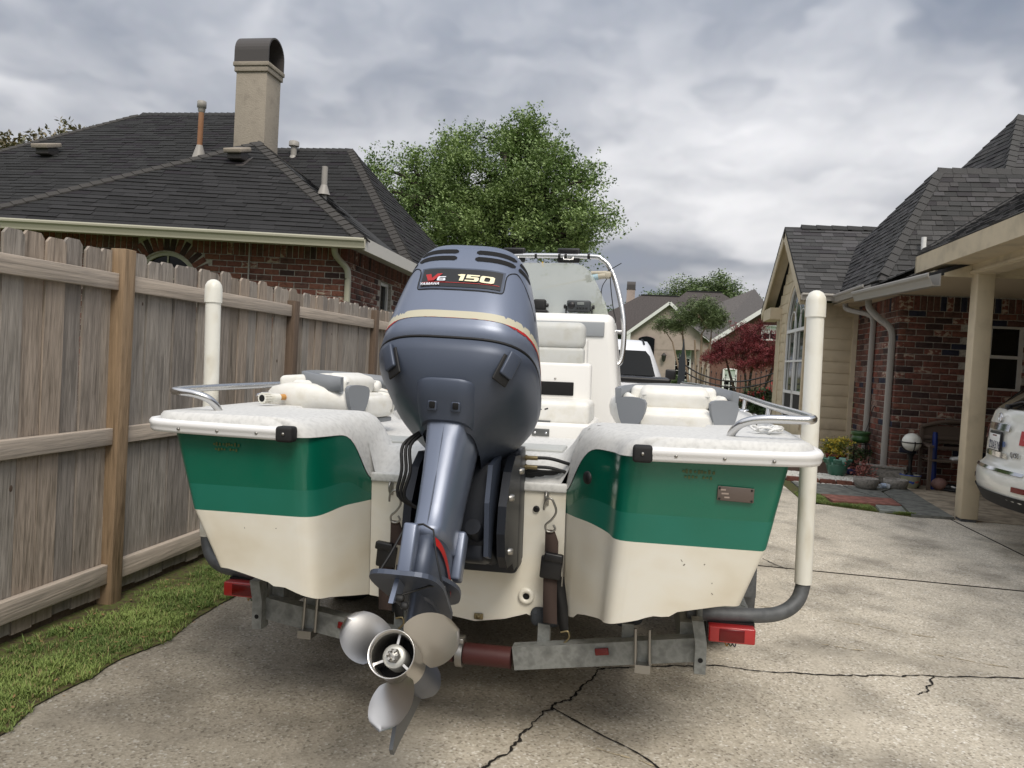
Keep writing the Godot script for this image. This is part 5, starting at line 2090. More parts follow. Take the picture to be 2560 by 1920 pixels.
	# a black cord looped round the tab housing and the plate
	var cd := MB.new()
	cd.tube([V(-0.052, 0.41, 0.15), V(0.0, 0.414, 0.166), V(0.028, 0.405, 0.15), V(0.052, 0.33, 0.17), V(0.088, 0.243, 0.20), V(0.06, 0.228, 0.24), V(0.0, 0.195, 0.26), V(-0.03, 0.18, 0.262)], 0.0032, 6)
	cd.tube([V(-0.052, 0.41, 0.15), V(-0.075, 0.32, 0.17), V(-0.098, 0.245, 0.19)], 0.0032, 6)
	cd.rbox(V(-0.005, 0.185, 0.262), V(0.028, 0.020, 0.020), 0.008, Basis.IDENTITY, 2)
	cd.rbox(V(0.012, 0.168, 0.262), V(0.022, 0.020, 0.018), 0.008, Basis.IDENTITY, 2)
	obj("tie_cord", cd, M["black"], o)

	# the bracket that hangs the motor on the transom; it stands upright with the boat
	var br := MB.new()
	var inv := o.transform.affine_inverse() * boat_xf()
	var side_poly := PackedVector2Array([Vector2(-0.335, 1.075), Vector2(-0.24, 1.105), Vector2(-0.09, 1.115), Vector2(-0.01, 1.07), Vector2(0.06, 0.965), Vector2(0.075, 0.875), Vector2(0.055, 0.795), Vector2(0.0, 0.745), Vector2(-0.10, 0.735), Vector2(-0.14, 0.70), Vector2(-0.335, 0.70)])
	for x: float in [-0.16, 0.165]:
		var m := MB.new()
		m.prism(side_poly, -0.014, 0.014, inv * Transform3D(Basis(V(0, 0, 1), V(0, 1, 0), V(-1, 0, 0)), V(x, 0, 0)))
		var plate := obj("clamp_bracket", m, M["bracket_grey"], o)
		for q: Array in [[0.985, 0.0], [0.80, -0.01], [1.05, -0.2]]:
			var s := MB.new()
			s.lathe([Vector2(0.0, 0.016), Vector2(0.011, 0.015), Vector2(0.013, 0.0)], 8, inv * Transform3D(Basis(Vector3.BACK, -PI / 2 * signf(x)), V(x + signf(x) * 0.014, q[0], q[1])))
			obj("bolt", s, M["bolt"], plate)
	var sw := MB.new()
	sw.rbox(V(0.0, 0.90, -0.26), V(0.36, 0.46, 0.14), 0.02, Basis.IDENTITY, 2)
	sw.rbox(V(0.02, 0.93, -0.10), V(0.20, 0.30, 0.26), 0.03, Basis(Vector3.RIGHT, -0.3), 2)
	sw.rbox(V(0.06, 0.80, -0.02), V(0.10, 0.10, 0.16), 0.02, Basis(Vector3.RIGHT, -0.3), 2)
	sw.tube([V(0.10, 0.74, -0.14), V(0.075, 0.90, 0.10)], 0.028, 12)
	sw.tube([V(-0.10, 0.74, -0.14), V(-0.075, 0.90, 0.10)], 0.028, 12)
	var swo := obj("swivel_bracket", sw, M["bracket_grey"], o)
	swo.transform = inv
	var sp := MB.new()
	sp.prism(PackedVector2Array([Vector2(-0.10, 1.12), Vector2(0.06, 1.10), Vector2(0.10, 0.98), Vector2(0.085, 0.80), Vector2(0.03, 0.78), Vector2(0.0, 0.90), Vector2(-0.06, 0.98)]), -0.008, 0.008, Transform3D(Basis(V(0, 0, 1), V(0, 1, 0), V(-1, 0, 0)), V(0.12, 0, 0)))
	var spo := obj("steering_arm", sp, M["motor_dark"], o)
	spo.transform = inv


func badge_letter(parent: Node, text: String, h: float, m: String, x: float, y: float, slant: float, wide: float) -> void:
	var o := word(text, h, m, parent, Vector3.ZERO, 0.002, true)
	var a := cowl_angle(x, y + h * 0.5)
	var p := on_cowl(a, y + h * 0.5, 0.0048)
	var p2 := on_cowl(cowl_angle(x + 0.01, y + h * 0.5), y + h * 0.5, 0.0048)
	var p3 := on_cowl(cowl_angle(x, y + h * 0.5 + 0.01), y + h * 0.5 + 0.01, 0.0048)
	var ex := (p2 - p).normalized()
	var ey := (p3 - p).normalized()
	var n := ex.cross(ey).normalized()
	o.transform = Transform3D(Basis(ex * wide, ey + ex * slant, n), p)


func badge_shape(parent: Node, called: String, m: String, polys: Array) -> void:
	var b := MB.new()
	b.flat()
	for pts: Array in polys:
		var poly := PackedVector2Array(pts)
		var idx := Geometry2D.triangulate_polygon(poly)
		for i in range(0, idx.size(), 3):
			var t := []
			for k in 3:
				var p := poly[idx[i + k]] * 0.001
				t.append(on_cowl(cowl_angle(p.x, p.y), p.y, 0.0062))
			b.tri(t[0], t[1], t[2])
	obj(called, b, M[m], parent)


func build_propeller(o: Node3D) -> void:
	var pos := V(0, 0.05, 0)
	var hub := MB.new()
	hub.lathe([Vector2(0.0585, 0.10), Vector2(0.0575, 0.16), Vector2(0.056, 0.24), Vector2(0.0595, 0.262), Vector2(0.0575, 0.264), Vector2(0.0525, 0.24), Vector2(0.052, 0.16)], 40, Transform3D(Basis(Vector3.RIGHT, PI / 2), pos), false)
	var h := obj("propeller", hub, M["prop_steel"], o)
	var ins := MB.new()
	ins.lathe([Vector2(0.0, 0.165), Vector2(0.052, 0.165)], 30, Transform3D(Basis(Vector3.RIGHT, PI / 2), pos), false)
	obj("exhaust_passage", ins, M["dark_inside"], h)
	var core := MB.new()
	core.lathe([Vector2(0.030, 0.16), Vector2(0.030, 0.222), Vector2(0.028, 0.228), Vector2(0.017, 0.228)], 30, Transform3D(Basis(Vector3.RIGHT, PI / 2), pos))
	obj("inner_hub", core, mat("hub_white", Color(0.72, 0.72, 0.70), 0.4, 0.5), h)
	for k in 3:
		var sp := MB.new()
		var a := TAU * k / 3.0 + 1.5
		sp.box(pos + V(cos(a) * 0.041, sin(a) * 0.041, 0.195), V(0.026, 0.006, 0.05), Basis(Vector3.BACK, a))
		obj("spoke", sp, M["prop_steel"], h)
	var nut := MB.new()
	nut.lathe([Vector2(0.018, 0.225), Vector2(0.018, 0.240), Vector2(0.012, 0.244), Vector2(0.0, 0.246)], 6, Transform3D(Basis(Vector3.RIGHT, PI / 2), pos))
	for k in 6:
		var a := TAU * k / 6.0
		nut.box(pos + V(cos(a) * 0.012, sin(a) * 0.012, 0.248), V(0.006, 0.006, 0.012), Basis(Vector3.BACK, a))
	obj("castle_nut", nut, M["bolt"], h)
	for a0: float in [161.0, 41.0, 279.0]:
		var th := deg_to_rad(a0)
		var front := []
		var back := []
		for i in 15:
			var f := i / 14.0
			var r := lerpf(0.052, 0.174, f)
			var half := 0.088 * pow(sin(PI * clampf(0.20 + 0.80 * f, 0, 1)), 0.55) * (0.74 + 0.30 * f) * (1.0 if f < 0.86 else sqrt(maxf(0.002, 1.0 - pow((f - 0.86) / 0.14, 2))))
			var ra := PackedVector3Array()
			var rb := PackedVector3Array()
			for j in 13:
				var s := -1.0 + j / 6.0
				var d := s * half / maxf(r, 0.075) * 0.86
				var tw := th + d - 0.20 * f
				var zz := 0.17 + d * 0.066 + 0.030 * f + 0.006 * s * s
				var t := 0.0035 * (1 - s * s) * (1.25 - f) + 0.0006
				ra.append(pos + V(cos(tw) * r, sin(tw) * r, zz + t))
				rb.append(pos + V(cos(tw) * r, sin(tw) * r, zz - t))
			front.append(ra)
			back.append(rb)
		var m := MB.new()
		m.loft(front, false)
		back.reverse()
		m.loft(back, false)
		obj("blade", m, M["prop_steel"], h)


# ---------------------------------------------------------------- the trailer and the straps
func build_trailer() -> void:
	mat("lamp_red", Color(0.66, 0.03, 0.05), 0.18).clearcoat_enabled = true
	mat("lamp_dark_red", Color(0.40, 0.025, 0.04), 0.2)
	mat("roller_red", Color(0.25, 0.085, 0.075), 0.55)
	var carpet_n := noise(0.35, 3, FastNoiseLite.TYPE_SIMPLEX_SMOOTH, 51)
	tri_map(textured(mat("carpet", Color(0.36, 0.38, 0.41), 1.0), tex(carpet_n, 256, [0.0, 1.0], [grey(0.4), grey(1.0)]), bump(carpet_n, 12.0, 256), 1.0), V(5, 5, 5))
	mat("pvc", Color(0.89, 0.885, 0.85), 0.38)
	textured(M["pvc"], tex(noise(0.02, 5, FastNoiseLite.TYPE_SIMPLEX_SMOOTH, 71), 256, [0.0, 0.25, 0.35, 1.0], [Color(0.84, 0.81, 0.76), Color(0.97, 0.96, 0.94), Color(1, 1, 1), Color(1, 1, 1)]))
	tri_map(M["pvc"], V(1.2, 0.6, 1.2))
	var t := thing("boat_trailer", "galvanized boat trailer with white guide poles and red tail lamps under the boat", "boat trailer")
	t.transform = Transform3D(Basis(Vector3.BACK, LEAN), V(-0.585, 0, -2.8))
	var zb := 0.0
	# rear cross member, sagging to a roller in the middle
	for s: float in [-1.0, 1.0]:
		var m := MB.new()
		m.bar(V(s * 0.84, 0.440, -0.03), V(s * 0.17, 0.338, -0.03), 0.055, 0.085)
		obj("cross_member", m, M["galvanized"], t)
		var up := MB.new()
		up.prism(PackedVector2Array([Vector2(-0.02, 0.365), Vector2(0.02, 0.365), Vector2(0.02, 0.475), Vector2(0.006, 0.553), Vector2(-0.034, 0.553), Vector2(-0.02, 0.475)]), -0.045, 0.012, Transform3D(Basis(V(-s, 0, 0), V(0, 1, 0), V(0, 0, -s * 1.0)) if false else Basis(V(1, 0, 0), V(0, 1, 0), V(0, 0, 1)), V(s * 0.845, 0, 0.02)))
		var uo := obj("end_bracket", up, M["galvanized"], t)
		var hole := MB.new()
		hole.lathe([Vector2(0.0, 0.0), Vector2(0.009, 0.0)], 12, Transform3D(Basis(Vector3.RIGHT, PI / 2), V(s * 0.845, 0.415, 0.0335)), false)
		obj("bolt_hole", hole, M["dark_inside"], uo)
		var cover := MB.new()
		cover.rbox(V(s * 0.845, 0.53, -0.10), V(0.02, 0.14, 0.06), 0.003, Basis.IDENTITY, 1)
		obj("gusset", cover, M["galvanized"], t)
		# main rails and the rest of the frame
		var rail := MB.new()
		rail.bar(V(s * 0.80, 0.47, -0.05), V(s * 0.74, 0.44, -4.3), 0.05, 0.10)
		rail.bar(V(s * 0.74, 0.44, -4.3), V(s * 0.05, 0.44, -6.6), 0.05, 0.10)
		obj("frame_rail", rail, M["galvanized"], t)
		# bunks: outer and inner, carpeted
		for q: Array in [[0.588, 0.508, 0.105, 0.064, 0.35], [0.275, 0.478, 0.115, 0.07, 0.0]]:
			var x: float = q[0] if s > 0 else (-0.66 if q[0] > 0.5 else -0.29)
			var bk := MB.new()
			bk.rbox(V(s * absf(x), q[1], -1.66), V(q[2], q[3], 3.2), 0.026, Basis(Vector3.BACK, s * q[4] * 0.6), 3)
			var bo := obj("bunk", bk, M["carpet"], t)
			var br := MB.new()
			br.box(V(s * absf(x), q[1] - 0.075, -0.07), V(0.045, 0.12, 0.04))
			obj("bunk_bracket", br, M["galvanized"], bo)
		var ub := MB.new()
		for dx: float in [-0.02, 0.03]:
			ub.tube([V(s * 0.635 + dx, 0.50, 0.012), V(s * 0.640 + dx, 0.37, 0.014)], 0.006, 8)
		ub.box(V(s * 0.645, 0.362, 0.0), V(0.055, 0.03, 0.07))
		obj("u_bolt", ub, M["bolt"], t)
		# guide pole: a bent pipe with a white sleeve and a domed cap
		var px := 1.235
		var pipe := MB.new()
		pipe.tube(curve([V(s * 0.80, 0.535, -0.12), V(s * 1.00, 0.535, -0.14), V(s * 1.13, 0.536, -0.19), V(s * 1.205, 0.57, -0.23), V(s * px, 0.64, -0.25), V(s * px, 0.75, -0.25)], 6), 0.027, 14)
		var po := obj("guide_pole", pipe, M["dull_zinc"], t)
		var pz := -0.25
		var sl := MB.new()
		sl.tube([V(s * px, 0.645, pz), V(s * px, 1.70, pz)], 0.0318, 20)
		obj("sleeve", sl, M["pvc"], po)
		var cp := MB.new()
		cp.lathe([Vector2(0.0365, 1.655), Vector2(0.0365, 1.713), Vector2(0.034, 1.730), Vector2(0.025, 1.746), Vector2(0.012, 1.754), Vector2(0.0, 1.756)], 24, Transform3D(Basis(), V(s * px, 0, pz)))
		obj("pole_cap", cp, M["pvc"], po)
		# tail lamp hung under the pipe
		var lm := MB.new()
		lm.rbox(V(s * 0.96, 0.482, -0.085), V(0.165, 0.058, 0.05), 0.006, Basis.IDENTITY, 2)
		var lo := obj("tail_lamp", lm, M["lamp_red"], t)
		var lb := MB.new()
		lb.rbox(V(s * 0.96, 0.482, -0.061), V(0.09, 0.046, 0.006), 0.003, Basis.IDENTITY, 1)
		obj("lens", lb, M["lamp_dark_red"], lo)
		var lh := MB.new()
		lh.box(V(s * 0.96, 0.485, -0.125), V(0.17, 0.062, 0.03))
		obj("lamp_box", lh, M["black_plastic"], lo)
		var cols := ["wire_yellow", "wire_green", "wire_blue"]
		for k in 3:
			if not M.has(cols[k]):
				mat(cols[k], [Color(0.65, 0.5, 0.1), Color(0.15, 0.3, 0.12), Color(0.12, 0.1, 0.3)][k], 0.5)
			var w := MB.new()
			w.tube(curve([V(s * 0.935 + k * 0.012, 0.458, -0.10), V(s * 0.945 + k * 0.014, 0.435, -0.085), V(s * 0.955 + k * 0.013, 0.445, -0.10)], 4), 0.0022, 5)
			obj("wire", w, M[cols[k]], lo)
		# wheel, fender and step plate
		var tire := MB.new()
		tire.lathe([Vector2(0.16, -0.08), Vector2(0.26, -0.095), Vector2(0.295, -0.085), Vector2(0.31, -0.05), Vector2(0.313, 0.0), Vector2(0.31, 0.05), Vector2(0.295, 0.085), Vector2(0.26, 0.095), Vector2(0.16, 0.08)], 36, Transform3D(Basis(Vector3.BACK, PI / 2), V(s * 1.06, 0.313, -1.55)))
		var wh := obj("wheel", tire, M["rubber"], t)
		var rim := MB.new()
		rim.lathe([Vector2(0.165, -0.05), Vector2(0.165, 0.06), Vector2(0.14, 0.05), Vector2(0.05, 0.02), Vector2(0.0, 0.02)], 30, Transform3D(Basis(Vector3.BACK, -s * PI / 2), V(s * 1.06, 0.313, -1.55)))
		obj("rim", rim, M["galvanized"], wh)
		var fd := MB.new()
		var ring_i := []
		for i in 13:
			var a := PI * (-0.12 + 1.24 * i / 12.0)
			ring_i.append(PackedVector3Array([V(s * 0.92, 0.36 + sin(a) * 0.37, -1.55 + cos(a) * 0.42), V(s * 1.18, 0.36 + sin(a) * 0.37, -1.55 + cos(a) * 0.42), V(s * 1.195, 0.35 + sin(a) * 0.36, -1.55 + cos(a) * 0.41), V(s * 1.195, 0.34 + sin(a) * 0.33, -1.55 + cos(a) * 0.38), V(s * 1.185, 0.34 + sin(a) * 0.33, -1.55 + cos(a) * 0.38), V(s * 0.92, 0.355 + sin(a) * 0.36, -1.55 + cos(a) * 0.41)]))
		fd.loft(ring_i)
		fd.box(V(s * 1.055, 0.47, -1.10), V(0.27, 0.27, 0.012))
		obj("fender", fd, M["dull_zinc"], t)
		var stp := MB.new()
		stp.box(V(s * 0.98, 0.375, -0.92), V(0.26, 0.012, 0.34))
		var sto := obj("step_plate", stp, M["galvanized"], t)
		var tread := MB.new()
		for i in 9:
			for j in 9:
				tread.box(V(s * 0.98 - 0.11 + i * 0.0275, 0.3825, -1.06 + j * 0.035), V(0.022, 0.004, 0.007), Basis(Vector3.UP, 0.7 if (i + j) % 2 else -0.7))
		stuff(obj("tread_pattern", tread, M["galvanized"], sto))
		var rf := MB.new()
		rf.rbox(V(s * 0.497, 0.400, 0.002), V(0.05, 0.026, 0.008), 0.003, Basis(Vector3.BACK, s * 0.15), 1)
		obj("reflector", rf, M["lamp_dark_red"], t)
	var axle := MB.new()
	axle.bar(V(-1.0, 0.313, -1.55), V(1.0, 0.313, -1.55), 0.06, 0.06)
	obj("axle", axle, M["galvanized"], t)
	var tongue := MB.new()
	tongue.bar(V(0, 0.44, -6.0), V(0, 0.46, -8.55), 0.075, 0.10)
	tongue.bar(V(-0.6, 0.42, -2.6), V(0.6, 0.42, -2.6), 0.05, 0.08)
	obj("tongue", tongue, M["galvanized"], t)
	# keel roller in its clamp
	var rl := MB.new()
	rl.tube([V(-0.16, 0.335, -0.02), V(-0.06, 0.335, -0.02)], 0.036, 16)
	rl.tube([V(-0.02, 0.335, -0.02), V(0.16, 0.335, -0.02)], 0.040, 18)
	var ro := obj("keel_roller", rl, M["roller_red"], t)
	var cl := MB.new()
	cl.tube([V(-0.048, 0.335, -0.02), V(-0.022, 0.335, -0.02)], 0.052, 16)
	cl.rbox(V(-0.035, 0.382, -0.02), V(0.03, 0.03, 0.05), 0.005, Basis.IDENTITY, 1)
	obj("roller_clamp", cl, M["bolt"], ro)
	var tag1 := MB.new()
	tag1.rbox(V(-0.085, 0.345, 0.018), V(0.05, 0.035, 0.004), 0.002, Basis.IDENTITY, 1)
	obj("white_tag", tag1, M["white_paint"], ro)

	# the two tie-down straps
	mat("webbing", Color(0.235, 0.185, 0.165), 0.9)
	for k in 2:
		var s := thing("tie_down_strap", ["brown ratchet strap from transom eye to trailer, left of the motor, hook swung left", "brown ratchet strap from transom eye to trailer beside the drain, right of the motor"][k], "strap", Vector3.ZERO, "transom tie-down straps")
		s.position = [V(-0.915, 0.93, -2.835), V(-0.315, 0.95, -2.835)][k]
		var hk := MB.new()
		hk.tube(curve([V(-0.026, -0.045, 0.012), V(-0.022, -0.015, 0.016), V(-0.002, 0.0, 0.016), V(0.012, -0.02, 0.014), V(0.02, -0.05, 0.012), V(0.004, -0.08, 0.012), V(-0.016, -0.10, 0.012), V(-0.012, -0.122, 0.012), V(0.008, -0.124, 0.012), V(0.02, -0.112, 0.012), V(0.012, -0.098, 0.012)], 4), 0.0042, 8)
		obj("upper_hook", hk, M["bolt"], s)
		var sb := MB.new()
		strap_piece(sb, [V(0.0, -0.118, 0.008), V(0.010, -0.16, 0.010), V(0.012, -0.21, 0.014)], [0.034, 0.050, 0.050])
		obj("upper_webbing", sb, M["webbing"], s)
		var bk := MB.new()
		bk.rbox(V(0.014 if k else -0.022, -0.255, 0.020), V(0.080, 0.085, 0.022), 0.008, Basis(Vector3.BACK, -0.05), 2)
		bk.rbox(V(0.022 if k else -0.03, -0.215, 0.026), V(0.07, 0.03, 0.03), 0.006, Basis(Vector3.BACK, -0.1), 2)
		obj("buckle", bk, M["black_plastic"], s)
		var pin := MB.new()
		pin.tube([V(0.058 if k else 0.016, -0.205, 0.022), V(0.058 if k else 0.016, -0.32, 0.022)], 0.003, 6)
		obj("buckle_rim", pin, M["bolt"], s)
		var lw := MB.new()
		var ox := 0.0 if k else -0.04
		strap_piece(lw, [V(0.012 + ox, -0.29, 0.012), V(0.016 + ox, -0.38, 0.014), V(0.022 + ox, -0.465, 0.016)], [0.052, 0.052, 0.052])
		obj("loose_tail", lw, M["webbing"], s)
		var lw2 := MB.new()
		strap_piece(lw2, [V(0.04 + ox, -0.29, 0.002), V(0.06 + ox, -0.40, 0.0), V(0.076 + ox, -0.50, 0.0)], [0.045, 0.045, 0.032])
		obj("lower_webbing", lw2, M["black"], s)
		var h2 := MB.new()
		h2.tube(curve([V(0.062 + ox, -0.498, 0.004), V(0.088 + ox, -0.492, 0.004), V(0.094 + ox, -0.515, 0.004), V(0.078 + ox, -0.535, 0.006), V(0.066 + ox, -0.55, 0.008), V(0.078 + ox, -0.572, 0.010), V(0.094 + ox, -0.560, 0.012)], 4), 0.004, 8)
		obj("lower_hook", h2, M["brass_bolt"], s)


func strap_piece(m: MB, pts: Array, w: Array) -> void:
	var a := PackedVector3Array()
	var b := PackedVector3Array()
	var c := PackedVector3Array()
	var d := PackedVector3Array()
	for i in pts.size():
		a.append(pts[i] + V(-w[i] * 0.5, 0, 0.0015))
		b.append(pts[i] + V(w[i] * 0.5, 0, 0.0015))
		c.append(pts[i] + V(w[i] * 0.5, 0, -0.0015))
		d.append(pts[i] + V(-w[i] * 0.5, 0, -0.0015))
	m.loft([a, b, c, d, a], false)


# ---------------------------------------------------------------- what stands on the boat
func aboard(called: String, label: String, category: String, at: Vector3, turn := 0.0, group := "") -> Node3D:
	var o := thing(called, label, category, Vector3.ZERO, group)
	o.transform = boat_xf() * Transform3D(Basis(Vector3.UP, turn), at)
	return o


func build_deck_things() -> void:
	var vt := tex(noise(0.012, 5, FastNoiseLite.TYPE_SIMPLEX_SMOOTH, 91), 512, [0.0, 0.25, 0.5, 1.0], [Color(0.93, 0.915, 0.885), Color(0.98, 0.975, 0.96), Color(1, 1, 1), Color(0.97, 0.965, 0.95)])
	tri_map(textured(mat("vinyl", Color(0.89, 0.885, 0.865), 0.48), vt, bump(noise(0.05, 3), 2.0, 256), 0.25), V(1.5, 1.5, 1.5), false)
	tri_map(textured(mat("grey_vinyl", Color(0.76, 0.765, 0.755), 0.5), vt), V(1.5, 1.5, 1.5), false)
	mat("fibreglass", Color(0.90, 0.895, 0.88), 0.3)
	mat("seat_grey", Color(0.50, 0.515, 0.535), 0.5)
	mat("panel_grey", Color(0.56, 0.575, 0.59), 0.4)
	var plexi := mat("plexi", Color(0.84, 0.86, 0.83, 0.38), 0.3)
	plexi.transparency = BaseMaterial3D.TRANSPARENCY_ALPHA
	# console
	var c := aboard("center_console", "white fibreglass steering console with hazy windshield and steel grab hoop", "boat console", V(0.02, 0.76, -2.25))
	var body := MB.new()
	var rings := []
	for q: Array in [[0.0, 0.47, 0.36, 0.42], [0.5, 0.445, 0.35, 0.36], [0.80, 0.415, 0.34, 0.30], [0.93, 0.40, 0.335, 0.26], [0.972, 0.39, 0.325, 0.24], [0.985, 0.37, 0.30, 0.22]]:
		rings.append(rounded_ring(q[1], q[2], q[3], 0.05, q[0]))
	body.loft(rings)
	obj("console_body", body, M["fibreglass"], c)
	var gp := MB.new()
	gp.rbox(V(0.0, 0.895, 0.341), V(0.70, 0.085, 0.012), 0.005, Basis(Vector3.RIGHT, -0.06), 2)
	obj("gauge_panel", gp, M["panel_grey"], c)
	var ws := MB.new()
	var sh := PackedVector2Array([Vector2(0.365, 0.985), Vector2(0.345, 1.06), Vector2(0.30, 1.16), Vector2(0.25, 1.255), Vector2(0.20, 1.295), Vector2(0.14, 1.308), Vector2(-0.14, 1.308), Vector2(-0.20, 1.295), Vector2(-0.25, 1.255), Vector2(-0.30, 1.16), Vector2(-0.345, 1.06), Vector2(-0.365, 0.985)])
	ws.prism(sh, -0.003, 0.003, Transform3D(Basis(Vector3.RIGHT, 0.12), V(0, 0.12, 0.0)).translated(V(0, -0.125, 0.03)))
	obj("windshield", ws, plexi, c)
	var hp := []
	for s: float in [-1.0, 1.0]:
		var side := [V(s * 0.375, 0.69, 0.12), V(s * 0.425, 0.695, 0.09), V(s * 0.45, 0.76, 0.07), V(s * 0.45, 0.95, 0.03), V(s * 0.405, 1.16, -0.02), V(s * 0.352, 1.295, -0.05), V(s * 0.295, 1.352, -0.055), V(s * 0.22, 1.37, -0.055)]
		if s > 0:
			side.reverse()
		hp += side
	var hm := MB.new()
	hm.tube(curve(hp, 5), 0.0165, 12)
	var hoop := obj("grab_hoop", hm, M["rail_steel"], c)
	for s: float in [-1.0, 1.0]:
		var st := MB.new()
		st.tube([V(s * 0.40, 0.90, 0.04), V(s * 0.45, 0.90, 0.035)], 0.010, 8)
		st.lathe([Vector2(0.03, 0), Vector2(0.028, 0.008), Vector2(0.016, 0.012)], 12, Transform3D(Basis(Vector3.BACK, -s * PI / 2), V(s * 0.405, 0.69, 0.12)))
		obj("hoop_bracket", st, M["rail_steel"], hoop)
	for x: float in [-0.13, 0.02, 0.06, 0.205]:
		var tp := MB.new()
		tp.tube([V(x, 1.37, -0.055), V(x + 0.016, 1.37, -0.055)], 0.0178, 10)
		obj("tape", tp, M["black"], hoop)
	var yt := MB.new()
	yt.box(V(-0.075, 1.315, -0.04), V(0.010, 0.032, 0.002), Basis(Vector3.BACK, 0.15))
	obj("yellow_tag", yt, mat("tag_yellow", Color(0.80, 0.62, 0.12), 0.6), hoop)
	# light bars
	for k in 2:
		var lb := aboard("light_bar", ["black finned work light clamped on the left of the steel hoop", "black finned work light clamped on the right of the steel hoop"][k], "work light", V([-0.245, 0.105][k], 2.135, -2.315), 0.0, "work lights on the console hoop")
		var lm := MB.new()
		lm.rbox(V(0, 0, 0), V(0.142, 0.092, 0.028), 0.010, Basis.IDENTITY, 2)
		obj("housing", lm, M["black_plastic"], lb)
		var fn := MB.new()
		for i in 15:
			fn.box(V(-0.056 + i * 0.008, 0.018, 0.019), V(0.003, 0.034, 0.012))
		stuff(obj("cooling_fins", fn, M["black_plastic"], lb))
		var bk := MB.new()
		bk.tube([V(-0.03, -0.005, 0.018), V(-0.03, -0.028, 0.026), V(0.03, -0.028, 0.026), V(0.03, -0.005, 0.018)], 0.005, 8)
		obj("bracket", bk, M["rail_steel"], lb)
	# marine radio and a mount beside it
	var rd := aboard("marine_radio", "dark grey marine radio with round speaker on the console top", "radio", V(0.205, 1.752, -2.07))
	var rm := MB.new()
	rm.rbox(V(0, 0.045, 0), V(0.140, 0.066, 0.09), 0.010, Basis.IDENTITY, 2)
	obj("radio_case", rm, mat("radio_grey", Color(0.22, 0.235, 0.245), 0.5), rd)
	var sc := MB.new()
	sc.rbox(V(0.012, 0.058, 0.046), V(0.042, 0.016, 0.004), 0.002, Basis.IDENTITY, 1)
	obj("display", sc, mat("lcd", Color(0.48, 0.50, 0.49), 0.3), rd)
	var spk := MB.new()
	spk.lathe([Vector2(0.0, 0.004), Vector2(0.019, 0.004), Vector2(0.021, 0.0)], 18, Transform3D(Basis(Vector3.RIGHT, PI / 2), V(-0.042, 0.048, 0.045)))
	obj("speaker", spk, M["black_plastic"], rd)
	for i in 4:
		var kb := MB.new()
		kb.lathe([Vector2(0.0, 0.010), Vector2(0.005, 0.009), Vector2(0.006, 0.0)], 10, Transform3D(Basis(Vector3.RIGHT, PI / 2), V(-0.006 + i * 0.018, 0.032, 0.045)))
		obj("knob", kb, M["black"], rd)
	for s: float in [-1.0, 1.0]:
		var yk := MB.new()
		yk.box(V(s * 0.078, 0.022, 0), V(0.006, 0.05, 0.03))
		yk.lathe([Vector2(0.0, 0.014), Vector2(0.012, 0.012), Vector2(0.013, 0.0)], 10, Transform3D(Basis(Vector3.BACK, -s * PI / 2), V(s * 0.08, 0.042, 0)))
		obj("yoke", yk, M["black"], rd)
	var ff := aboard("electronics_mount", "small black swivel mount with knobs on the console beside the motor cowl", "mount", V(-0.03, 1.752, -2.05))
	var fm := MB.new()
	fm.rbox(V(0, 0.045, 0), V(0.075, 0.07, 0.06), 0.012, Basis.IDENTITY, 2)
	fm.rbox(V(0, 0.008, 0), V(0.10, 0.016, 0.09), 0.006, Basis.IDENTITY, 1)
	obj("swivel", fm, M["black"], ff)
	for s: float in [-1.0, 1.0]:
		var kb := MB.new()
		kb.lathe([Vector2(0.0, 0.018), Vector2(0.012, 0.016), Vector2(0.012, 0.0)], 10, Transform3D(Basis(Vector3.BACK, -s * PI / 2), V(s * 0.036, 0.045, 0.0)))
		obj("knob", kb, M["black_plastic"], ff)
	# folded antenna on the hoop
	var an := aboard("antenna_mount", "beige antenna base with thin whip and coiled leads on the steel hoop", "antenna", V(0.345, 2.005, -2.30))
	var am := MB.new()
	am.tube([V(-0.12, -0.025, 0.05), V(-0.088, -0.016, 0.05)], 0.024, 14)
	obj("collar", am, M["black"], an)
	var a2 := MB.new()
	a2.tube([V(-0.088, -0.016, 0.05), V(-0.045, -0.007, 0.05)], 0.020, 14)
	obj("label_band", a2, mat("label_blue", Color(0.62, 0.72, 0.76), 0.5), an)
	var a3 := MB.new()
	a3.tube([V(-0.046, -0.007, 0.05), V(0.0, 0.0, 0.05)], 0.019, 14)
	a3.rbox(V(0.012, 0.004, 0.04), V(0.045, 0.046, 0.05), 0.014, Basis.IDENTITY, 2)
	a3.tube([V(-0.09, 0.014, 0.05), V(0.01, 0.018, 0.05)], 0.012, 10)
	obj("ratchet_base", a3, mat("antenna_beige", Color(0.70, 0.67, 0.60), 0.5), an)
	var a4 := MB.new()
	a4.tube([V(-0.12, -0.025, 0.05), V(-0.15, -0.032, 0.05), V(-0.43, -0.095, 0.05)], [0.009, 0.004, 0.0028], 8)
	obj("whip", a4, M["gutter_grey"], an)
	var a5 := MB.new()
	a5.tube([V(0.0, 0.02, 0.05), V(0.095, 0.078, 0.05)], 0.0028, 6)
	obj("tip", a5, M["iron"], an)
	var a6 := MB.new()
	for k in 3:
		var loop := []
		for i in 17:
			var a := TAU * i / 16.0 * 2.0
			loop.append(V(-0.035 + 0.016 * cos(a + k), -0.13 - 0.05 * sin(a * 0.5 + k) - 0.012 * k, 0.05 + 0.004 * k))
		a6.tube(loop, 0.0024, 5, false)
	a6.tube(curve([V(0.01, -0.02, 0.055), V(-0.02, -0.08, 0.05), V(-0.015, -0.20, 0.05), V(0.0, -0.235, 0.06)], 5), 0.0026, 5)
	obj("coiled_lead", a6, M["black"], an)
	var lead := MB.new()
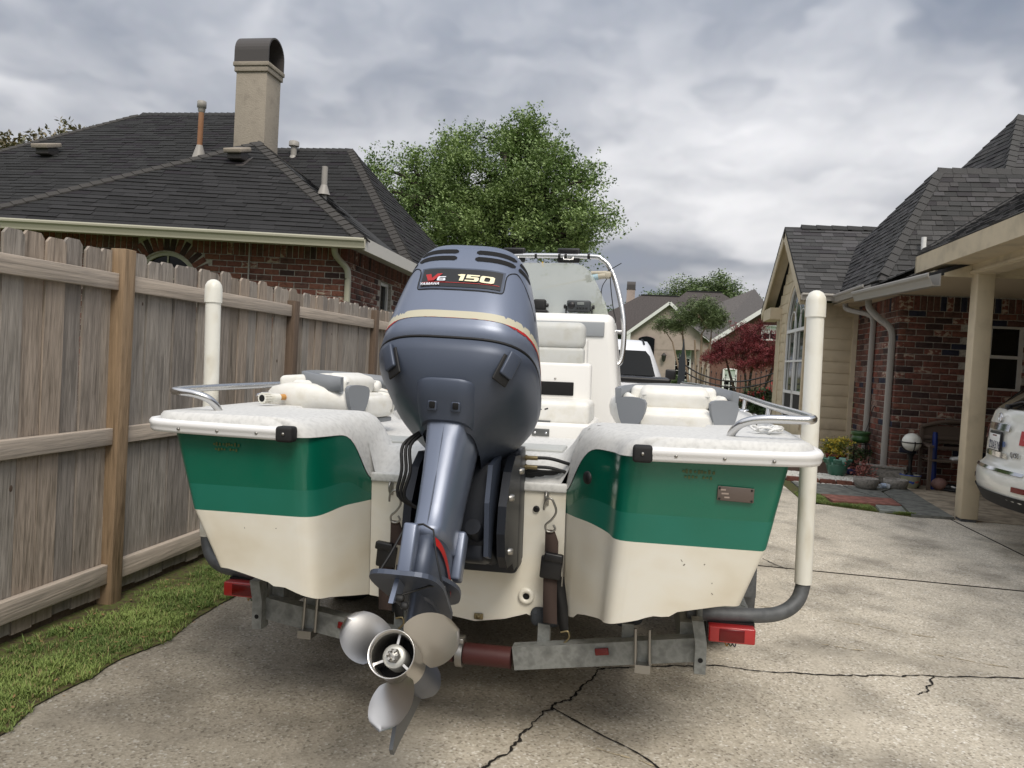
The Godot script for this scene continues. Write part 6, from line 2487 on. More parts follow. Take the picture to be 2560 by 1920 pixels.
	lead.tube(curve([V(0.03, -0.01, 0.06), V(0.04, -0.10, 0.07), V(0.06, -0.22, 0.08), V(0.075, -0.28, 0.09), V(0.055, -0.31, 0.09)], 5), 0.0034, 6)
	obj("lead", lead, M["black"], an)

	# helm seat in front of the console
	var h := aboard("helm_seat", "white upholstered helm seat with backrest, storage recess and hinged cushion", "boat seat", V(0.0, 1.09, -1.45))
	var hb := MB.new()
	hb.rbox(V(0.0, 0.02, 0.02), V(0.74, 0.10, 0.60), 0.02, Basis.IDENTITY, 2)
	obj("seat_box", hb, M["fibreglass"], h)
	var pn := MB.new()
	pn.rbox(V(0.0, 0.215, -0.13), V(0.66, 0.30, 0.10), 0.02, Basis.IDENTITY, 2)
	pn.rbox(V(0.0, 0.20, -0.20), V(0.60, 0.60, 0.10), 0.02, Basis.IDENTITY, 2)
	var po := obj("back_panel", pn, M["fibreglass"], h)
	var rc := MB.new()
	rc.rbox(V(-0.02, 0.225, -0.079), V(0.52, 0.072, 0.012), 0.004, Basis.IDENTITY, 1)
	obj("storage_recess", rc, M["dark_inside"], po)
	for x: float in [-0.10, 0.14, 0.22]:
		var s := MB.new()
		s.lathe([Vector2(0.0, 0.004), Vector2(0.005, 0.003), Vector2(0.006, 0)], 8, Transform3D(Basis(Vector3.RIGHT, PI / 2), V(x, 0.278 if x < 0.2 else 0.21, -0.079)))
		obj("screw", s, M["bolt"], po)
	var bc := MB.new()
	bc.rbox(V(-0.005, 0.51, -0.14), V(0.59, 0.145, 0.105), 0.04, Basis.IDENTITY, 4)
	bc.rbox(V(-0.005, 0.395, -0.135), V(0.585, 0.10, 0.09), 0.018, Basis.IDENTITY, 3)
	obj("backrest", bc, M["grey_vinyl"], h)
	var cu := MB.new()
	cu.rbox(V(0.0, 0.115, 0.09), V(0.71, 0.118, 0.40), 0.03, Basis.IDENTITY, 4)
	var co := obj("cushion", cu, M["vinyl"], h)
	var sm := MB.new()
	sm.tube([V(-0.33, 0.068, 0.286), V(0.33, 0.068, 0.286)], 0.003, 6)
	obj("welt", sm, M["grey_vinyl"], co)
	var scuff := MB.new()
	scuff.box(V(0.10, 0.127, 0.2905), V(0.045, 0.006, 0.0006), Basis(Vector3.BACK, 0.25))
	scuff.box(V(0.145, 0.135, 0.2905), V(0.018, 0.007, 0.0006), Basis(Vector3.BACK, 0.3))
	obj("scuff_mark", scuff, M["black"], co)
	var hg := MB.new()
	hg.rbox(V(0.125, 0.062, 0.292), V(0.085, 0.034, 0.004), 0.002, Basis.IDENTITY, 1)
	hg.rbox(V(0.125, 0.022, 0.322), V(0.085, 0.036, 0.004), 0.002, Basis.IDENTITY, 1)
	hg.tube([V(0.083, 0.043, 0.310), V(0.167, 0.043, 0.310)], 0.006, 8)
	var ho := obj("hinge", hg, mat("hinge_grey", Color(0.42, 0.425, 0.42), 0.4, 0.7), h)
	for q: Array in [[0.098, 0.064, 0.295], [0.152, 0.064, 0.295], [0.098, 0.02, 0.325], [0.152, 0.02, 0.325]]:
		var s := MB.new()
		s.lathe([Vector2(0.0, 0.003), Vector2(0.005, 0.002), Vector2(0.006, 0)], 8, Transform3D(Basis(Vector3.RIGHT, PI / 2), V(q[0], q[1], q[2])))
		obj("screw", s, M["chrome"], ho)
	# folding seats, one each side
	fishing_seat("folding white and grey boat seat on the right, facing the stern, back folded down", V(0.735, 1.115, -0.86), 0.06)
	fishing_seat("folding white and grey boat seat on the left, turned sideways beside the wooden pole", V(-0.80, 1.115, -0.86), 1.45)
	# wooden pole lying on the port gunwale
	var wp := aboard("push_pole", "pale wooden pole with a ribbed white socket end beside the left seat", "pole", V(-0.98, 1.235, -0.50), 0.12)
	var wm := MB.new()
	wm.tube([V(0.05, 0.0, -0.02), V(0.25, 0.005, -0.06), V(1.0, 0.02, -0.2)].map(func(p: Vector3) -> Vector3: return V(p.x * 0.55, p.y + 0.02, p.z - p.x * 1.1)), 0.013, 12)
	tri_map(textured(mat("bare_wood", Color(0.80, 0.58, 0.31), 0.6), M["rail"].albedo_texture), V(0.3, 6, 6), false)
	obj("shaft", wm, M["bare_wood"], wp)
	var we := MB.new()
	var dirv := V(0.55, 0.02, -1.28).normalized()
	we.tube([V(0.03, 0.02, -0.075), V(0.03, 0.02, -0.075) - dirv * 0.05, V(0.03, 0.02, -0.075) - dirv * 0.10], [0.016, 0.019, 0.022], 16)
	for i in 14:
		var a := TAU * i / 14.0
		var side := dirv.cross(Vector3.UP).normalized()
		var off := side * cos(a) * 0.021 + side.cross(dirv) * sin(a) * 0.021
		we.tube([V(0.03, 0.02, -0.075) - dirv * 0.06 + off * 0.95, V(0.03, 0.02, -0.075) - dirv * 0.10 + off * 1.05], 0.003, 5)
	var weo := obj("socket_end", we, M["pvc"], wp)
	var wh := MB.new()
	wh.tube([V(0.03, 0.02, -0.075) - dirv * 0.099, V(0.03, 0.02, -0.075) - dirv * 0.1015], 0.015, 14)
	obj("socket_hole", wh, M["dark_inside"], weo)
	# cables and hydraulic hoses between the motor and the starboard sponson
	var hs := aboard("control_cables", "black steering hoses with brass fittings looping from motor to right sponson", "cables", V(0.10, 1.0, -0.36))
	for k in 2:
		var m := MB.new()
		var y := 0.085 - k * 0.035
		m.tube(curve([V(0.10, y, 0.04), V(0.17, y, 0.03), V(0.24, y - 0.02, 0.0), V(0.30, y - 0.045, -0.06), V(0.33, y - 0.05, -0.14)], 5), 0.0065, 8)
		var ho2 := obj("hose", m, M["black"], hs)
		var f := MB.new()
		f.tube([V(0.055, y, 0.04), V(0.085, y, 0.04)], 0.012, 6)
		f.tube([V(0.085, y, 0.04), V(0.125, y, 0.038)], 0.0085, 10)
		obj("fitting", f, M["brass_bolt"], ho2)
	for k in 5:
		var m := MB.new()
		m.tube(curve([V(0.04, 0.045 - k * 0.008, 0.02), V(0.14, 0.035 - k * 0.008, 0.015 - k * 0.01), V(0.22, 0.035 - k * 0.006, -0.01 - k * 0.012), V(0.30, 0.03, -0.05 - k * 0.012), V(0.26, 0.02 + 0.006 * k, -0.16)], 5), 0.0042, 6)
		obj("cable", m, M["black"], hs)
	var rp := aboard("coiled_line", "short length of white cord bundled at the right rail end", "cord", V(1.06, 1.225, -0.33))
	var rm2 := MB.new()
	var lp := []
	for i in 60:
		var a := i * 0.55
		lp.append(V(0.035 * cos(a) + 0.03 * sin(i * 0.21), 0.012 + 0.008 * sin(i * 0.9), 0.05 * sin(a * 0.9) + 0.02 * cos(i * 0.3)))
	rm2.tube(lp, 0.004, 6)
	obj("cord", rm2, M["white_paint"], rp)


func rounded_ring(hx: float, zf: float, zb: float, r: float, y: float) -> PackedVector3Array:
	# rounded rectangle in plan, from z = -zb to z = zf
	var out := PackedVector3Array()
	for q: Array in [[hx - r, zf - r, 0.0], [-hx + r, zf - r, 1.0], [-hx + r, -zb + r, 2.0], [hx - r, -zb + r, 3.0]]:
		for i in 5:
			var a: float = PI / 2 * (q[2] + i / 4.0)
			out.append(V(q[0] + r * cos(a), y, q[1] + r * sin(a)))
	out.reverse()
	return out


func fishing_seat(label: String, at: Vector3, turn: float) -> void:
	var s := aboard("folding_chair", label, "chair", at, turn, "folding seats on the aft deck")
	# pedestal and mounting plate
	var pd := MB.new()
	pd.tube([V(0, -0.02, 0), V(0, 0.025, 0)], 0.05, 16)
	obj("swivel", pd, M["black"], s)
	var pt := MB.new()
	pt.rbox(V(0, 0.036, 0.02), V(0.36, 0.022, 0.34), 0.006, Basis.IDENTITY, 2)
	obj("mount_plate", pt, M["seat_grey"], s)
	# lower cushion: a fat pad rolled over at the front, with bolsters that sweep up at both sides
	var cu := MB.new()
	cu.rbox(V(0, 0.10, 0.0), V(0.34, 0.10, 0.42), 0.028, Basis.IDENTITY, 4)
	cu.rbox(V(0, 0.120, -0.02), V(0.285, 0.085, 0.38), 0.022, Basis.IDENTITY, 4)
	obj("seat_cushion", cu, M["vinyl"], s)
	for x: float in [-1.0, 1.0]:
		var b := MB.new()
		var rings := []
		for i in 9:
			var f := i / 8.0
			var z := lerpf(0.20, -0.27, f)
			var y := 0.105 + 0.035 * sin(f * PI * 0.8) - 0.01 * f
			var w := 0.035 + 0.028 * sin(f * PI)
			var hgt := 0.05 + 0.022 * sin(f * PI)
			var ring := PackedVector3Array()
			for k in 14:
				var a := TAU * k / 14.0
				ring.append(V(x * (0.180 + 0.03 * sin(f * PI)) + cos(a) * w * (0.3 if i == 0 or i == 8 else 1.0), y + sin(a) * hgt * (0.3 if i == 0 or i == 8 else 1.0) + x * cos(a) * 0.02, z))
			rings.append(ring)
		b.loft(rings)
		obj("side_bolster", b, M["vinyl"], s)
		# grey hinge shield at the front corner
		var g := MB.new()
		var shape := curve2([Vector2(-0.052, 0.055), Vector2(0.055, 0.050), Vector2(0.052, -0.02), Vector2(0.02, -0.065), Vector2(-0.03, -0.06), Vector2(-0.055, 0.0)], 4)
		g.prism(shape, -0.010, 0.012, Transform3D(Basis(Vector3.UP, x * 0.35), V(x * 0.185, 0.145, 0.195)))
		var go := obj("hinge_shield", g, M["seat_grey"], s)
		var bt := MB.new()
		bt.lathe([Vector2(0, 0.004), Vector2(0.008, 0.003), Vector2(0.009, 0)], 10, Transform3D(Basis(Vector3.RIGHT, PI / 2), V(x * 0.13, 0.078, 0.207)))
		obj("stud", bt, M["bolt"], go)
	# the folded back: a rolled cushion inside a grey horseshoe shell
	var sh := MB.new()
	var r0 := []
	for i in 19:
		var a := PI * i / 18.0
		var p := V(cos(a) * 0.240, 0.205 + 0.015 * sin(a), 0.15 - sin(a) * 0.30)
		var n := V(cos(a), 0, -sin(a))
		var e := 0.030 + 0.006 * sin(a)
		r0.append(PackedVector3Array([p + n * 0.010 + V(0, -e, 0), p + n * 0.014 + V(0, e, 0), p - n * 0.012 + V(0, e + 0.004, 0), p - n * 0.014 + V(0, -e, 0)]))
	sh.loft(r0)
	obj("back_shell", sh, M["seat_grey"], s)
	var bk := MB.new()
	bk.rbox(V(0, 0.200, 0.06), V(0.29, 0.095, 0.12), 0.034, Basis(Vector3.RIGHT, 0.25), 4)
	bk.rbox(V(0, 0.205, -0.08), V(0.36, 0.075, 0.26), 0.024, Basis(Vector3.RIGHT, -0.08), 4)
	obj("back_cushion", bk, M["vinyl"], s)
	for x: float in [-1.0, 1.0]:
		var w := MB.new()
		w.rbox(V(x * 0.185, 0.185, 0.0), V(0.07, 0.05, 0.24), 0.02, Basis(Vector3.BACK, x * 0.6), 3)
		obj("back_wing", w, M["vinyl"], s)
	var piping := MB.new()
	piping.tube([V(-0.165, 0.135, 0.197), V(0.165, 0.135, 0.197)], 0.003, 6)
	piping.tube([V(-0.14, 0.213, 0.118), V(0.14, 0.213, 0.118)], 0.0028, 6)
	for x: float in [-0.145, 0.145]:
		piping.tube(curve([V(x, 0.062, 0.213), V(x, 0.13, 0.214), V(x, 0.165, 0.18), V(x, 0.17, 0.10)], 4), 0.003, 6)
	obj("piping", piping, M["grey_vinyl"], s)


# ---------------------------------------------------------------- across the street
# the far things are one and a half times as far as the first estimate of them
func F(x: float, y: float, z: float) -> Vector3:
	return V(x * 1.5, 1.45 + 1.5 * (y - 1.45), z * 1.5)


func slab(m: MB, pts: Array, thick := 0.08) -> void:
	m.flat()
	var n := Vector3.ZERO
	for i in range(1, pts.size() - 1):
		n += (pts[i] - pts[0]).cross(pts[i + 1] - pts[0])
	n = n.normalized() * thick
	if n.y < 0:
		n = -n
	for i in range(1, pts.size() - 1):
		m.tri(pts[0], pts[i], pts[i + 1])
		m.tri(pts[0] - n, pts[i + 1] - n, pts[i] - n)
	for i in pts.size():
		var a: Vector3 = pts[i]
		var b: Vector3 = pts[(i + 1) % pts.size()]
		m.quad(a, b, b - n, a - n)


func far_window(h: Node3D, x0: float, x1: float, y0: float, y1: float, z: float, arch: float, cols: int, rows: int, called := "window") -> void:
	var f := MB.new()
	var c := F((x0 + x1) * 0.5, y0, z)
	var w := (x1 - x0) * 1.5
	var hh := (y1 - y0) * 1.5
	f.box(c + V(-w / 2, hh / 2, 0.03), V(0.10, hh, 0.08))
	f.box(c + V(w / 2, hh / 2, 0.03), V(0.10, hh, 0.08))
	f.box(c + V(0, 0.05, 0.03), V(w, 0.10, 0.08))
	f.box(c + V(0, hh * 0.58, 0.03), V(w, 0.10, 0.08))
	var top := []
	for i in 9:
		var t := -1.0 + i / 4.0
		top.append(c + V(t * w / 2, hh + arch * (1 - t * t), 0.03))
	f.tube(top, 0.055, 6)
	var o := obj(called, f, M["white_paint"], h)
	var g := MB.new()
	var poly := PackedVector2Array([Vector2(-w / 2, 0), Vector2(w / 2, 0)])
	for i in 9:
		var t := 1.0 - i / 4.0
		poly.append(Vector2(t * w / 2, hh + arch * (1 - t * t)))
	g.prism(poly, 0.0, 0.02, Transform3D(Basis(), c))
	obj("pane", g, M["dark_glass"], o)
	var sh := MB.new()
	sh.box(c + V(0, hh * 0.80, 0.022), V(w - 0.1, hh * 0.40, 0.004))
	obj("blind", sh, M["blind"], o)
	for i in range(1, cols):
		var b := MB.new()
		b.box(c + V(-w / 2 + w * i / cols, hh * 0.5, 0.045), V(0.035, hh, 0.03))
		obj("glazing_bar", b, M["white_paint"], o)
	for i in range(1, rows):
		var b := MB.new()
		b.box(c + V(0, hh * i / rows, 0.047), V(w, 0.035, 0.03))
		obj("glazing_bar", b, M["white_paint"], o)


func build_far_houses() -> void:
	var rt := tex(noise(0.05, 5, FastNoiseLite.TYPE_SIMPLEX_SMOOTH, 14), 512, [0.0, 0.5, 1.0], [grey(0.62), grey(0.85), grey(1.0)])
	tri_map(textured(mat("far_roof", Color(0.335, 0.31, 0.30), 0.95), rt), V(0.25, 1.2, 0.25))
	tri_map(textured(mat("far_roof_light", Color(0.44, 0.42, 0.41), 0.95), rt), V(0.25, 1.2, 0.25))
	mat("blind", Color(0.66, 0.70, 0.66), 0.7)
	var h := thing("stucco_house", "pinkish stucco house with dark hipped roof and gables across the street", "house")
	var w := MB.new()
	w.box(F(0.1, 1.3, -39.0), V(3.6, 5.2, 9.0))
	w.box(F(2.0, 1.35, -39.5), V(3.4, 5.2, 9.0))
	obj("wall", w, M["pink_stucco"], h)
	# two front gables
	for q: Array in [[V(-1.15, 2.95, -36.0), V(0.9, 4.6, -36.0), V(2.6, 3.1, -36.0)], [V(0.24, 3.0, -36.6), V(1.6, 4.02, -36.6), V(2.95, 2.9, -36.6)]]:
		var g := MB.new()
		var a := F(q[0].x, q[0].y, q[0].z)
		var b := F(q[1].x, q[1].y, q[1].z)
		var c := F(q[2].x, q[2].y, q[2].z)
		g.prism(PackedVector2Array([Vector2(a.x + 0.3, a.y - 1.0), Vector2(c.x - 0.3, c.y - 1.0), Vector2(c.x - 0.3, c.y), Vector2(b.x, b.y - 0.1), Vector2(a.x + 0.3, a.y)]), a.z - 0.3, a.z + 0.02)
		obj("gable", g, M["pink_stucco"], h)
		var r := MB.new()
		slab(r, [a + V(0, 0, 0.4), b + V(0, 0, 0.4), b + V(0, 0, -9), a + V(0, 0, -9)])
		slab(r, [b + V(0, 0, 0.4), c + V(0, 0, 0.4), c + V(0, 0, -9), b + V(0, 0, -9)])
		obj("gable_roof", r, M["far_roof"], h)
		var t := MB.new()
		t.bar(a + V(0, -0.14, 0.41), b + V(0, -0.14, 0.41), 0.05, 0.20)
		t.bar(b + V(0, -0.14, 0.41), c + V(0, -0.14, 0.41), 0.05, 0.20)
		obj("barge_board", t, M["white_paint"], h)
		var rt2 := MB.new()
		rt2.prism(PackedVector2Array([Vector2(a.x + 0.0, a.y - 0.45), Vector2(a.x + 0.55, a.y - 0.45), Vector2(a.x + 0.55, a.y + 0.15), Vector2(a.x, a.y - 0.15)]), a.z + 0.03, a.z + 0.40)
		obj("cornice_return", rt2, M["white_paint"], h)
	# main roofs
	var r1 := MB.new()
	slab(r1, [F(-3.6, 3.0, -36.5), F(3.2, 3.0, -36.5), F(1.6, 5.29, -41), F(-0.48, 5.29, -41)])
	slab(r1, [F(-3.6, 3.0, -46), F(-3.6, 3.0, -36.5), F(-0.48, 5.29, -41)])
	obj("main_roof", r1, M["far_roof"], h)
	var r2 := MB.new()
	slab(r2, [F(-0.9, 3.0, -36.8), F(6.9, 3.0, -36.8), F(3.67, 5.68, -42), F(1.91, 5.68, -42)])
	slab(r2, [F(6.9, 3.0, -36.8), F(6.9, 3.0, -48), F(3.67, 5.68, -42)])
	slab(r2, [F(-0.9, 3.0, -48), F(-0.9, 3.0, -36.8), F(1.91, 5.68, -42)])
	obj("high_roof", r2, M["far_roof"], h)
	var rc := MB.new()
	rc.bar(F(1.91, 5.69, -42), F(3.67, 5.69, -42), 0.25, 0.10)
	rc.bar(F(-0.48, 5.30, -41), F(1.5, 5.30, -41), 0.25, 0.10)
	obj("ridge_line", rc, M["black"], h)
	var ch := MB.new()
	ch.box(F(-1.06, 4.4, -43), V(0.66, 4.2, 0.66))
	var co := obj("chimney", ch, M["pink_stucco"], h)
	var cc := MB.new()
	cc.box(F(-1.06, 5.77, -43), V(0.74, 0.06, 0.74))
	var hood := PackedVector2Array([Vector2(-0.35, 0)])
	for i in 9:
		var a := PI - PI * i / 8.0
		hood.append(Vector2(cos(a) * 0.35, 0.32 + sin(a) * 0.30))
	hood.append(Vector2(0.35, 0))
	cc.prism(hood, -0.35, 0.35, Transform3D(Basis(Vector3.UP, PI / 2), F(-1.06, 5.79, -43)))
	obj("chimney_hood", cc, M["chimney_metal"], co)
	# arched entry
	var d := MB.new()
	var c0 := F(-0.04, 0.0, -35.93)
	var dp := PackedVector2Array([Vector2(-0.55, 0), Vector2(0.55, 0)])
	for i in 9:
		var t := 1.0 - i / 4.0
		dp.append(Vector2(t * 0.55, 3.95 + 0.16 * (1 - t * t)))
	d.prism(dp, 0.0, 0.03, Transform3D(Basis(), c0 + V(0, 0.3, 0.0)))
	var dor := obj("entry", d, M["dark_glass"], h)
	var tr := MB.new()
	for k in 4:
		var a := 0.5 + k * 0.7
		tr.tube([c0 + V(0, 2.7, 0.05), c0 + V(0.5 * cos(a), 2.7 + 0.9 * sin(a), 0.05)], 0.02, 5)
	tr.tube([c0 + V(-0.5, 2.7, 0.05), c0 + V(0.5, 2.7, 0.05)], 0.025, 5)
	obj("transom_tracery", tr, M["chimney_metal"], dor)
	far_window(h, 1.09, 2.0, 1.0, 2.80, -36.42, 0.10, 4, 8)
	var lp := MB.new()
	lp.lathe([Vector2(0.03, -0.22), Vector2(0.12, -0.1), Vector2(0.16, 0.18), Vector2(0.19, 0.22), Vector2(0.05, 0.38), Vector2(0.0, 0.42)], 6, Transform3D(Basis(), F(0.78, 1.95, -35.85)))
	obj("wall_lantern", lp, M["chimney_metal"], h)

	var b := thing("brick_gable_house", "brick house with grey roof slope and white trim behind the red maple", "house")
	var bw := MB.new()
	bw.prism(PackedVector2Array([Vector2(3.6, -0.2), Vector2(9.0, -0.2), Vector2(9.0, 6.3), Vector2(6.2, 5.0), Vector2(3.6, 3.2)]), -45.3, -45.0)
	tri_map(textured(mat("far_brick", Color(0.53, 0.45, 0.42), 0.95), tex(noise(0.12, 2), 256, [0.0, 0.5, 1.0], [Color(0.55, 0.45, 0.42), Color(0.85, 0.72, 0.68), Color(1.0, 1.0, 1.0)])), V(0.5, 1.6, 0.5))
	obj("wall", bw, M["far_brick"], b)
	var br := MB.new()
	slab(br, [V(3.45, 3.25, -44.6), V(6.4, 5.35, -44.6), V(6.4, 6.8, -50), V(2.0, 4.8, -50)])
	obj("roof", br, M["far_roof_light"], b)
	var bt := MB.new()
	bt.bar(V(3.45, 3.1, -44.55), V(6.4, 5.2, -44.55), 0.06, 0.22)
	obj("barge_board", bt, M["white_paint"], b)
	far_window(b, 4.2, 4.75, 2.75, 3.3, -29.95, 0.0, 2, 2)
	far_window(b, 2.9, 3.35, 0.7, 1.6, -29.95, 0.0, 2, 3)
	var en := MB.new()
	slab(en, [V(6.2, 4.72, -44.2), V(8.0, 5.3, -44.2), V(8.0, 5.5, -45), V(6.2, 4.9, -45)], 0.12)
	obj("eave", en, M["gutter_grey"], b)
	# the street itself
	var road := MB.new()
	road.flat()
	road.quad(V(-60, 0.004, -30.0), V(-60, 0.004, -38.0), V(60, 0.004, -38.0), V(60, 0.004, -30.0))
	struct("street", road, mat("asphalt", lin(0.10, 0.10, 0.10), 0.95))


# ---------------------------------------------------------------- trees and shrubs
func leaf_crown(parent: Node3D, called: String, spots: Array, per: int, spread: float, size: float, c0: Color, c1: Color, sd: int, droop := 0.0) -> void:
	var sprig := MB.new()
	sprig.flat()
	var r := RandomNumberGenerator.new()
	r.seed = sd
	for i in 9:
		var a := r.randf() * TAU
		var up := r.randf_range(-0.35, 0.9)
		var d := V(cos(a), up - droop, sin(a)).normalized()
		var s := d.cross(Vector3.UP).normalized()
		var base := V(r.randf_range(-1, 1), r.randf_range(-1, 1), r.randf_range(-1, 1)) * 0.9
		var n := s.cross(d)
		s = s * cos(r.randf()) + n * sin(r.randf_range(-0.8, 0.8))
		var mid := base + d * 0.5
		sprig.tri(base, mid - s * 0.24, base + d)
		sprig.tri(base, base + d, mid + s * 0.24 + n * 0.06)
	var m := mat(called + str(sd), Color(1, 1, 1), 0.62)
	m.vertex_color_use_as_albedo = true
	m.backlight_enabled = true
	m.backlight = Color(0.26, 0.32, 0.10) if c0.g > c0.r else Color(0.16, 0.03, 0.03)
	var mm := MultiMesh.new()
	mm.transform_format = MultiMesh.TRANSFORM_3D
	mm.use_colors = true
	mm.mesh = sprig.done()
	mm.instance_count = spots.size() * per
	var k := 0
	for p: Vector3 in spots:
		var tone := r.randf()
		for i in per:
			var off := V(r.randfn(), r.randfn() * 0.75, r.randfn()) * spread * 0.5
			var s := size * r.randf_range(0.7, 1.35)
			mm.set_instance_transform(k, Transform3D(Basis.from_euler(V(r.randf_range(-0.5, 0.5), r.randf() * TAU, r.randf_range(-0.5, 0.5))).scaled(V(s, s, s)), p + off))
			mm.set_instance_color(k, c0.lerp(c1, clampf(tone * 0.6 + r.randf() * 0.5, 0, 1)))
			k += 1
	var o := MultiMeshInstance3D.new()
	o.name = called
	o.multimesh = mm
	o.material_override = m
	stuff(o)
	parent.add_child(o, true)


func crown_spots(lobes: Array, n: int, sd: int) -> Array:
	var r := RandomNumberGenerator.new()
	r.seed = sd
	var total := 0.0
	for l: Array in lobes:
		total += l[1].x * l[1].y * l[1].z
	var out := []
	for l: Array in lobes:
		var k := int(n * l[1].x * l[1].y * l[1].z / total) + 1
		for i in k:
			var d := V(r.randfn(), r.randfn(), r.randfn()).normalized()
			if d.y < -0.55:
				d.y *= 0.4
			var q := pow(r.randf(), 0.42)
			out.append((l[0] as Vector3) + d * (l[1] as Vector3) * q)
	return out


func tree_at(called: String, label: String, at: Vector3, trunks: Array, lobes: Array, n: int, per: int, spread: float, size: float, c0: Color, c1: Color, bark: Color, sd: int, twigs := 60, category := "tree") -> Node3D:
	var t := thing(called, label, category, at)
	var r := RandomNumberGenerator.new()
	r.seed = sd * 3 + 1
	var spots := crown_spots(lobes, n, sd)
	var m := MB.new()
	var heads: Array[Vector3] = []
	for k: Array in trunks:  # [base, top, radius at the base, radius at the top]
		var a: Vector3 = k[0]
		var b: Vector3 = k[1]
		var mid := a.lerp(b, 0.5) + V(r.randf_range(-0.1, 0.1), 0, r.randf_range(-0.1, 0.1)) * a.distance_to(b) * 0.3
		var pts: Array[Vector3] = curve([a, mid, b], 5)
		var rad := []
		for i in pts.size():
			rad.append(lerpf(k[2], k[3], float(i) / (pts.size() - 1)))
		m.tube(pts, rad, 8)
		heads.append(b)
		heads.append(a.lerp(b, 0.75))
	for i in mini(twigs, spots.size()):
		var p: Vector3 = spots[(i * 7) % spots.size()]
		var best := heads[0]
		for hd in heads:
			if hd.distance_to(p) < best.distance_to(p):
				best = hd
		var rr: float = trunks[0][3] * 0.75
		m.tube(curve([best, best.lerp(p, 0.55) + V(0, 0.12, 0) * best.distance_to(p), p], 4), [rr, rr * 0.85, rr * 0.7, rr * 0.55, rr * 0.42, rr * 0.32, rr * 0.24, rr * 0.18, rr * 0.1], 5)
		if i % 3 == 0:
			heads.append(best.lerp(p, 0.5))
	obj("trunk", m, tri_map(textured(mat(called + "_bark", bark, 0.95), M["rail"].albedo_texture), V(2, 0.5, 2)), t)
	leaf_crown(t, "crown", spots, per, spread, size, c0, c1, sd)
	return t


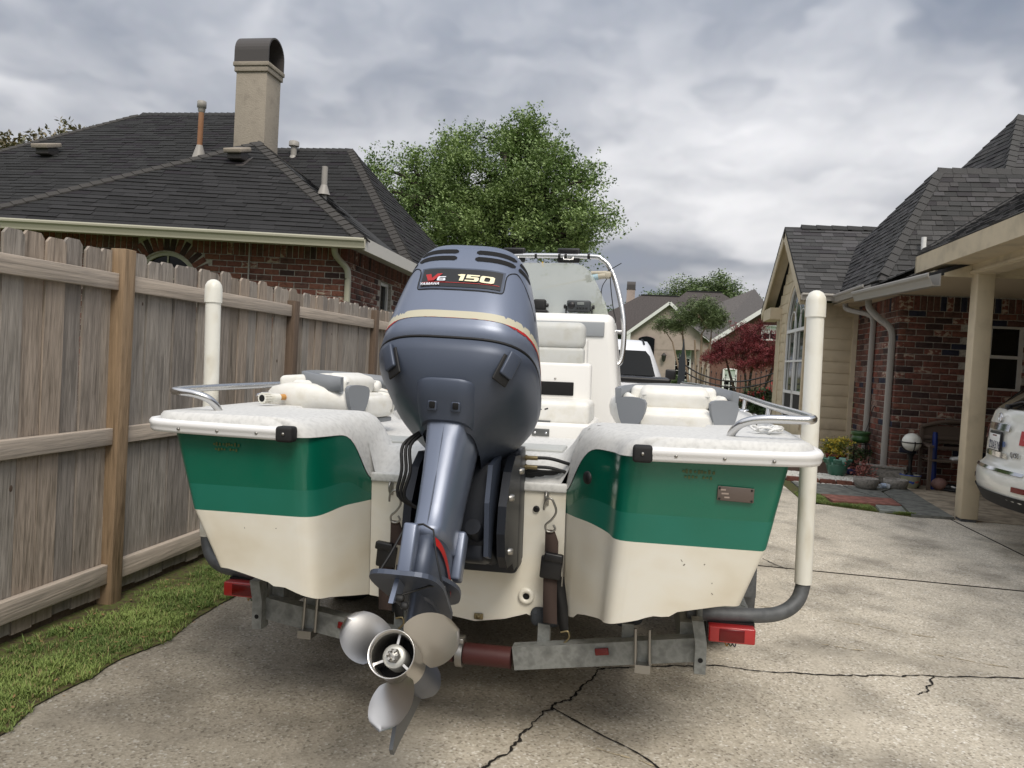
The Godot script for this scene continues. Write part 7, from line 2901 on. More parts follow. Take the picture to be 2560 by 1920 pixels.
func build_trees() -> void:
	tree_at("oak_tree", "large spreading green oak tree rising behind the outboard motor", V(-5.9, 0, -26.5),
		[[V(0, 0, 0), V(-0.4, 5.2, 0), 0.45, 0.20], [V(-0.1, 2.5, 0), V(1.8, 6.6, 0.6), 0.26, 0.12], [V(-0.1, 2.5, 0), V(-1.9, 6.8, 0.4), 0.24, 0.12], [V(0, 3, 0), V(0.4, 7.6, -0.6), 0.22, 0.10]],
		[[V(0.5, 7.2, 0), V(3.0, 2.1, 2.6)], [V(-2.5, 6.9, 0), V(2.3, 1.6, 2.2)], [V(3.0, 6.0, 0.3), V(1.75, 1.55, 1.8)], [V(1.2, 8.75, 0), V(1.4, 1.0, 1.4)], [V(-0.9, 8.35, 0), V(1.2, 1.0, 1.4)], [V(2.7, 8.0, 0), V(1.3, 0.9, 1.3)], [V(0.2, 5.6, 0.4), V(3.6, 1.2, 2.4)]],
		290, 60, 0.62, 0.105, Color(0.11, 0.18, 0.06), Color(0.29, 0.38, 0.14), Color(0.24, 0.21, 0.18), 5, 130)
	tree_at("crape_myrtle", "slender green crape myrtle with pale bare stems before the stucco house", V(1.55, 0, -24.0),
		[[V(0, 0, 0), V(-0.5, 2.5, 0), 0.05, 0.03], [V(0.03, 0, 0), V(0.05, 2.6, 0.1), 0.05, 0.03], [V(0.06, 0, 0), V(0.35, 2.5, -0.1), 0.05, 0.03], [V(-0.04, 0, 0.04), V(-0.8, 2.3, 0.1), 0.045, 0.02], [V(0.02, 0, 0.05), V(-0.15, 2.4, 0.2), 0.045, 0.025]],
		[[V(-0.05, 3.15, 0), V(0.62, 0.50, 0.6)], [V(-0.85, 2.80, 0), V(0.50, 0.26, 0.5)], [V(0.35, 2.95, 0), V(0.45, 0.40, 0.5)]],
		90, 46, 0.22, 0.042, Color(0.08, 0.12, 0.045), Color(0.16, 0.21, 0.085), Color(0.62, 0.55, 0.47), 23, 40)
	tree_at("red_maple", "dark red maple with many thin stems behind the iron fence", V(2.95, 0, -23.0),
		[[V(0, 0, 0), V(-0.7, 1.9, 0), 0.06, 0.025], [V(0, 0, 0), V(0.1, 2.1, 0), 0.06, 0.025], [V(0.03, 0, 0), V(0.7, 1.9, 0), 0.06, 0.025], [V(0, 0, 0), V(-0.25, 2.0, 0.2), 0.05, 0.02]],
		[[V(0.0, 2.35, 0), V(0.78, 0.60, 0.8)], [V(-0.85, 2.0, 0.1), V(0.55, 0.48, 0.6)], [V(0.75, 2.0, 0), V(0.55, 0.50, 0.6)], [V(0.1, 1.75, 0.3), V(1.05, 0.30, 0.6)]],
		130, 46, 0.22, 0.040, Color(0.085, 0.012, 0.016), Color(0.225, 0.032, 0.036), Color(0.36, 0.30, 0.26), 37, 70)
	tree_at("background_tree", "broad pale green tree crown behind the stucco house roofs", F(3.4, 0, -56),
		[[V(0, -1.5, 0), V(0, 6.5, 0), 0.6, 0.3], [V(0, 3, 0), V(-4, 8.2, 0), 0.4, 0.15], [V(0, 3, 0), V(4, 8.2, 0), 0.4, 0.15]],
		[[V(0, 8.6, 0), V(4.6, 3.6, 3.5)], [V(-3.6, 7.4, 0), V(3.2, 3.0, 3)], [V(4.0, 7.6, 0), V(3.2, 3.2, 3)], [V(-1.8, 9.8, 0), V(2.2, 2.2, 2)], [V(1.9, 10.2, 0), V(2.4, 2.2, 2)]],
		230, 40, 1.15, 0.26, Color(0.10, 0.15, 0.06), Color(0.22, 0.28, 0.13), Color(0.25, 0.22, 0.2), 41, 60)
	tree_at("far_tree", "small green tree at the far left of the stucco house chimney", F(-2.6, 0, -60),
		[[V(0, -1.0, 0), V(0, 5.0, 0), 0.3, 0.15]], [[V(0, 6.0, 0), V(1.6, 1.7, 1.5)]],
		40, 30, 0.9, 0.24, Color(0.065, 0.105, 0.035), Color(0.14, 0.19, 0.08), Color(0.25, 0.22, 0.2), 43, 20)
	tree_at("magnolia_tree", "magnolia treetop with bronze tinted leaves over the left roof edge", V(-23.2, 0, -26.5),
		[[V(0, 0, 0), V(0, 6.5, 0), 0.35, 0.2], [V(0, 4, 0), V(-1.4, 8.2, 0), 0.2, 0.08], [V(0, 4, 0), V(1.2, 8.2, 0), 0.2, 0.08]],
		[[V(0.1, 7.8, 0), V(1.6, 1.9, 1.5)], [V(-1.7, 7.6, 0), V(1.3, 1.5, 1.3)], [V(1.9, 8.0, 0), V(1.0, 1.2, 1.0)]],
		90, 22, 0.6, 0.17, Color(0.07, 0.085, 0.035), Color(0.24, 0.19, 0.11), Color(0.3, 0.26, 0.22), 47, 60)
	# evergreens along the far street, seen between the houses
	for i in 5:
		tree_at("street_tree", ["green street tree furthest left behind the neighbour's roof", "green street tree hidden low behind the outboard motor", "green street tree low beside the boat console", "green street tree behind the brick gable house, left one", "green street tree behind the brick gable house, right one"][i], V([-26.0, -12.0, -4.6, 9.5, 15.0][i], 0, [-62.0, -58.0, -66.0, -66.0, -60.0][i]),
			[[V(0, 0, 0), V(0, 3.5, 0), 0.3, 0.15]], [[V(0, 4.6, 0), V(2.6, 2.2, 2.2)], [V(1.6, 3.8, 0), V(1.8, 1.6, 1.6)]],
			50, 26, 0.95, 0.24, Color(0.05, 0.09, 0.025), Color(0.12, 0.18, 0.055), Color(0.25, 0.22, 0.2), 60 + i, 16)
	# rose bush in front of the iron fence, and a clipped shrub
	var rose := tree_at("rose_bush", "dark green rose bush with red blooms at the right end of the iron fence", V(2.85, 0, -20.5),
		[[V(0, 0, 0), V(0.1, 0.7, 0), 0.02, 0.01], [V(0, 0, 0), V(-0.2, 0.7, 0), 0.02, 0.01]], [[V(0, 0.72, 0), V(0.42, 0.42, 0.4)], [V(0.25, 0.9, 0), V(0.28, 0.3, 0.3)]],
		50, 34, 0.16, 0.05, Color(0.03, 0.055, 0.02), Color(0.08, 0.11, 0.04), Color(0.25, 0.2, 0.15), 71, 16, "bush")
	leaf_crown(rose, "blooms", [V(-0.2, 0.95, 0.3), V(0.02, 1.02, 0.35), V(0.25, 1.12, 0.3), V(-0.32, 0.78, 0.32), V(0.36, 1.22, 0.2), V(0.1, 0.85, 0.4)], 10, 0.07, 0.035, Color(0.35, 0.02, 0.03), Color(0.62, 0.05, 0.06), 72)
	tree_at("clipped_shrub", "small round green shrub at the foot of the dark gate post", V(0.92, 0, -22.0),
		[[V(0, 0, 0), V(0, 0.8, 0), 0.03, 0.02]], [[V(0, 0.85, 0), V(0.3, 0.38, 0.3)]],
		40, 26, 0.12, 0.04, Color(0.04, 0.08, 0.02), Color(0.09, 0.15, 0.04), Color(0.25, 0.2, 0.15), 74, 8, "shrub")
	tree_at("flower_shrub", "low leafy shrub on the lawn behind the boat rail", V(2.75, 0, -19.0),
		[[V(0, 0, 0), V(0, 0.5, 0), 0.03, 0.02]], [[V(0, 0.45, 0), V(0.35, 0.4, 0.3)]],
		40, 26, 0.14, 0.045, Color(0.03, 0.06, 0.02), Color(0.07, 0.11, 0.03), Color(0.25, 0.2, 0.15), 75, 8, "shrub")


func build_iron_fence() -> void:
	var f := thing("iron_fence", "black wrought iron fence with sagging curved rails between gate post and house", "fence", V(0, 0, -20))
	for k in 2:
		var m := MB.new()
		var pts := []
		for p: Vector2 in ([Vector2(0.95, 1.61), Vector2(1.34, 1.40), Vector2(1.84, 1.27), Vector2(2.34, 1.26), Vector2(2.82, 1.38), Vector2(3.25, 1.56)] if k == 0 else [Vector2(0.95, 1.44), Vector2(1.34, 1.25), Vector2(1.84, 1.13), Vector2(2.34, 1.10), Vector2(2.82, 1.21), Vector2(3.25, 1.38)]):
			pts.append(V(p.x, p.y, 0))
		m.tube(curve(pts, 6), 0.018, 8)
		obj("curved_rail", m, M["iron"], f)
	var lo := MB.new()
	lo.bar(V(0.95, 0.15, 0), V(3.3, 0.15, 0), 0.03, 0.03)
	obj("bottom_rail", lo, M["iron"], f)
	for i in 19:
		var x := 1.03 + i * 0.121
		var t := (x - 2.15) / 1.15
		var y := 1.255 + 0.34 * t * t
		var m := MB.new()
		m.tube([V(x, 0.05, 0), V(x, y + 0.12, 0)], 0.0085, 6)
		m.lathe([Vector2(0.0, 0.16), Vector2(0.018, 0.10), Vector2(0.010, 0.08)], 6, Transform3D(Basis(), V(x, y + 0.03, 0)))
		obj("picket", m, M["iron"], f)
	mat("slate_metal", Color(0.135, 0.16, 0.185), 0.6)
	var p := thing("gate_post", "dark slate grey post with a tall flame-shaped pointed top and shorter point beside it", "gate post", V(0.90, 0, -20))
	var m := MB.new()
	m.prism(PackedVector2Array([Vector2(-0.085, 0), Vector2(0.085, 0), Vector2(0.085, 1.62), Vector2(0.07, 1.75), Vector2(0.045, 1.95), Vector2(0.015, 2.26), Vector2(0.0, 2.26), Vector2(-0.012, 2.05), Vector2(-0.03, 1.86), Vector2(-0.055, 1.78), Vector2(-0.075, 1.90), Vector2(-0.09, 1.88), Vector2(-0.085, 1.70)]), -0.07, 0.07)
	obj("post", m, M["slate_metal"], p)


func build_truck() -> void:
	var t := thing("pickup_truck", "white pickup truck with tinted rear window and black bed cover, hitched before the boat", "truck", V(-0.6, 0, -11.2))
	mat("truck_white", Color(0.87, 0.88, 0.90), 0.22).clearcoat_enabled = true
	var bed := MB.new()
	bed.rbox(V(0, 0.90, -1.0), V(1.90, 0.72, 2.0), 0.06, Basis.IDENTITY, 3)
	bed.rbox(V(0, 0.80, -4.9), V(1.90, 0.72, 2.4), 0.10, Basis.IDENTITY, 3)
	bed.rbox(V(0, 0.85, -3.2), V(1.90, 0.80, 2.6), 0.06, Basis.IDENTITY, 3)
	obj("body", bed, M["truck_white"], t)
	var tg := MB.new()
	tg.rbox(V(0, 0.93, 0.005), V(1.62, 0.50, 0.05), 0.02, Basis.IDENTITY, 2)
	var tgo := obj("tailgate", tg, M["truck_white"], t)
	var hd := MB.new()
	hd.rbox(V(0, 1.08, 0.035), V(0.24, 0.07, 0.02), 0.01, Basis.IDENTITY, 2)
	obj("handle", hd, M["black_plastic"], tgo)
	var cv := MB.new()
	cv.rbox(V(0, 1.285, -0.98), V(1.92, 0.075, 2.0), 0.03, Basis.IDENTITY, 3)
	obj("bed_cover", cv, M["black_plastic"], t)
	# cab: a lofted greenhouse
	var cab := MB.new()
	var rings := []
	for q: Array in [[1.18, 0.90, -1.72, -4.7], [1.30, 0.885, -1.76, -4.45], [1.60, 0.76, -1.92, -4.05], [1.84, 0.655, -2.05, -3.65], [1.915, 0.60, -2.16, -3.5], [1.935, 0.48, -2.3, -3.35]]:
		var ring := PackedVector3Array()
		var zc: float = (q[2] + q[3]) * 0.5
		var hz: float = (q[2] - q[3]) * 0.5
		for k in 40:
			var a := TAU * k / 40.0
			ring.append(V(signf(cos(a)) * pow(absf(cos(a)), 0.25) * q[1], q[0], zc + signf(sin(a)) * pow(absf(sin(a)), 0.25) * hz))
		ring.reverse()
		rings.append(ring)
	cab.loft(rings)
	obj("cab", cab, M["truck_white"], t)
	var rw := MB.new()
	rw.prism(PackedVector2Array([Vector2(-0.76, 0.0), Vector2(0.76, 0.0), Vector2(0.66, 0.36), Vector2(0.58, 0.46), Vector2(-0.58, 0.46), Vector2(-0.66, 0.36)]), -0.01, 0.012, Transform3D(Basis(Vector3.RIGHT, -0.46), V(0, 1.33, -1.765)))
	obj("rear_window", rw, M["dark_glass"], t)
	var br := MB.new()
	br.tube([V(0.50, 1.945, -2.30), V(0.53, 1.925, -2.16), V(0.55, 1.86, -2.07)], 0.014, 6)
	obj("roof_seam", br, M["black"], t)
	for s: float in [-1.0, 1.0]:
		var tl := MB.new()
		tl.rbox(V(s * 0.89, 0.98, 0.0), V(0.13, 0.42, 0.08), 0.02, Basis.IDENTITY, 2)
		obj("tail_lamp", tl, M["lamp_red"] if M.has("lamp_red") else mat("lamp_red", Color(0.66, 0.03, 0.05), 0.2), t)
		var mr := MB.new()
		mr.rbox(V(s * 1.08, 1.36, -4.0), V(0.20, 0.20, 0.10), 0.03, Basis.IDENTITY, 2)
		obj("mirror", mr, M["black_plastic"], t)
		for z: float in [-1.05, -4.75]:
			var w := MB.new()
			w.lathe([Vector2(0.22, -0.12), Vector2(0.35, -0.13), Vector2(0.385, -0.09), Vector2(0.39, 0.09), Vector2(0.35, 0.13), Vector2(0.22, 0.12)], 28, Transform3D(Basis(Vector3.BACK, PI / 2), V(s * 0.84, 0.39, z)))
			var wo := obj("wheel", w, M["rubber"], t)
			var rm := MB.new()
			rm.lathe([Vector2(0.225, 0.10), Vector2(0.20, 0.05), Vector2(0.05, 0.07), Vector2(0.0, 0.07)], 20, Transform3D(Basis(Vector3.BACK, -s * PI / 2), V(s * 0.84, 0.39, z)))
			obj("rim", rm, M["chrome"], wo)
	var bp := MB.new()
	bp.rbox(V(0, 0.55, 0.06), V(1.86, 0.20, 0.16), 0.04, Basis.IDENTITY, 2)
	obj("bumper", bp, M["chrome"], t)


# ---------------------------------------------------------------- the white SUV in the carport
# its own frame: z towards the tail, x to its right-hand side as one looks at the tail
func car_point(x: float, y: float, z: float, off := 0.0) -> Vector3:
	var n := clampf(x / 0.95, -1, 1)
	var shrink := 1.0 - 0.22 * smoothstep(1.15, 1.75, y) - 0.04 * smoothstep(0.7, 0.42, y)
	var drop := 0.20 * n * n + 0.14 * pow(absf(n), 6)
	return V(x * shrink, y, z - drop * smoothstep(-1.6, -0.2, z) + off)


func car_band(x0: float, x1: float, low: Array, high: Array, off: float, n := 12) -> MB:
	# a strip on the tail between two profile points (z, y), set proud by off
	var m := MB.new()
	var rows := []
	for j in 4:
		var t := j / 3.0
		var row := PackedVector3Array()
		for i in n + 1:
			row.append(car_point(lerpf(x0, x1, float(i) / n), lerpf(low[1], high[1], t), lerpf(low[0], high[0], t), off))
		rows.append(row)
	m.loft(rows, false)
	return m


func build_car() -> void:
	var white := mat("pearl_white", Color(0.87, 0.87, 0.84), 0.25)
	white.clearcoat_enabled = true
	white.clearcoat = 0.6
	white.clearcoat_roughness = 0.08
	var c := thing("suv", "white sport utility vehicle parked tail out under the carport beside the post", "car")
	c.transform = Transform3D(Basis(Vector3.UP, deg_to_rad(-97)), V(3.10, 0, -7.45))
	var prof := [Vector2(-4.62, 0.45), Vector2(-0.16, 0.42), Vector2(0.0, 0.44), Vector2(0.055, 0.52), Vector2(0.07, 0.60), Vector2(0.07, 0.69), Vector2(0.055, 0.742), Vector2(0.02, 0.77), Vector2(-0.005, 0.80), Vector2(-0.008, 0.92), Vector2(-0.014, 1.04), Vector2(-0.03, 1.15), Vector2(-0.055, 1.24), Vector2(-0.085, 1.275), Vector2(-0.20, 1.40), Vector2(-0.34, 1.54), Vector2(-0.47, 1.67), Vector2(-0.52, 1.72), Vector2(-0.75, 1.76), Vector2(-1.6, 1.79), Vector2(-2.5, 1.73), Vector2(-3.3, 1.25), Vector2(-4.3, 1.05), Vector2(-4.65, 0.75)]
	var rings := []
	for i in 33:
		var x := sin((i - 16) / 16.0 * PI / 2) * 0.95
		var ring := PackedVector3Array()
		for p: Vector2 in prof:
			ring.append(car_point(x, p.y, p.x))
		rings.append(ring)
	var body := MB.new()
	body.loft(rings)
	obj("body", body, white, c)
	obj("rear_window", car_band(-0.93, 0.93, [-0.080, 1.278], [-0.47, 1.675], 0.006, 20), M["dark_glass"], c)
	obj("lower_bumper", car_band(-0.93, 0.93, [0.004, 0.44], [0.066, 0.555], 0.008, 20), M["rubber"], c)
	obj("bumper_strip", car_band(-0.62, 0.62, [0.058, 0.738], [0.045, 0.765], 0.010, 20), M["chrome"], c)
	obj("handle_bar", car_band(-0.27, 0.27, [-0.02, 1.085], [-0.030, 1.145], 0.022, 12), M["chrome"], c)
	obj("lower_bar", car_band(-0.28, 0.28, [-0.006, 0.850], [-0.007, 0.895], 0.014, 12), M["chrome"], c)
	var frame := MB.new()
	frame.rbox(V(0.0, 0.985, 0.004), V(0.300, 0.175, 0.016), 0.006, Basis(Vector3.RIGHT, -0.04), 2)
	var fo := obj("plate_frame", frame, M["black_plastic"], c)
	var pl := MB.new()
	pl.rbox(V(0.0, 0.978, 0.0135), V(0.275, 0.140, 0.003), 0.001, Basis(Vector3.RIGHT, -0.04), 1)
	obj("license_plate", pl, M["white_paint"], fo)
	mat("plate_blue", Color(0.10, 0.12, 0.26), 0.5)
	word("ZDA516", 0.066, "plate_blue", fo, V(0.018, 0.950, 0.0165), 0.001, true, Basis(Vector3.RIGHT, -0.04) * Basis.from_scale(V(0.92, 1.05, 1)))
	var bird := MB.new()
	bird.rbox(V(-0.118, 0.972, 0.0155), V(0.018, 0.028, 0.001), 0.0004, Basis(Vector3.BACK, 0.3), 1)
	bird.rbox(V(-0.108, 0.988, 0.0155), V(0.010, 0.010, 0.001), 0.0004, Basis.IDENTITY, 1)
	obj("plate_emblem", bird, M["plate_blue"], fo)
	var strip := MB.new()
	strip.box(V(0, 1.034, 0.0128), V(0.11, 0.012, 0.001))
	obj("plate_heading", strip, M["lamp_dark_red"], fo)
	var st := MB.new()
	st.box(V(0, 0.918, 0.0165), V(0.10, 0.012, 0.002))
	obj("plate_sticker", st, M["gutter_grey"], fo)
	# oval badge with two strokes meeting at the top
	var em := MB.new()
	var ov := []
	for i in 21:
		var a := TAU * i / 20.0
		ov.append(V(cos(a) * 0.046, 1.195 + sin(a) * 0.036, -0.022))
	em.tube(ov, 0.007, 8, false)
	em.tube([V(-0.018, 1.164, -0.020), V(0.0, 1.212, -0.024)], 0.006, 6)
	em.tube([V(0.018, 1.164, -0.020), V(0.0, 1.212, -0.024)], 0.006, 6)
	obj("badge", em, M["chrome"], c)
	word("QX60", 0.042, "chrome", c, V(0.40, 0.895, -0.032), 0.006, true, Basis(Vector3.UP, 0.18))
	mat("sticker_blue", Color(0.22, 0.36, 0.60), 0.5)
	var sk := MB.new()
	sk.box(V(0.175, 0.968, -0.006), V(0.022, 0.050, 0.001))
	sk.lathe([Vector2(0.011, 0.001), Vector2(0.021, 0.001)], 16, Transform3D(Basis(Vector3.RIGHT, PI / 2), V(0.212, 0.972, -0.008)), false)
	obj("window_sticker", sk, M["sticker_blue"], c)
	for s: float in [-1.0, 1.0]:
		obj("tail_lamp", car_band(s * 0.44, s * 0.93, [-0.010, 0.985], [-0.024, 1.105], 0.010, 10), M["lamp_red"], c)
		obj("lamp_lens", car_band(s * 0.50, s * 0.70, [-0.016, 1.03], [-0.022, 1.08], 0.014, 6), M["hub_white"], c)
		obj("reflector", car_band(s * 0.52, s * 0.76, [0.072, 0.60], [0.072, 0.645], 0.006, 6), M["lamp_dark_red"], c)
		for z: float in [-0.95, -3.8]:
			var w := MB.new()
			w.lathe([Vector2(0.22, -0.11), Vector2(0.34, -0.12), Vector2(0.37, -0.08), Vector2(0.37, 0.08), Vector2(0.34, 0.12), Vector2(0.22, 0.11)], 28, Transform3D(Basis(Vector3.BACK, PI / 2), V(s * 0.86, 0.37, z)))
			obj("wheel", w, M["rubber"], c)
	var wi := MB.new()
	wi.tube([V(-0.02, 1.30, -0.085), V(0.16, 1.345, -0.135), V(0.42, 1.325, -0.150)], [0.014, 0.012, 0.006], 8)
	wi.rbox(V(-0.02, 1.29, -0.08), V(0.07, 0.045, 0.04), 0.012, Basis.IDENTITY, 2)
	obj("rear_wiper", wi, M["black_plastic"], c)


# ---------------------------------------------------------------- the garden corner and porch
func flag(called: String, pts: Array, h: float, m: String) -> MeshInstance3D:
	var poly := PackedVector2Array()
	for p: Vector2 in pts:
		poly.append(Vector2(p.x, -p.y))
	var b := MB.new()
	b.prism(poly, 0.0, h, Transform3D(Basis(V(1, 0, 0), V(0, 0, -1), V(0, 1, 0)), Vector3.ZERO))
	return struct(called, b, M[m])


func pot(called: String, label: String, at: Vector3, prof: Array, m: String, category := "plant pot", group := "", n := 24) -> Node3D:
	var t := thing(called, label, category, at, group)
	var b := MB.new()
	b.lathe(prof, n, Transform3D(), false)
	obj("bowl", b, M[m], t)
	return t


func build_porch_things() -> void:
	var slate_t := tex(noise(0.015, 5, FastNoiseLite.TYPE_SIMPLEX_SMOOTH, 81), 512, [0.0, 0.4, 0.6, 1.0], [grey(0.70), grey(0.86), grey(1.0), grey(0.9)])
	tri_map(textured(mat("slate", Color(0.46, 0.465, 0.44), 0.85), slate_t), V(0.8, 0.8, 0.8))
	tri_map(textured(mat("pale_slab", Color(0.55, 0.57, 0.54), 0.85), slate_t), V(0.8, 0.8, 0.8))
	tri_map(textured(mat("red_slab", Color(0.585, 0.385, 0.335), 0.85), slate_t), V(0.8, 0.8, 0.8))
	tri_map(textured(mat("porch_concrete", Color(0.67, 0.62, 0.54), 0.9), slate_t), V(0.5, 0.5, 0.5))
	tri_map(textured(mat("mulch", Color(0.33, 0.25, 0.19), 0.98), slate_t), V(3, 3, 3))
	tri_map(textured(mat("cast_stone", Color(0.60, 0.58, 0.55), 0.95), slate_t, bump(noise(0.08, 4), 8.0, 256), 0.6), V(2.5, 2.5, 2.5))
	mat("green_glaze", Color(0.17, 0.33, 0.16), 0.12).clearcoat_enabled = true
	mat("teal_glaze", Color(0.20, 0.42, 0.34), 0.15).clearcoat_enabled = true
	mat("red_foil", Color(0.45, 0.06, 0.08), 0.35)
	mat("globe_white", Color(0.88, 0.88, 0.85), 0.2)
	mat("bench_wood", Color(0.36, 0.31, 0.27), 0.9)
	mat("blue_vinyl", Color(0.05, 0.15, 0.40), 0.35)
	# paving
	flag("porch_slab", [Vector2(3.62, -11.78), Vector2(8.3, -11.78), Vector2(8.3, -9.0), Vector2(3.40, -9.0)], 0.006, "porch_concrete")
	flag("garden_bed", [Vector2(1.9, -9.5), Vector2(2.2, -9.25), Vector2(2.95, -8.95), Vector2(3.40, -9.0), Vector2(3.62, -11.78), Vector2(3.5, -14.0), Vector2(1.9, -14.0)], 0.008, "bed")
	flag("flagstone", [Vector2(2.05, -10.98), Vector2(2.68, -10.95), Vector2(2.72, -10.6), Vector2(2.88, -10.06), Vector2(2.05, -9.97)], 0.028, "slate")
	flag("flagstone", [Vector2(2.71, -10.95), Vector2(3.28, -10.9), Vector2(3.10, -10.63), Vector2(3.05, -10.07), Vector2(2.91, -10.05), Vector2(2.75, -10.6)], 0.030, "slate")
	flag("flagstone", [Vector2(3.13, -10.61), Vector2(3.30, -10.9), Vector2(3.60, -11.34), Vector2(3.47, -10.0), Vector2(3.08, -10.0)], 0.027, "slate")
	flag("flagstone", [Vector2(3.075, -9.98), Vector2(3.465, -9.98), Vector2(3.385, -8.99), Vector2(2.94, -8.94), Vector2(3.03, -9.47)], 0.030, "slate")
	flag("red_paver", [Vector2(2.20, -9.92), Vector2(3.05, -10.01), Vector2(3.01, -9.51), Vector2(2.245, -9.43)], 0.036, "red_slab")
	flag("grey_paver", [Vector2(2.708, -9.44), Vector2(3.0, -9.48), Vector2(2.925, -9.06), Vector2(2.644, -9.05)], 0.030, "pale_slab")
	flag("mulch_bed", [Vector2(2.0, -11.2), Vector2(3.5, -11.6), Vector2(3.5, -13.95), Vector2(2.0, -13.95)], 0.022, "mulch")
	grass_field("grass_patch", "small patch of grass and weeds between driveway edge and flagstones", Rect2(1.9, -9.95, 1.1, 0.95), 5200, func(x: float, z: float) -> float:
		if z > -8.93 - (3.0 - x) * 0.42 or (x > 2.62 and z < -9.03) or (x > 2.2 and z < -9.40):
			return 0.0
		return 0.9, 1.0)
	# white pebbles
	var r := RandomNumberGenerator.new()
	r.seed = 88
	var peb := MB.new()
	peb.lathe([Vector2(0.0, -0.5), Vector2(0.8, -0.35), Vector2(1.0, 0.0), Vector2(0.75, 0.4), Vector2(0.0, 0.55)], 7, Transform3D(), false)
	var mm := MultiMesh.new()
	mm.transform_format = MultiMesh.TRANSFORM_3D
	mm.mesh = peb.done()
	mm.instance_count = 1500
	for i in 1500:
		var p := V(r.randf_range(2.05, 3.15), 0.03, r.randf_range(-12.1, -11.25))
		if i % 5 == 0:
			p = V(r.randf_range(2.1, 2.95), 0.012, r.randf_range(-11.08, -10.93))
		var s := r.randf_range(0.010, 0.022)
		mm.set_instance_transform(i, Transform3D(Basis.from_euler(V(r.randf() * 0.5, r.randf() * TAU, r.randf() * 0.5)).scaled(V(s * 1.3, s * 0.8, s)), p))
	var pb := MultiMeshInstance3D.new()
	pb.name = "pebbles"
	pb.multimesh = mm
	pb.material_override = mat("pebble_white", Color(0.84, 0.83, 0.79), 0.8)
	add_child(pb)
	stuff(tag(pb, "bright white pebbles spread over the garden corner under the pots", "pebbles"))
	# red brick edging
	var ed := thing("brick_edging", "row of dark red bricks edging the white pebbles", "edging", V(2.0, 0, -11.15))
	for i in 5:
		var b := MB.new()
		b.rbox(V(0.12 + i * 0.215, 0.035, 0.02 * i - 0.01), V(0.20, 0.07, 0.09), 0.006, Basis(Vector3.UP, -0.08), 1)
		obj("brick", b, M["brick_rust" if i % 2 else "brick_red"], ed)
	# pots and bowls
	for i in 2:
		var b := pot("stone_bowl", ["rough grey stone bowl left of the plastic bottle, nearest the red paver", "rough grey stone bowl right of the plastic bottle, beside the flowered pot"][i], [V(2.96, 0.028, -10.80), V(3.42, 0.006, -11.10)][i], [Vector2(0.10, 0.0), Vector2(0.135, 0.03), Vector2(0.155, 0.09), Vector2(0.158, 0.135), Vector2(0.150, 0.142), Vector2(0.138, 0.135), Vector2(0.12, 0.10), Vector2(0.0, 0.095)], "cast_stone", "bowl", "stone bowls at the garden corner")
		var so := MB.new()
		so.lathe([Vector2(0.0, 0.108), Vector2(0.125, 0.105)], 18, Transform3D(), false)
		obj("soil", so, M["mulch"], b)
	var bo := thing("plastic_bottle", "crushed clear plastic bottle lying between the two stone bowls", "bottle", V(3.20, 0.06, -10.95))
	var pet := mat("clear_plastic", Color(0.92, 0.95, 0.98, 0.35), 0.12)
	pet.transparency = BaseMaterial3D.TRANSPARENCY_ALPHA
	var bm := MB.new()
	bm.tube([V(-0.12, 0, 0.02), V(-0.09, 0.005, 0.01), V(-0.03, -0.004, 0.0), V(0.05, 0.004, -0.005), V(0.10, 0.0, 0.0)], [0.014, 0.034, 0.031, 0.036, 0.033], 9)
	obj("bottle_body", bm, pet, bo)
	var bl := MB.new()
	bl.tube([V(-0.01, 0.0, -0.001), V(0.05, 0.004, -0.005)], 0.0365, 10, false)
	obj("label_sleeve", bl, mat("bottle_label", Color(0.70, 0.76, 0.84), 0.4), bo)
	var fl := pot("flowered_pot", "cream ceramic pot painted with coloured flowers below the globe lamp", V(3.70, 0.006, -11.42), [Vector2(0.085, 0.0), Vector2(0.105, 0.04), Vector2(0.118, 0.12), Vector2(0.130, 0.165), Vector2(0.134, 0.178), Vector2(0.122, 0.178), Vector2(0.10, 0.12), Vector2(0.0, 0.11)], "painted_pot" if M.has("painted_pot") else mat("painted_pot", Color(0.62, 0.62, 0.52), 0.3).resource_name)
	var cols := [Color(0.20, 0.30, 0.60), Color(0.72, 0.40, 0.36), Color(0.25, 0.45, 0.25), Color(0.75, 0.72, 0.66)]
	for i in 14:
		var a := i * 0.75
		var q := MB.new()
		q.lathe([Vector2(0.0, 0.003), Vector2(0.020, 0.001), Vector2(0.024, -0.001)], 7, Transform3D(Basis(Vector3.UP, a) * Basis(Vector3.RIGHT, PI / 2 - 0.12), V(sin(a) * 0.113, 0.085 + 0.035 * sin(i * 2.4), cos(a) * 0.113)), false)
		if not M.has("petal%d" % (i % 4)):
			mat("petal%d" % (i % 4), cols[i % 4], 0.4)
		obj("painted_flower", q, M["petal%d" % (i % 4)], fl)
	var rim := MB.new()
	rim.lathe([Vector2(0.135, 0.172), Vector2(0.138, 0.180), Vector2(0.128, 0.184)], 24, Transform3D(), false)
	obj("blue_rim", rim, M["petal0"], fl)
	var gb := pot("scalloped_planter", "green glazed planter with a wavy rim on the white pebbles", V(2.87, 0.03, -12.0), [Vector2(0.10, 0.0), Vector2(0.13, 0.05), Vector2(0.155, 0.14), Vector2(0.17, 0.20), Vector2(0.15, 0.20), Vector2(0.12, 0.13), Vector2(0.0, 0.12)], "teal_glaze")
	for i in 7:
		var a := TAU * i / 7.0
		var q := MB.new()
		q.rbox(V(cos(a) * 0.172, 0.215, sin(a) * 0.172), V(0.035, 0.09, 0.12), 0.017, Basis(Vector3.UP, -a) * Basis(Vector3.BACK, -0.5), 3)
		obj("wavy_lobe", q, M["teal_glaze"], gb)
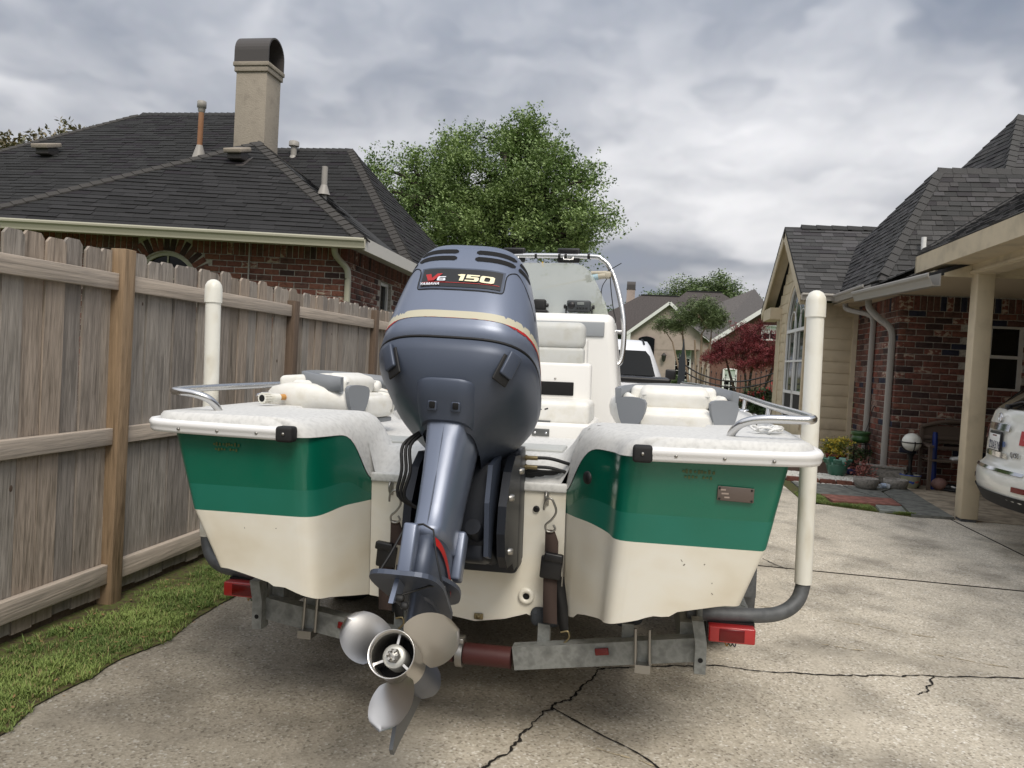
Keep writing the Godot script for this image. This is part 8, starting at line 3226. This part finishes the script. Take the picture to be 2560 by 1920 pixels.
	var ff := pot("red_flower_pot", "yellow flowers in a red foil pot beside the green pot stand", V(2.98, 0.03, -12.55), [Vector2(0.09, 0.0), Vector2(0.12, 0.10), Vector2(0.15, 0.24), Vector2(0.17, 0.27), Vector2(0.14, 0.26), Vector2(0.0, 0.22)], "red_foil", "flowers")
	var spots := []
	for i in 26:
		spots.append(V(r.randf_range(-0.15, 0.13), r.randf_range(0.28, 0.48), r.randf_range(-0.15, 0.15)))
	leaf_crown(ff, "leaves", spots, 9, 0.10, 0.030, Color(0.09, 0.14, 0.03), Color(0.2, 0.25, 0.06), 91)
	leaf_crown(ff, "blossoms", spots, 9, 0.09, 0.030, Color(0.62, 0.46, 0.03), Color(0.75, 0.60, 0.08), 92)
	var gp := pot("green_pot", "glossy green ceramic pot on a tall black wire stand", V(3.33, 0.49, -12.60), [Vector2(0.08, 0.0), Vector2(0.12, 0.02), Vector2(0.137, 0.06), Vector2(0.128, 0.10), Vector2(0.125, 0.115), Vector2(0.135, 0.13), Vector2(0.150, 0.17), Vector2(0.146, 0.178), Vector2(0.125, 0.16), Vector2(0.0, 0.14)], "green_glaze")
	var hk := MB.new()
	hk.tube(curve([V(0.05, 0.14, 0.0), V(0.10, 0.30, 0.0), V(0.14, 0.52, 0.0), V(0.17, 0.58, 0.0), V(0.19, 0.55, 0.0)], 5), 0.006, 6)
	obj("plant_hook", hk, M["iron"], gp)
	var ps := thing("pot_stand", "black wire plant stand with four splayed legs under the green pot", "plant stand", V(3.33, 0.02, -12.60))
	for i in 4:
		var a := PI / 4 + i * PI / 2
		var m := MB.new()
		m.tube(curve([V(cos(a) * 0.13, 0.47, sin(a) * 0.13), V(cos(a) * 0.165, 0.42, sin(a) * 0.165), V(cos(a) * 0.155, 0.2, sin(a) * 0.155), V(cos(a) * 0.165, 0.0, sin(a) * 0.165)], 5), 0.008, 8)
		obj("leg", m, M["iron"], ps)
	for y: float in [0.46, 0.36]:
		var m := MB.new()
		var ring := []
		for i in 25:
			ring.append(V(cos(TAU * i / 24.0) * 0.14, y, sin(TAU * i / 24.0) * 0.14))
		m.tube(ring, 0.007, 6, false)
		obj("hoop", m, M["iron"], ps)
	var dp := pot("dark_pot", "dark nursery pot standing on the ground beneath the wire stand", V(3.30, 0.03, -12.62), [Vector2(0.08, 0.0), Vector2(0.11, 0.20), Vector2(0.12, 0.21), Vector2(0.10, 0.20), Vector2(0.0, 0.18)], "bench_wood")
	leaf_crown(dp, "leaves", [V(0.05, 0.25, 0.05), V(-0.04, 0.28, 0.04), V(0.0, 0.3, 0.1)], 14, 0.12, 0.06, Color(0.05, 0.10, 0.03), Color(0.14, 0.2, 0.08), 93)
	var bt := thing("blue_tray", "blue plastic tray on the ground behind the wire stand", "tray", V(3.22, 0.03, -12.35))
	var btm := MB.new()
	btm.rbox(V(0, 0.035, 0), V(0.26, 0.07, 0.18), 0.015, Basis.IDENTITY, 2)
	obj("tray_body", btm, mat("dark_blue", Color(0.06, 0.10, 0.30), 0.5), bt)
	# rectangular stone trough
	var pl := thing("stone_trough", "long rectangular stone planter with a red leaved plant against the brick corner", "planter", V(3.42, 0.025, -11.75))
	var pm := MB.new()
	for s: Array in [[V(0, 0.11, 0.155), V(0.56, 0.22, 0.03)], [V(0, 0.11, -0.155), V(0.56, 0.22, 0.03)], [V(-0.265, 0.11, 0), V(0.03, 0.22, 0.28)], [V(0.265, 0.11, 0), V(0.03, 0.22, 0.28)]]:
		pm.rbox(s[0], s[1], 0.006, Basis.IDENTITY, 1)
	pm.box(V(0, 0.08, 0), V(0.50, 0.12, 0.28))
	var pmo := obj("trough", pm, M["cast_stone"], pl)
	pl.rotation.y = -0.25
	var lip := MB.new()
	lip.rbox(V(0, 0.225, 0.172), V(0.60, 0.035, 0.03), 0.008, Basis.IDENTITY, 1)
	lip.rbox(V(-0.285, 0.225, 0), V(0.03, 0.035, 0.32), 0.008, Basis.IDENTITY, 1)
	obj("lip", lip, M["cast_stone"], pmo)
	leaf_crown(pl, "red_leaves", [V(-0.22, 0.20, 0.25), V(-0.28, 0.13, 0.28), V(-0.18, 0.12, 0.3), V(-0.3, 0.2, 0.2), V(-0.25, 0.08, 0.33)], 9, 0.12, 0.045, Color(0.22, 0.05, 0.04), Color(0.42, 0.20, 0.16), 94)
	# globe lamp
	var gl := thing("globe_lamp", "white glass globe lamp in a black ring on a black stand by the brick wall", "lamp", V(3.72, 0.006, -11.52))
	var gm := MB.new()
	var gprof := []
	for i in 15:
		var a := -PI / 2 + PI * i / 14.0
		gprof.append(Vector2(cos(a) * 0.128, 0.625 + sin(a) * 0.128))
	gm.lathe(gprof, 28, Transform3D(), false)
	obj("globe", gm, M["globe_white"], gl)
	var gs := MB.new()
	var ring := []
	for i in 29:
		ring.append(V(cos(TAU * i / 28.0) * 0.132, 0.622, sin(TAU * i / 28.0) * 0.132))
	gs.tube(ring, 0.008, 6, false)
	for i in 3:
		var a := PI / 2 + TAU * i / 3.0
		gs.tube(curve([V(cos(a) * 0.135, 0.64, sin(a) * 0.135), V(cos(a) * 0.134, 0.58, sin(a) * 0.134), V(cos(a) * 0.085, 0.50, sin(a) * 0.085), V(cos(a) * 0.02, 0.47, sin(a) * 0.02)], 4), 0.007, 6)
	gs.lathe([Vector2(0.05, 0.47), Vector2(0.03, 0.42), Vector2(0.022, 0.30), Vector2(0.035, 0.25), Vector2(0.02, 0.22), Vector2(0.06, 0.15), Vector2(0.09, 0.10), Vector2(0.05, 0.08), Vector2(0.12, 0.02), Vector2(0.13, 0.0)], 18)
	obj("stand", gs, M["iron"], gl)
	# bench with what leans on it
	var be := thing("garden_bench", "old wooden bench with an arched back in the shade of the carport", "bench", V(4.35, 0.006, -11.58))
	var top := []
	for i in 15:
		var t := -1.0 + i / 7.0
		top.append(V(t * 0.46, 0.84 + 0.10 * (1.0 - t * t), -0.12))
	var bm2 := MB.new()
	bm2.tube(top, 0.030, 8)
	obj("top_rail", bm2, M["bench_wood"], be)
	for s: float in [-1.0, 1.0]:
		var lg := MB.new()
		lg.bar(V(s * 0.45, 0.0, -0.10), V(s * 0.45, 0.86, -0.13), 0.05, 0.04, Vector3.RIGHT)
		obj("leg", lg, M["bench_wood"], be)
		var fg := MB.new()
		fg.bar(V(s * 0.45, 0.0, 0.28), V(s * 0.45, 0.60, 0.26), 0.045, 0.04, Vector3.RIGHT)
		obj("leg", fg, M["bench_wood"], be)
		var ar := MB.new()
		ar.bar(V(s * 0.45, 0.615, -0.12), V(s * 0.45, 0.60, 0.31), 0.06, 0.03)
		obj("arm_rest", ar, M["bench_wood"], be)
	for i in 4:
		var sl := MB.new()
		sl.rbox(V(0, 0.41, -0.06 + i * 0.105), V(0.92, 0.022, 0.085), 0.004, Basis.IDENTITY, 1)
		obj("seat_slat", sl, M["bench_wood"], be)
	for i in 2:
		var sl := MB.new()
		sl.rbox(V(0, 0.56 + i * 0.14, -0.12), V(0.88, 0.05, 0.022), 0.004, Basis.IDENTITY, 1)
		obj("back_slat", sl, M["bench_wood"], be)
	var bk := MB.new()
	bk.box(V(0, 0.75, -0.135), V(0.88, 0.24, 0.012))
	obj("back_board", bk, M["bench_wood"], be)
	var cl := thing("white_cloth", "crumpled white cloth lying on the bench seat", "cloth", V(4.30, 0.43, -11.46))
	var cm := MB.new()
	cm.rbox(V(0, 0.02, 0), V(0.17, 0.045, 0.12), 0.02, Basis(Vector3.BACK, 0.15), 3)
	cm.rbox(V(0.05, 0.04, 0.0), V(0.08, 0.05, 0.09), 0.024, Basis(Vector3.BACK, -0.3), 3)
	obj("fold", cm, M["white_paint"], cl)
	var ro := thing("blue_float", "rolled bright blue foam mat standing against the bench end", "pool float", V(4.0, 0.006, -11.42))
	var rm := MB.new()
	rm.tube([V(0, 0, 0), V(0.0, 0.76, -0.05)], 0.034, 14)
	rm.tube([V(0, 0.76, -0.05), V(0.0, 0.79, -0.052)], 0.03, 14)
	obj("roll", rm, M["blue_vinyl"], ro)
	var ba := thing("pink_ball", "dusty pink ball on the ground under the bench end", "ball", V(4.07, 0.09, -11.40))
	var bam := MB.new()
	var bp := []
	for i in 13:
		var a := -PI / 2 + PI * i / 12.0
		bp.append(Vector2(cos(a) * 0.105, sin(a) * 0.088))
	bam.lathe(bp, 22, Transform3D(), false)
	obj("shell", bam, mat("dusty_pink", Color(0.52, 0.40, 0.37), 0.7), ba)
	for k in 2:
		var sh := thing("shoe", ["black and white shoe in front of the bench, the nearer one", "dark shoe behind the other shoe at the bench leg"][k], "shoe", [V(4.20, 0.006, -11.30), V(4.30, 0.006, -11.42)][k], "pair of shoes by the bench")
		sh.rotation.y = 0.9 + k * 0.3
		var sm := MB.new()
		sm.rbox(V(0, 0.02, 0), V(0.09, 0.03, 0.25), 0.014, Basis.IDENTITY, 3)
		sm.rbox(V(0, 0.055, -0.06), V(0.08, 0.075, 0.12), 0.035, Basis.IDENTITY, 3)
		sm.rbox(V(0, 0.045, 0.05), V(0.08, 0.045, 0.13), 0.022, Basis.IDENTITY, 3)
		obj("upper", sm, M["black"], sh)
		if k == 0:
			var sw := MB.new()
			sw.rbox(V(0, 0.067, 0.035), V(0.06, 0.012, 0.09), 0.005, Basis(Vector3.RIGHT, 0.2), 2)
			obj("strap", sw, M["white_paint"], sh)
